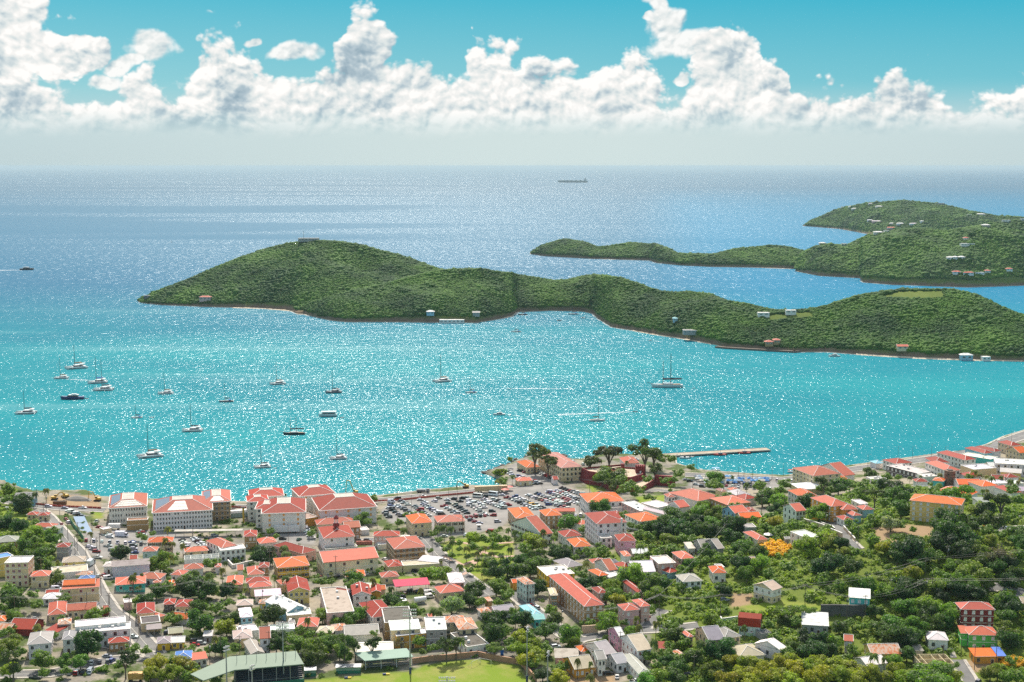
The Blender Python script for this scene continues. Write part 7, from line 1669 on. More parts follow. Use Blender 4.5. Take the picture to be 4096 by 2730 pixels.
for lb, tl, x0_, x1_, y_ in (('green dugout between the two grandstands', 'd', 2235, 2560, 1300), ('low pale green dugout right of the large grandstand', 'd', 1810, 1960, 1340)):
    A_, B_ = at(tl, x0_, y_), at(tl, x1_, y_ - 6); L_ = math.dist(A_[:2], B_[:2]); root = empty('dugout', A_, math.atan2(B_[1] - A_[1], B_[0] - A_[0]), lb, 'dugout')
    mk_(root, 'roof', lambda b_: b_.box(-.3, L_ + .3, -.3, 4, 2.7, 2.95, metal_m)); mk_(root, 'front', lambda b_: (b_.box(0, L_, 0, .15, 0, 1.2, dkg), b_.box(0, L_, .2, .3, 1.3, 2.5, grm2))); mk_(root, 'back_wall', lambda b_: b_.box(0, L_, 3.4, 3.6, 0, 2.69, conc_m))
for lb, x_, y_ in (('red and yellow training mat pile left on the outfield', 105, 1360), ('blue and yellow training sled before the small grandstand', 620, 1312)):
    X_, Y_, Z_ = at('f', x_, y_); root = empty('training_mat', (X_, Y_, Z_), .1, lb, 'sports mat'); mk_(root, 'pad', lambda b_: b_.box(-1.5, 0, -.4, .4, 0, .7, hullb)); mk_(root, 'cover', lambda b_: b_.box(.01, 1.5, -.4, .4, 0, .6, plain('yellow_vinyl', (.75, .5, .03), .6)))
# soccer goals
for lb, x_, y_, rz in (('white goal frame at the field edge', 1830, 1180, .9), ('second goal frame right of the first', 1950, 1170, -.5)):
    X_, Y_, Z_ = at('f', x_, y_); root = empty('goal', (X_, Y_, Z_), rz, lb, 'goal'); mk_(root, 'frame', lambda b_: (b_.tube((-3, 0, 0), (-3, 0, 2.4), .07, white_m), b_.tube((3, 0, 0), (3, 0, 2.4), .07, white_m), b_.tube((-3, 0, 2.4), (3, 0, 2.4), .07, white_m), b_.tube((-3, 0, 2.4), (-3, 2, 0), .05, white_m), b_.tube((3, 0, 2.4), (3, 2, 0), .05, white_m)))
# floodlight towers (base pixel, top pixel)
lampw = plain('floodlight_lens', (.80, .80, .78), .25)
def tower_light(lb, tl, xb, yb, yt, n_, wdt, rz=0.0):
    X_, Y_, Z_ = at(tl, xb, yb); _, v0, ppm = proj(X_, Y_, Z_); s_ = 2.941 if tl in 'mno' else 3.361; H_ = (yb - yt) / s_ / ppm / math.cos(PITCH + .25) * 1.0
    root = empty('floodlight_tower', (X_, Y_, Z_), rz, lb, 'floodlight tower')
    mk_(root, 'pole', lambda b_: b_.tube((0, 0, -.5), (0, 0, H_), .36, metal_m, 8, .20)); mk_(root, 'base', lambda b_: b_.tube((0, 0, -.4), (0, 0, 2.6), .5, hullb, 8))
    mk_(root, 'crossbars', lambda b_: [b_.box(-wdt / 2, wdt / 2, -.08, .08, H_ - q_ - .08, H_ - q_ + .08, metal_m) for q_ in (.3, 1.7, 3.0)[:2 if n_ < 15 else 3]])
    rows_ = 2 if n_ < 15 else 3
    for q_ in range(rows_):
        for k in range(n_ // rows_): mk_(root, 'lamp', lambda b_: (b_.tube((-wdt / 2 + wdt * (k + .5) / (n_ // rows_), -.1, H_ - .3 - q_ * 1.35), (-wdt / 2 + wdt * (k + .5) / (n_ // rows_), -.55, H_ - .5 - q_ * 1.35), .18, bench, 8, .36), b_.tube((-wdt / 2 + wdt * (k + .5) / (n_ // rows_), -.56, H_ - .505 - q_ * 1.35), (-wdt / 2 + wdt * (k + .5) / (n_ // rows_), -.60, H_ - .52 - q_ * 1.35), .33, lampw, 8)))
tower_light('tallest floodlight tower beside the small grandstand', 'f', 945, 1290, 455, 21, 6)
tower_light('floodlight tower in front of the large grandstand', 'd', 1530, 1390, 625, 21, 5.5)
tower_light('floodlight tower left of the large grandstand with clustered lamps', 'd', 768, 1560, 945, 12, 3.2, .9)
tower_light('floodlight tower nearest the camera before the large grandstand', 'd', 1110, 1640, 1195, 10, 3, 1.0)
tower_light('floodlight tower at the right corner of the ballfield', 'h', 228, 1400, 690, 12, 3, 1.3)
tower_light('leaning-headed floodlight tower right of the ballfield corner', 'h', 505, 1500, 1010, 12, 3, 1.3)
tower_light('low floodlight bank at the bottom edge of the field', 'f', 1440, 1700, 1345, 14, 7)
# construction plant
yel = plain('digger_yellow', (.55, .33, .03), .5)
def digger(lb, tl, x_, y_, rz, boomup=1.0, nm='excavator'):
    X_, Y_, Z_ = at(tl, x_, y_); root = empty(nm, (X_, Y_, Z_), rz, lb, nm)
    for s_ in (-1, 1): mk_(root, 'track', lambda b_: b_.prism([(-2, .1), (-1.7, 0), (1.7, 0), (2, .1), (2.1, .5), (1.7, .95), (-1.7, .95), (-2.1, .5)], s_ * 1.3 - .3, s_ * 1.3 + .3, black_m))
    mk_(root, 'body', lambda b_: (b_.box(-2.2, .9, -1.3, 1.3, 1.1, 2.2, yel, .08), b_.box(-.9, .9, -.9, .9, .96, 1.1, black_m))); mk_(root, 'cab', lambda b_: (b_.box(-.3, 1.2, .3, 1.3, 2.21, 3.0, glass_m), b_.box(-.35, 1.25, .25, 1.35, 3.0, 3.1, yel)))
    if nm == 'excavator':
        k = boomup
        mk_(root, 'boom', lambda b_: (b_.tube((.8, -.2, 1.9), (3.2, -.2, 4.6 * k), .34, yel, 6), b_.tube((3.2, -.2, 4.6 * k), (5.4, -.2, 4.9 * k), .3, yel, 6))); mk_(root, 'arm', lambda b_: b_.tube((5.4, -.2, 4.9 * k), (6.2, -.2, 1.6), .22, yel, 6)); mk_(root, 'bucket', lambda b_: b_.box(5.6, 6.5, -.7, .3, .5, 1.55, black_m, .1))
    else: mk_(root, 'blade', lambda b_: b_.box(2.3, 2.5, -1.6, 1.6, 0, 1.3, yel))
digger('yellow excavator behind the rusty skip on the left quay', 'a', 735, 335, .1); digger('yellow bulldozer left of the gravel heap', 'a', 880, 305, 2.6, nm='bulldozer'); digger('yellow excavator with raised boom left of the office complex', 'a', 1310, 350, PI - .1, 1.25)
digger('excavator with raised arm behind the wide white block', 'e', 200, 255, PI, 1.9); digger('yellow excavator digging at the car park seawall', 'e', 1690, 175, PI, .9)
root = empty('dump_truck', at('e', 1120, 240), 0, 'dark dump truck on the car park quay', 'truck'); mk_(root, 'chassis', lambda b_: b_.box(-4.4, 4.2, -1, 1, .6, 1.1, black_m)); mk_(root, 'skip', lambda b_: b_.box(-4.4, 1.4, -1.25, 1.25, 1.2, 2.5, hullg, -.12)); mk_(root, 'cab', lambda b_: b_.box(2, 4.2, -1.1, 1.1, 1.12, 2.9, hullg, .1))
for x_ in (-3.2, -1.8, 3):
    for s_ in (-1, 1): mk_(root, 'wheel', lambda b_: b_.tube((x_, s_ * 1.0, .55), (x_, s_ * 1.35, .55), .55, tyre_m, 10))
root = empty('skip', at('a', 805, 400), 0, 'rusty brown skip on the left quay', 'skip'); mk_(root, 'body', lambda b_: (b_.box(-4, 4, -1.3, 1.3, 0, 2.3, plain('skip_brown', (.16, .08, .03), .8), -.1), b_.box(-3.8, 3.8, -1.1, 1.1, 2.31, 2.33, dark_m)))
root = empty('gravel_heap', at('a', 1040, 335), 0, 'grey gravel heap between the bulldozer and excavator', 'gravel heap'); mk_(root, 'gravel', lambda b_: b_.loft([[(r_ * 1.9 * math.cos(i * .5236) * (1 + .1 * math.sin(3 * i)), r_ * math.sin(i * .5236), z_) for i in range(12)] for r_, z_ in ((5, -.3), (3.6, 1.1), (1.6, 2.2), (.3, 2.6))], plain('gravel', (.24, .22, .19), .95, var=.25, scale=2)))
def trailer(lb, tl, x_, y_, L_, rz, m, h_=3.0, nm='trailer'):
    root = empty(nm, at(tl, x_, y_), rz, lb, nm.replace('_', ' ')); mk_(root, 'box', lambda b_: (b_.box(-L_ / 2, L_ / 2, -1.25, 1.25, 1.1, 1.1 + h_, m), [b_.box(-L_ / 2 + k * L_ / 12 - .04, -L_ / 2 + k * L_ / 12 + .04, -1.29, -1.25, 1.15, 1.05 + h_, m) for k in range(1, 12)]))
    for q_ in (-.38, -.3, .34):
        for s_ in (-1, 1): mk_(root, 'wheel', lambda b_: b_.tube((q_ * L_, s_ * 1.0, .5), (q_ * L_, s_ * 1.28, .5), .5, tyre_m, 10))
trailer('long tan trailer parked at the top right of the car park', 'e', 2030, 235, 22, .16, plain('tan_panel', (.52, .38, .20), .6), 3.4); trailer('long white site trailer before the red-roofed offices', 'c', 1570, 785, 15, .1, hullw, 3.6)
trailer('orange food trailer at the ballpark lot', 'b', 1825, 1395, 6, .05, plain('orange_panel2', (.62, .34, .08), .6), 2.6, 'food_trailer'); trailer('white refrigerated trailer beside the tan annex', 'a', 1540, 735, 7, 0, hullw, 2.4)
# red plastic barrier line
def barrier(lb, pts, m):
    P_ = [loc(*p_) for p_ in pts]; x0, y0, z0 = P_[0]; root = empty('barrier', P_[0], 0, lb, 'barrier')
    D_ = dense([p_[:2] for p_ in P_], 2.4)
    for a_, c_ in zip(D_[::1], D_[1::1]):
        pass
    b_ = MB()
    for a_, c_ in zip(D_, D_[1:]):
        d_ = (Vector(c_) - Vector(a_)) * .47; c0 = (Vector(a_) + Vector(c_)) / 2 - Vector((x0, y0)); s_ = Vector((-d_.y, d_.x)).normalized(); zz = hz(*a_) - z0
        for w_, za, zb in ((.35, 0, .45), (.16, .45, 1.15)):
            b_.add([(*(c0 - d_ - s_ * w_), zz + za), (*(c0 + d_ - s_ * w_), zz + za), (*(c0 + d_ + s_ * w_), zz + za), (*(c0 - d_ + s_ * w_), zz + za), (*(c0 - d_ - s_ * w_ * .6), zz + zb), (*(c0 + d_ - s_ * w_ * .6), zz + zb), (*(c0 + d_ + s_ * w_ * .6), zz + zb), (*(c0 - d_ + s_ * w_ * .6), zz + zb)], [(4, 5, 6, 7), (0, 1, 5, 4), (1, 2, 6, 5), (2, 3, 7, 6), (3, 0, 4, 7)], m)
    b_.build('segments', root)
redb = plain('red_plastic', (.42, .045, .02), .6)
barrier('red barrier line along the left quay road', [(140, 2019), (230, 2028), (300, 2031), (405, 2036)], redb); barrier('red barrier line between car park and seafront road', [(1495, 2008), (1600, 2003), (1680, 1994), (1780, 1984), (1900, 1973)], redb)
barrier('red barrier behind the green office sheds', [(925, 2031), (985, 2034)], redb)
root = empty('fence', at('a', 930, 620), 0, 'green construction fence along the left street', 'fence'); x0, y0, z0 = root.location
def fen(b_):
    P_ = [at('a', *q_) for q_ in ((935, 620), (1000, 720), (1060, 790), (1125, 880))]
    for a_, c_ in zip(P_, P_[1:]): b_.add([(a_[0] - x0, a_[1] - y0, a_[2] - z0), (c_[0] - x0, c_[1] - y0, c_[2] - z0), (c_[0] - x0, c_[1] - y0, c_[2] - z0 + 2.4), (a_[0] - x0, a_[1] - y0, a_[2] - z0 + 2.4), (a_[0] - x0 + .06, a_[1] - y0, a_[2] - z0), (c_[0] - x0 + .06, c_[1] - y0, c_[2] - z0), (c_[0] - x0 + .06, c_[1] - y0, c_[2] - z0 + 2.4), (a_[0] - x0 + .06, a_[1] - y0, a_[2] - z0 + 2.4)], [(0, 1, 2, 3), (7, 6, 5, 4), (3, 2, 6, 7)], greenp)
mk_(root, 'mesh_panel', fen)
# solar canopies
for lb, a_, c_, d_ in (('upper blue solar canopy beside the left street', (1045, 700), (1200, 697), (985, 577)), ('lower blue solar canopy beside the left street', (1130, 835), (1280, 833), (1050, 708))):
    P_ = [G(*T('a', *q_), 6) for q_ in (a_, c_, d_)]; e1 = Vector(P_[1]) - Vector(P_[0]); e2 = Vector(P_[2]) - Vector(P_[0]); g_ = hz(P_[0][0], P_[0][1]); root = empty('solar_canopy', (P_[0][0], P_[0][1], g_), 0, lb, 'solar canopy'); z_ = 6 - g_
    bl = plain('blue_panels', (.12, .21, .32), .35, var=.1)
    mk_(root, 'panels', lambda b_: slab(b_, [(0, 0, z_), (e1.x, e1.y, z_), (e1.x + e2.x, e1.y + e2.y, z_ + .8), (e2.x, e2.y, z_ + .8)], bl, .15))
    for s_ in (.1, .5, .9):
        q_ = e1 * .5 + e2 * s_; mk_(root, 'post', lambda b_: b_.box(q_.x - .15, q_.x + .15, q_.y - .15, q_.y + .15, -.3, z_ + .1, metal_m))
root = empty('canopy', at('c', 60, 830), .05, 'long thin white canopy over the car row below the office complex', 'canopy'); mk_(root, 'roof', lambda b_: b_.box(0, 40, -1.5, 3, 3.2, 3.45, conc_m)); [mk_(root, 'post', lambda b_: b_.box(k * 5 + .5, k * 5 + .7, 0, .2, 0, 3.19, metal_m)) for k in range(8)]
# roof solar arrays on the offices
tanc = plain('tan_cells', (.20, .19, .15), .4); gbc = plain('grey_blue_cells', (.10, .13, .18), .3)
for R_ in [o_ for o_ in COL.objects if o_.get('label', '').startswith('white office complex')]:
    for rf_, (s0, s1) in zip([c_ for c_ in R_.children if c_.name.startswith('roof') and 'trim' not in c_.name], ((.1, .95), (.22, .6), (.25, .8))):
        cs_ = [v_.co for v_ in rf_.data.vertices]; x = max(v_.x for v_ in cs_); y = max(v_.y for v_ in cs_); h_ = max(v_.z for v_ in cs_ if abs(v_.y + y) < .01); r = min(x, y) * .70
        def F_(s_, t_): t_ = .12 + .76 * t_; return Vector((-x + r * t_ + (2 * x - 2 * r * t_) * s_, -y + r * t_, h_ + r * .38 * t_ + .16))
        def E_(s_, t_): t_ = .14 + .7 * t_; return Vector((-x + r * t_, y - r * t_ - (2 * y - 2 * r * t_) * s_, h_ + r * .38 * t_ + .1))
        b_ = MB(); n_ = max(6, int(2 * x * (s1 - s0) / 2.6))
        for k in range(n_):
            for q_ in range(3):
                a_, c_ = s0 + (s1 - s0) * (k + .07) / n_, s0 + (s1 - s0) * (k + .93) / n_; slab(b_, [F_(a_, q_ / 3 + .04), F_(c_, q_ / 3 + .04), F_(c_, (q_ + 1) / 3 - .04), F_(a_, (q_ + 1) / 3 - .04)], tanc, .06)
        slab(b_, [v_ - Vector((0, 0, .1)) for v_ in (F_(s0, 0), F_(s1, 0), F_(s1, 1), F_(s0, 1))], cane_m, .05)
        slab(b_, [E_(.1, 0), E_(.9, 0), E_(.9, 1), E_(.1, 1)], gbc, .1)
        o_ = b_.build('solar_array', R_); o_.location = rf_.location; o_.rotation_euler = rf_.rotation_euler
# cupola on the church hall, round bay on the mansion, tank on the annex
for R_ in [o_ for o_ in COL.objects if o_.get('label', '').startswith('church hall')]:
    z_ = 9 + 4.6
    mk_(R_, 'cupola', lambda b_: (b_.box(-1.6, 1.6, -1.6, 1.6, z_ - 1.5, z_ + .6, redp), [b_.tube((1.1 * math.cos(k * .785), 1.1 * math.sin(k * .785), z_ + .6), (1.1 * math.cos(k * .785), 1.1 * math.sin(k * .785), z_ + 3), .12, white_m, 5) for k in range(8)], b_.loft([ringp(1.5, z_ + 3, 10), ringp(1.3, z_ + 3.8, 10), ringp(.6, z_ + 4.6, 10), ringp(.05, z_ + 5.2, 10)], redp)))
for R_ in [o_ for o_ in COL.objects if o_.get('label', '').startswith('tall white mansion')]:
    p_ = Matrix.Rotation(-R_.rotation_euler[2], 4, 'Z') @ (Vector(G(*T('g', 1375, 735), R_.location[2] + 7.5)) - R_.location)
    mk_(R_, 'round_bay', lambda b_: (b_.loft([[(p_.x + 7 * math.cos(a_), p_.y + 5.2 * math.sin(a_), z_) for a_ in [PI + PI * i / 12 for i in range(13)]] + [] for z_ in (-2, 7.6)], wall_m, True)), WC['w'])
    mk_(R_, 'bay_roof', lambda b_: b_.loft([[(p_.x + 6.5 * math.cos(a_), p_.y + 4.7 * math.sin(a_), z_) for a_ in [PI + PI * i / 12 for i in range(13)]] for z_ in (7.61, 7.7)], darkw, True))
    mk_(R_, 'chimney', lambda b_: b_.box(5, 6, -13.6, -12.6, 7, 15, white_m))
for R_ in [o_ for o_ in COL.objects if o_.get('label', '').startswith('beige flat-roofed annex')]: mk_(R_, 'water_tank', lambda b_: b_.loft([ringp(1.6, 4.5, 14), ringp(1.6, 6.8, 14), ringp(1.2, 7.5, 14), ringp(.1, 7.9, 14)], white_m))
# extra roof clutter as parts: tanks and air units on flat roofs
for R_ in list(COL.objects):
    if R_.get('label') and any('flat roof' in R_['label'] or q_ in R_['label'] for q_ in ('white terrace', 'lilac-white', 'dark stone', 'white warehouse')) and R_.type == 'EMPTY' and 'canopy' not in R_.name:
        wl_ = [c_ for c_ in R_.children if c_.name.startswith('wall')]
        if not wl_: continue
        me_ = wl_[0].data; xs_v = [v_.co.x for v_ in me_.vertices]; ys_v = [v_.co.y for v_ in me_.vertices]; zt = max(v_.co.z for v_ in me_.vertices) - .25
        for k in range(rng.randint(2, 4)):
            cx_, cy_ = rng.uniform(min(xs_v) * .7, max(xs_v) * .7), rng.uniform(min(ys_v) * .5, max(ys_v) * .7)
            mk_(R_, 'roof_unit', lambda b_: b_.box(cx_ - .6, cx_ + .6, cy_ - .5, cy_ + .5, zt, zt + rng.uniform(.7, 1.2), metal_m if rng.random() < .5 else white_m))
for R_ in [o_ for o_ in COL.objects if o_.get('label', '').startswith('white-over-yellow')]:
    w_ = [c_ for c_ in R_.children if c_.name.startswith('wall')][0].data; xs_v = [v_.co.x for v_ in w_.vertices]; ys_v = [v_.co.y for v_ in w_.vertices]
    mk_(R_, 'upper_storey', lambda b_: b_.box(min(xs_v) - .02, max(xs_v) + .02, min(ys_v) - .02, max(ys_v) + .02, 3.5, 6.7, wall_m), WC['w'])
# blue tarpaulin on the orange house
for R_ in [o_ for o_ in COL.objects if o_.get('label', '').startswith('orange house with blue tarp')]: mk_(R_, 'tarpaulin', lambda b_: slab(b_, [(3.4, -4.2, 3.78), (7.3, -4.2, 3.78), (7.3, 4.2, 4.86), (3.4, 4.2, 4.86)], plain('blue_tarpaulin', (.03, .13, .50), .5), .05))
# market tents
tentc = [(.06, .22, .50), (.14, .34, .58), (.30, .46, .60), (.60, .60, .58), (.35, .42, .50), (.55, .50, .42), (.05, .17, .42), (.12, .28, .50)]
tm = MB(); tf = MB()
for sx in (-1, 1):
    for sy in (-1, 1): tf.tube((sx * 1.4, sy * 1.4, 0), (sx * 1.4, sy * 1.4, 2.3), .05, metal_m, 4)
tm.add([(-1.6, -1.6, 2.2), (1.6, -1.6, 2.2), (1.6, 1.6, 2.2), (-1.6, 1.6, 2.2), (0, 0, 3.3), (-1.6, -1.6, 1.95), (1.6, -1.6, 1.95), (1.6, 1.6, 1.95), (-1.6, 1.6, 1.95)], [(0, 1, 4), (1, 2, 4), (2, 3, 4), (3, 0, 4), (5, 6, 1, 0), (6, 7, 2, 1), (7, 8, 3, 2), (8, 5, 0, 3)], paint_m)
tme, tfe = tm.mesh('canopy'), tf.mesh('frame'); k = 0
cn = ['blue', 'bright blue', 'sky blue', 'white', 'grey', 'beige', 'deep blue', 'mid blue']
for row, (y_, xs_t) in enumerate(((600, (545, 580, 625, 680, 820, 860, 905, 940, 1000)), (625, (560, 600, 650, 1015, 1050, 1090, 1170, 1240, 1300, 1350, 1380)), (650, (610, 640, 670, 740, 885, 920, 975, 1010, 1040, 1070, 1210, 1260, 1330, 1375)), (672, (665, 760, 800, 840, 1000)))):
    for i, x_ in enumerate(xs_t):
        X_, Y_, Z_ = at('n', x_, y_, 2.4); ci = [3, 4, 5][k % 3] if x_ < 700 or k % 4 == 0 else [0, 1, 2, 6, 7][k % 5]; k += 1
        root = empty('market_tent', (X_, Y_, Z_), rng.uniform(-.3, .3), cn[ci] + ' market tent, ' + ORD[i] + ' from the left in the ' + ORD[row] + ' row from the water', 'market tent', 'market tents on the waterfront'); link('canopy', tme, root, tentc[ci]); link('frame', tfe, root)
# parasols
for lb, tl, x_, y_, m_ in (('red parasol beside the long trailer', 'e', 2220, 195, redb), ('red canopy stand near the shore trees', 'm', 400, 610, redb), ('white parasol before the hill drive', 'i', 1195, 800, white_m)):
    root = empty('parasol', at(tl, x_, y_, 2.6), 0, lb, 'parasol'); mk_(root, 'cover', lambda b_: b_.loft([ringp(3, 2.6, 8), ringp(1.4, 3.1, 8), ringp(.05, 3.5, 8)], m_)); mk_(root, 'pole', lambda b_: b_.tube((0, 0, 0), (0, 0, 3.2), .07, metal_m))
# guard booth
root = empty('booth', at('e', 1868, 725), 0, 'small white guard booth at the car park exit', 'booth'); mk_(root, 'wall', lambda b_: b_.box(-1.1, 1.1, -1.1, 1.1, 0, 2.4, white_m)); mk_(root, 'window', lambda b_: b_.box(-.8, .8, -1.14, -1.1, 1.1, 2.0, glass_m)); mk_(root, 'roof', lambda b_: b_.box(-1.4, 1.4, -1.4, 1.4, 2.41, 2.6, white_m))
root = empty('portable_toilet', at('f', 2178, 1040), 0, 'blue portable toilet behind the ballfield wall', 'portable toilet'); mk_(root, 'cabin', lambda b_: b_.box(-.7, .7, -.7, .7, 0, 2.4, bluec)); mk_(root, 'roof', lambda b_: b_.box(-.75, .75, -.75, .75, 2.41, 2.65, white_m, .15))
# concrete mixer tank
root = empty('water_tank', at('f', 1080, 355), .3, 'white horizontal tank in the builder yard', 'tank'); mk_(root, 'tank', lambda b_: b_.tube((-3, 0, 2), (3, 0, 2.4), 1.5, white_m, 14, 1.3)); mk_(root, 'stand', lambda b_: b_.box(-2.2, 2.2, -.8, .8, 0, .8, metal_m))
root = empty('piling_rig', at('c', 990, 650), 0, 'yellow piling rig in the construction yard', 'piling rig'); mk_(root, 'mast', lambda b_: b_.box(-.5, .5, -.5, .5, 0, 9.5, yel)); mk_(root, 'head', lambda b_: b_.box(-1.6, 1.2, -.4, .4, 9.51, 10.1, black_m))
root = empty('long_hut', at('c', 900, 560), 1.9, 'white site hut with arched roof in the construction yard', 'hut'); mk_(root, 'wall', lambda b_: b_.box(-11, 11, -2.4, 2.4, 0, 2.8, plain('pale_green_sheet', (.40, .46, .40), .7))); mk_(root, 'roof', lambda b_: b_.prism([(-2.7, 2.81), (2.7, 2.81), (1.6, 4.0), (0, 4.4), (-1.6, 4.0)], -11.2, 11.2, white_m)); root.children[-1].rotation_euler = (0, 0, PI / 2)
# rocks
def rocks(nm, lb, tl, pts, s_):
    v_, f_ = ICO2; b_ = MB(); P0_ = at(tl, *pts[0])
    for p_ in pts:
        for k in range(5):
            X_, Y_, _ = G(*T(tl, p_[0] + rng.uniform(-9, 9), p_[1] + rng.uniform(-4, 4)), .3); z_ = rng.uniform(-.3, .5); q_ = s_ * rng.uniform(.5, 1.5)
            b_.add([(X_ + a_[0] * q_ * 1.3 * (1 + .35 * mnoise.noise(Vector(a_) * 1.7 + Vector((k, p_[0], 0)))), Y_ + a_[1] * q_, z_ + a_[2] * q_ * .8 * (1 + .3 * mnoise.noise(Vector(a_) * 2 + Vector((p_[1], k, 0))))) for a_ in v_], [tuple(map(int, q2)) for q2 in f_], plain('shore_rock', (.12, .10, .085), .9, var=.35))
    o_ = b_.build(nm); o_['kind'] = 'stuff'; o_['label'] = lb
rocks('shore_rocks', 'dark boulders along the rocky spit', 'm', [(95 + 18 * k, 438 + 14 * math.sin(k)) for k in range(9)] + [(240, 400), (290, 378), (330, 362), (400, 345), (445, 315), (480, 290), (600, 262), (720, 243), (1010, 250), (1040, 240), (1060, 250), (1100, 285), (1320, 285), (1400, 260), (1500, 238), (1700, 240)], 1.1)
# utility poles (tile, x, base y)
UP = """a 410,480 a 500,435 a 625,485 a 590,600 a 808,690 a 915,890 a 1010,1060 a 1050,900 a 1040,1030 a 1243,860 a 1345,1060 a 1307,1080 a 1475,640 a 1163,1230 a 1275,1400 a 560,1400 b 205,560 b 1175,520 b 1360,250 b 1467,540 b 1480,520 b 1870,810 b 1745,560 c 1360,690 c 1380,1240 c 1345,1300 c 310,830 c 2230,1380 c 1590,900 d 390,330 d 1245,400 d 535,1180 d 685,1110 d 1335,1060 d 940,1080 e 500,680 e 960,470 e 1215,560 e 770,700 e 770,330 e 1460,290 e 1578,330 e 1650,790 e 1240,1080 e 1475,1230 e 770,1280 e 1905,1360 e 2130,400 e 2240,1360 f 360,640 f 60,130 g 250,500 g 930,520 g 1070,290 g 1325,280 g 730,800 g 1527,1000 g 2078,1240 g 150,690 h 238,340 h 695,680 h 1155,730 h 1480,1060 h 2003,500 h 75,700 i 770,430 i 1095,520 i 1400,560 i 1500,600 i 1955,760 i 2035,780 i 605,930 i 170,240 j 543,540 j 1680,370 j 185,1390 j 2240,560 k 1320,1240 k 1590,830 k 1020,1400 k 120,960 l 215,560 l 1030,290 l 1110,300 l 1505,1080 l 1685,1240 l 1975,1200 l 1260,1210 n 545,540 n 1205,640 n 1103,650 n 1570,600 n 1435,640 n 1040,650 n 185,350 o 515,500 o 870,400 o 1040,400 o 1265,370 o 2205,210 o 1425,400 m 785,600 m 920,560 m 275,760"""
tl = None; POLE = {}
lampn = 0
toks = UP.split(); cur = None
upb = MB(); upb.tube((0, 0, -.5), (0, 0, 1), .016, wood_m, 6, .011); upm = upb.mesh('pole')
cab_ = MB(); cab_.box(-1.2, 1.2, -.06, .06, -.08, .08, wood_m); [cab_.tube((x_, 0, .08), (x_, 0, .28), .06, white_m, 5) for x_ in (-1.1, -.5, .5, 1.1)]; xam = cab_.mesh('crossarm')
trf = MB(); trf.tube((.35, 0, -.5), (.35, 0, .5), .28, metal_m, 8); trm = trf.mesh('transformer')
lamp_ = MB(); lamp_.tube((0, 0, 0), (1.9, 0, .35), .05, metal_m, 5); lamp_.box(1.7, 2.4, -.14, .14, .28, .42, metal_m); lam = lamp_.mesh('lamp_arm')
for tk in toks:
    if len(tk) == 1: cur = tk; continue
    x_, y_ = map(float, tk.split(',')); X_, Y_, Z_ = at(cur, x_, y_); u, v = T(cur, x_, y_)
    street = cur in 'nom' or (cur == 'e' and y_ < 600); H_ = 9.5 if street else rng.uniform(10, 12)
    root = empty('street_lamp' if street else 'utility_pole', (X_, Y_, Z_), rng.uniform(-.4, .4), near_label(u, v - 30, USED, 'tall street lamp' if street else 'wooden utility pole'), 'street lamp' if street else 'utility pole', 'street lamps by the waterfront' if street else 'utility poles in the town')
    link('pole', upm, root, scale=(H_ * (.8 if street else 1), H_ * (.8 if street else 1), H_))
    if street: link('lamp_arm', lam, root, loc=(0, 0, H_ * .97))
    else:
        link('crossarm', xam, root, loc=(0, 0, H_ - .6))
        if rng.random() < .3: link('transformer', trm, root, loc=(0, 0, H_ - 2.2))
    POLE[(cur, x_, y_)] = Vector((X_, Y_, Z_ + H_ - .4))
cable = plain('cable', (.09, .085, .08), .6)
def wires(lb, ps, n_=3, sag=1.2, sp=.55):
    b_ = MB()
    for A_, B_ in zip(ps, ps[1:]):
        d_ = (B_ - A_); s_ = Vector((-d_.y, d_.x, 0)).normalized()
        for k in range(n_):
            prev = None
            for i in range(9):
                q_ = i / 8; p_ = A_.lerp(B_, q_) + s_ * (k - (n_ - 1) / 2) * sp + Vector((0, 0, -4 * sag * q_ * (1 - q_) - .5 * (k % 2)))
                if prev is not None: b_.tube(prev, p_, .035, cable, 3)
                prev = p_
    o_ = b_.build('power_line'); tag(o_, lb, 'power line')
Q = lambda *k: POLE[k]
wires('power line over the lower left trees and centre street', [Vector((-260, 640, 16)), Q('b', 205, 560), Q('b', 1175, 520), Q('d', 390, 330), Q('d', 1245, 400), Vector((-60, 705, 14)), Q('e', 2240, 1360)])
wires('power line down the left street', [Q('a', 808, 690), Q('a', 915, 890), Q('a', 1010, 1060), Q('a', 1163, 1230), Q('a', 1275, 1400), Q('b', 1360, 250), Q('b', 1467, 540), Q('b', 1870, 810)], 2)
wires('power line beside the park street', [Q('e', 1650, 790), Q('e', 1240, 1080), Q('e', 1475, 1230), Q('e', 1905, 1360), Q('h', 238, 340), Q('h', 695, 680), Q('h', 1155, 730)])
wires('power line along the steep lane to the vine slope', [Q('h', 1155, 730), Q('h', 2003, 500), Q('j', 543, 540), Q('j', 1680, 370), Q('l', 215, 560)], 4, 1.6)
wires('wide power line crossing the right hillside', [Q('j', 1680, 370), Q('k', 1020, 1400), Q('k', 1320, 1240) + Vector((160, -20, 22))], 4, 2.2, 1.6)
wires('power line running off the right edge of the wooded slope', [Q('l', 215, 560), Q('l', 1030, 290), Q('l', 1030, 290) + Vector((95, -30, 14))], 4, 2.0, 1.3)
wires('power line from the fort down to the patchy orange roof', [Q('m', 920, 560), Q('g', 1070, 290), Q('g', 1325, 280), Q('g', 930, 520)], 3)
wires('power line over the peach twin house', [Q('h', 1155, 730), Q('h', 2003, 500), Q('i', 605, 930)], 2)
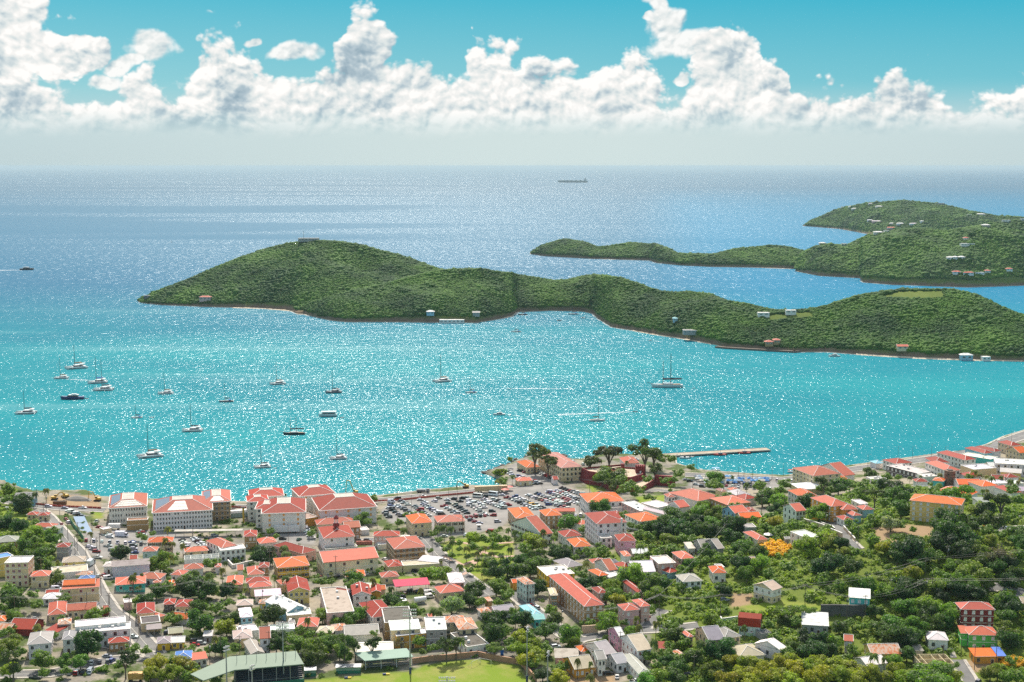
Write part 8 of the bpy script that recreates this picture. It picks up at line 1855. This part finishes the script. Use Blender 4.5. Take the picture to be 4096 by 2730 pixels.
# steps beside the unfinished house
P0, P1 = at('l', 1290, 740), at('l', 1410, 1085); root = empty('steps', P1, 0, 'long flight of concrete steps left of the green house', 'steps')
def stp(b_):
    n_ = 26
    for k in range(n_):
        q_ = k / n_; x_, y_ = (P0[0] - P1[0]) * q_, (P0[1] - P1[1]) * q_; z_ = hz(P1[0] + x_, P1[1] + y_) - P1[2]; b_.box(x_ - 1.3, x_ + 1.3, y_, y_ + .8, z_ - .5, z_ + .35, conc_m)
mk_(root, 'treads', stp)
# island buildings, small and far
def ihouse(u, v, wpx, hpx, rc, wc, lb, typ='h', nm='villa', cat='house'):
    X_, Y_, Z_ = iloc(u, v); ppm = proj(X_, Y_, Z_)[2]; Wd = wpx / ppm; D = max(8, Wd * .45); h_ = max(hpx / ppm * .5, 3.4)
    Z_ = max(Z_, .8) + (2 if Z_ > 4 else .6); root = empty(nm, (X_, Y_, Z_), 0, lb, cat); wl = MB(); wl.box(-Wd / 2, Wd / 2, -D / 2, D / 2, -2.5, h_, wall_m); wl.build('wall', root, WC[wc])
    rf, rg, gb = roof_mesh(typ, Wd, D, h_ + (0 if typ != 'f' else .1), flat_m if typ == 'f' else roof_m, .8); rf.build('roof', root, RC[rc]); rg.build('roof_trim', root)
    n_ = max(2, int(Wd / 5))
    for k in range(n_): link('window', WIN['d'], root, loc=(-Wd / 2 + Wd * (k + .5) / n_, -D / 2, h_ * .5), scale=(Wd / n_ * .5, 1, h_ * .4))
def Z7(x_, y_): return 2900 + x_ / 1.967, 780 + y_ / 1.967
for x_, y_, w_, h_, rc, wc, lb, ty in ((1895, 1290, 90, 70, 'W', 'b', 'pale mint three-level house on the island shore', 'h'), (2050, 1290, 62, 30, 'W', 'w', 'white open pavilion beside the pale mint island house', 'f'), (345, 1185, 60, 22, 'S', 't', 'left salmon-roofed island house on the lawn', 'h'), (405, 1182, 50, 24, 'S', 't', 'right salmon-roofed island house on the lawn', 'h'), (1390, 1232, 80, 16, 'S', 'c', 'long low pinkish house on the island shore', 'g'), (300, 965, 90, 10, 'W', 'w', 'pale flat ruin on the island saddle', 'f'), (515, 945, 80, 8, 'W', 'w', 'white slab roof on the island saddle', 'f'), (850, 640, 5, 3, 'W', 'w', '', ''),
                                (1910, 640, 80, 26, 'S', 'w', 'long coral-roofed villa above the far cliff', 'h'), (1820, 632, 60, 20, 'S', 'w', 'left wing villa above the far cliff', 'h'), (2000, 634, 70, 12, 'W', 'w', 'low white building right of the coral-roofed villa', 'f'), (2063, 615, 40, 14, 'S', 'w', 'small coral-roofed house on the right headland', 'h'), (2232, 620, 45, 14, 'S', 'w', 'coral-roofed house at the right edge headland', 'h'), (1770, 510, 50, 26, 'W', 'w', 'left block of the white headland villa trio', 'h'), (1810, 508, 40, 22, 'W', 'w', 'middle block of the white headland villa trio', 'h'), (1860, 515, 44, 28, 'W', 'w', 'right block of the white headland villa trio', 'h'), (1905, 410, 105, 22, 'W', 'w', 'big flat white house on the headland', 'f'), (1893, 360, 36, 18, 'S', 'w', 'pink-roofed house above the big flat headland house', 'h'), (2050, 250, 60, 22, 'W', 'G', 'white-roofed house on the headland ridge', 'h'), (2210, 215, 60, 10, 'W', 'w', 'low white house near the ridge at the right', 'f'), (2340, 215, 30, 10, 'W', 'w', 'white house cut by the right edge ridge', 'f'),
                                (840, 545, 80, 30, 'W', 'w', 'white house with terrace above the headland tip', 'f'), (755, 488, 44, 16, 'S', 'p', 'pink house on the headland neck', 'g'), (690, 470, 100, 6, 'W', 'b', 'long pale roof on the headland neck', 'f'), (765, 385, 50, 12, 'W', 'w', 'white house on the headland left ridge', 'h'), (935, 392, 40, 8, 'W', 'w', 'white house right of the left ridge house', 'f'), (1205, 297, 70, 12, 'W', 'w', 'wide white house on the hollow between headlands', 'h'), (1270, 293, 36, 8, 'W', 'w', 'small white house on the hollow between headlands', 'f'), (1310, 268, 70, 10, 'S', 'p', 'pink roof on the hollow between headlands', 'g'), (1378, 238, 54, 14, 'W', 'w', 'white-roofed house low on the farthest headland', 'h'), (1312, 241, 34, 10, 'W', 'w', 'little white house left of the low white-roofed one', 'h'), (1488, 241, 70, 12, 'L', 'w', 'pinkish house low on the farthest headland', 'h'), (1548, 227, 26, 7, 'W', 'w', 'tiny white house right of the pinkish far house', 'h'), (1190, 217, 70, 12, 'L', 'p', 'pink house under the farthest hill', 'g'), (1137, 215, 34, 12, 'W', 'w', 'white house left of the pink far house', 'g'), (1210, 102, 52, 12, 'W', 'w', 'white house high on the farthest hill', 'h'), (1020, 120, 46, 8, 'W', 'w', 'white roof on the left slope of the farthest hill', 'h'), (993, 104, 42, 8, 'W', 'w', 'second white roof on the left slope of the farthest hill', 'h'), (935, 96, 44, 10, 'W', 'w', 'leftmost white house of the farthest hill', 'f'), (1145, 86, 34, 8, 'L', 'w', 'pale house on the skyline of the farthest hill', 'h'), (1690, 70, 70, 12, 'D', 'G', 'dark house on the summit of the farthest hill', 'f'), (2010, 163, 64, 14, 'W', 'w', 'white house on the right shoulder of the farthest hill', 'h'), (1920, 166, 36, 6, 'W', 'w', 'small white house on the right shoulder of the farthest hill', 'f')):
    if lb: ihouse(*Z7(x_, y_), w_ / 1.967, h_ / 1.967, rc, wc, lb, ty)
ihouse(1808, 1288, 98, 16, 'W', 'w', 'long white building on the island shore below the ridge', 'f'); ihouse(1722, 1270, 30, 10, 'W', 'b', 'pale green roof among palms on the island shore', 'h'); ihouse(1905, 1262, 26, 10, 'G', 'G', 'grey roof right of the long white island building', 'g')
ihouse(822, 1208, 44, 26, 'S', 'p', 'stone ruin with red roof on the island beach', 'h'); ihouse(1235, 966, 80, 8, 'G', 'G', 'low fort ruin on the island summit', 'f'); ihouse(590, 1196, 26, 12, 'D', 'k', 'dark stone battery at the island tip', 'f'); ihouse(2700, 1292, 16, 8, 'T', 'b', 'tiny turquoise roof on the island slope', 'h'); ihouse(2772, 1338, 80, 16, 'B', 'G', 'flat stone terrace building above the island beach', 'f')
for u, v, lb in ((1215, 956, 'thin mast on the island summit'),):
    X_, Y_, Z_ = iloc(u, v + 10); root = empty('mast', (X_, Y_, Z_), 0, lb, 'mast'); mk_(root, 'pole', lambda b_: b_.tube((0, 0, 0), (0, 0, 18), .35, metal_m, 5))
# island shore rocks, beach strip and jetty wall
jm = plain('jetty_stone', (.16, .12, .09), .9, var=.3)
Ps = [G(u, v, .5) for u, v in ((2860, 1391), (2900, 1395), (3020, 1402), (3180, 1411), (3240, 1405))]; root = empty('quay_wall', Ps[0], 0, 'low dark stone quay along the island lawn', 'wall'); x0, y0, z0 = Ps[0]
def qf(b_):
    for a_, c_ in zip(Ps, Ps[1:]):
        d_ = Vector((c_[0] - a_[0], c_[1] - a_[1])); s_ = Vector((-d_.y, d_.x)).normalized() * 5; A_, B_ = Vector((a_[0] - x0, a_[1] - y0)), Vector((c_[0] - x0, c_[1] - y0))
        b_.add([(*A_, -2), (*B_, -2), (*(B_ + s_), -2), (*(A_ + s_), -2), (*A_, 1.6), (*B_, 1.6), (*(B_ + s_), 1.6), (*(A_ + s_), 1.6)], [(4, 5, 6, 7), (0, 1, 5, 4), (1, 2, 6, 5), (2, 3, 7, 6), (3, 0, 4, 7)], jm)
mk_(root, 'stonework', qf)
surf = MB(); sand = MB(); sandm = plain('beach_sand', (.58, .48, .34), .95, var=.12, scale=.1)
def surfline(V, seed):
    r_ = random.Random(seed); pts = [tuple(V[0, i][:2]) for i in range(V.shape[1])]
    for i in range(len(pts) - 1):
        if mnoise.noise(Vector((i * .11, seed, 0))) < -.12: continue
        a_, c_ = Vector(pts[i]), Vector(pts[i + 1]); d_ = (c_ - a_).normalized(); s_ = Vector((d_.y, -d_.x)); w0, w1 = r_.uniform(1.5, 4), r_.uniform(1.5, 4)
        surf.add([(*(a_ + s_ * w0), .07), (*(c_ + s_ * w1), .07), (*(c_ - s_ * 2), .07), (*(a_ - s_ * 2), .07)], [(0, 1, 2, 3)], fm)
for k, V in enumerate(ISL): surfline(V, k)
for V, u0, u1, w_ in ((VA, 930, 1212, 14), (VB, 2530, 2850, 9), (VB, 1180, 1240, 7), (VB, 2010, 2070, 6), (VE, 2360, 2610, 16), (VE, 2840, 3185, 16), (VC, 3180, 3200, 10), (VB, 3420, 4096, 5)):
    pts = [p_ for p_ in (tuple(map(float, V[0, i][:2])) for i in range(V.shape[1])) if u0 < proj(p_[0], p_[1], 0)[0] < u1]
    for a_, c_ in zip(pts, pts[1:]):
        sand.add([(a_[0], a_[1] - w_ * .35, .1), (c_[0], c_[1] - w_ * .35, .1), (c_[0], c_[1] + w_, 2.2), (a_[0], a_[1] + w_, 2.2)], [(0, 1, 2, 3)], sandm)
struct(sand.build('beach'), 'narrow pale beaches of the islands')
o_ = surf.build('surf'); o_['kind'] = 'stuff'; o_['label'] = 'thin white surf along the island shores'
# park paths
pp = MB(); ppm_ = plain('park_path', (.46, .30, .22), .9, var=.15)
for pix in ([(1775, 2225), (1850, 2262), (1905, 2240), (1925, 2205), (1990, 2175), (2055, 2170)], [(1925, 2205), (1870, 2175), (1800, 2165)], [(1925, 2205), (1990, 2230), (2055, 2225)], [(1905, 2240), (1880, 2285), (1850, 2300)], [(1850, 2262), (1800, 2235)]):
    pts = dense([loc(*p_)[:2] for p_ in pix], 3); strip(pp, pts, -1.3, 1.3, .12, 0, ppm_, True)
struct(pp.build('path'), 'pinkish brick paths through the park')
# uniqueness of labels
dups = {k: v for k, v in LABELS.items() if len(v) > 1}
for k, v in dups.items():
    print('DUP', k, len(v))
    for i, o_ in enumerate(v[1:], 2):
        w_ = k.split(); o_['label'] = ' '.join((ORD[min(i - 1, 15)] + ' nearest ' + k).split()[:16])
print('NCARS', sum(1 for o_ in COL.objects if o_.get('category') in ('car',)), 'things', sum(1 for o_ in COL.objects if o_.get('category')))
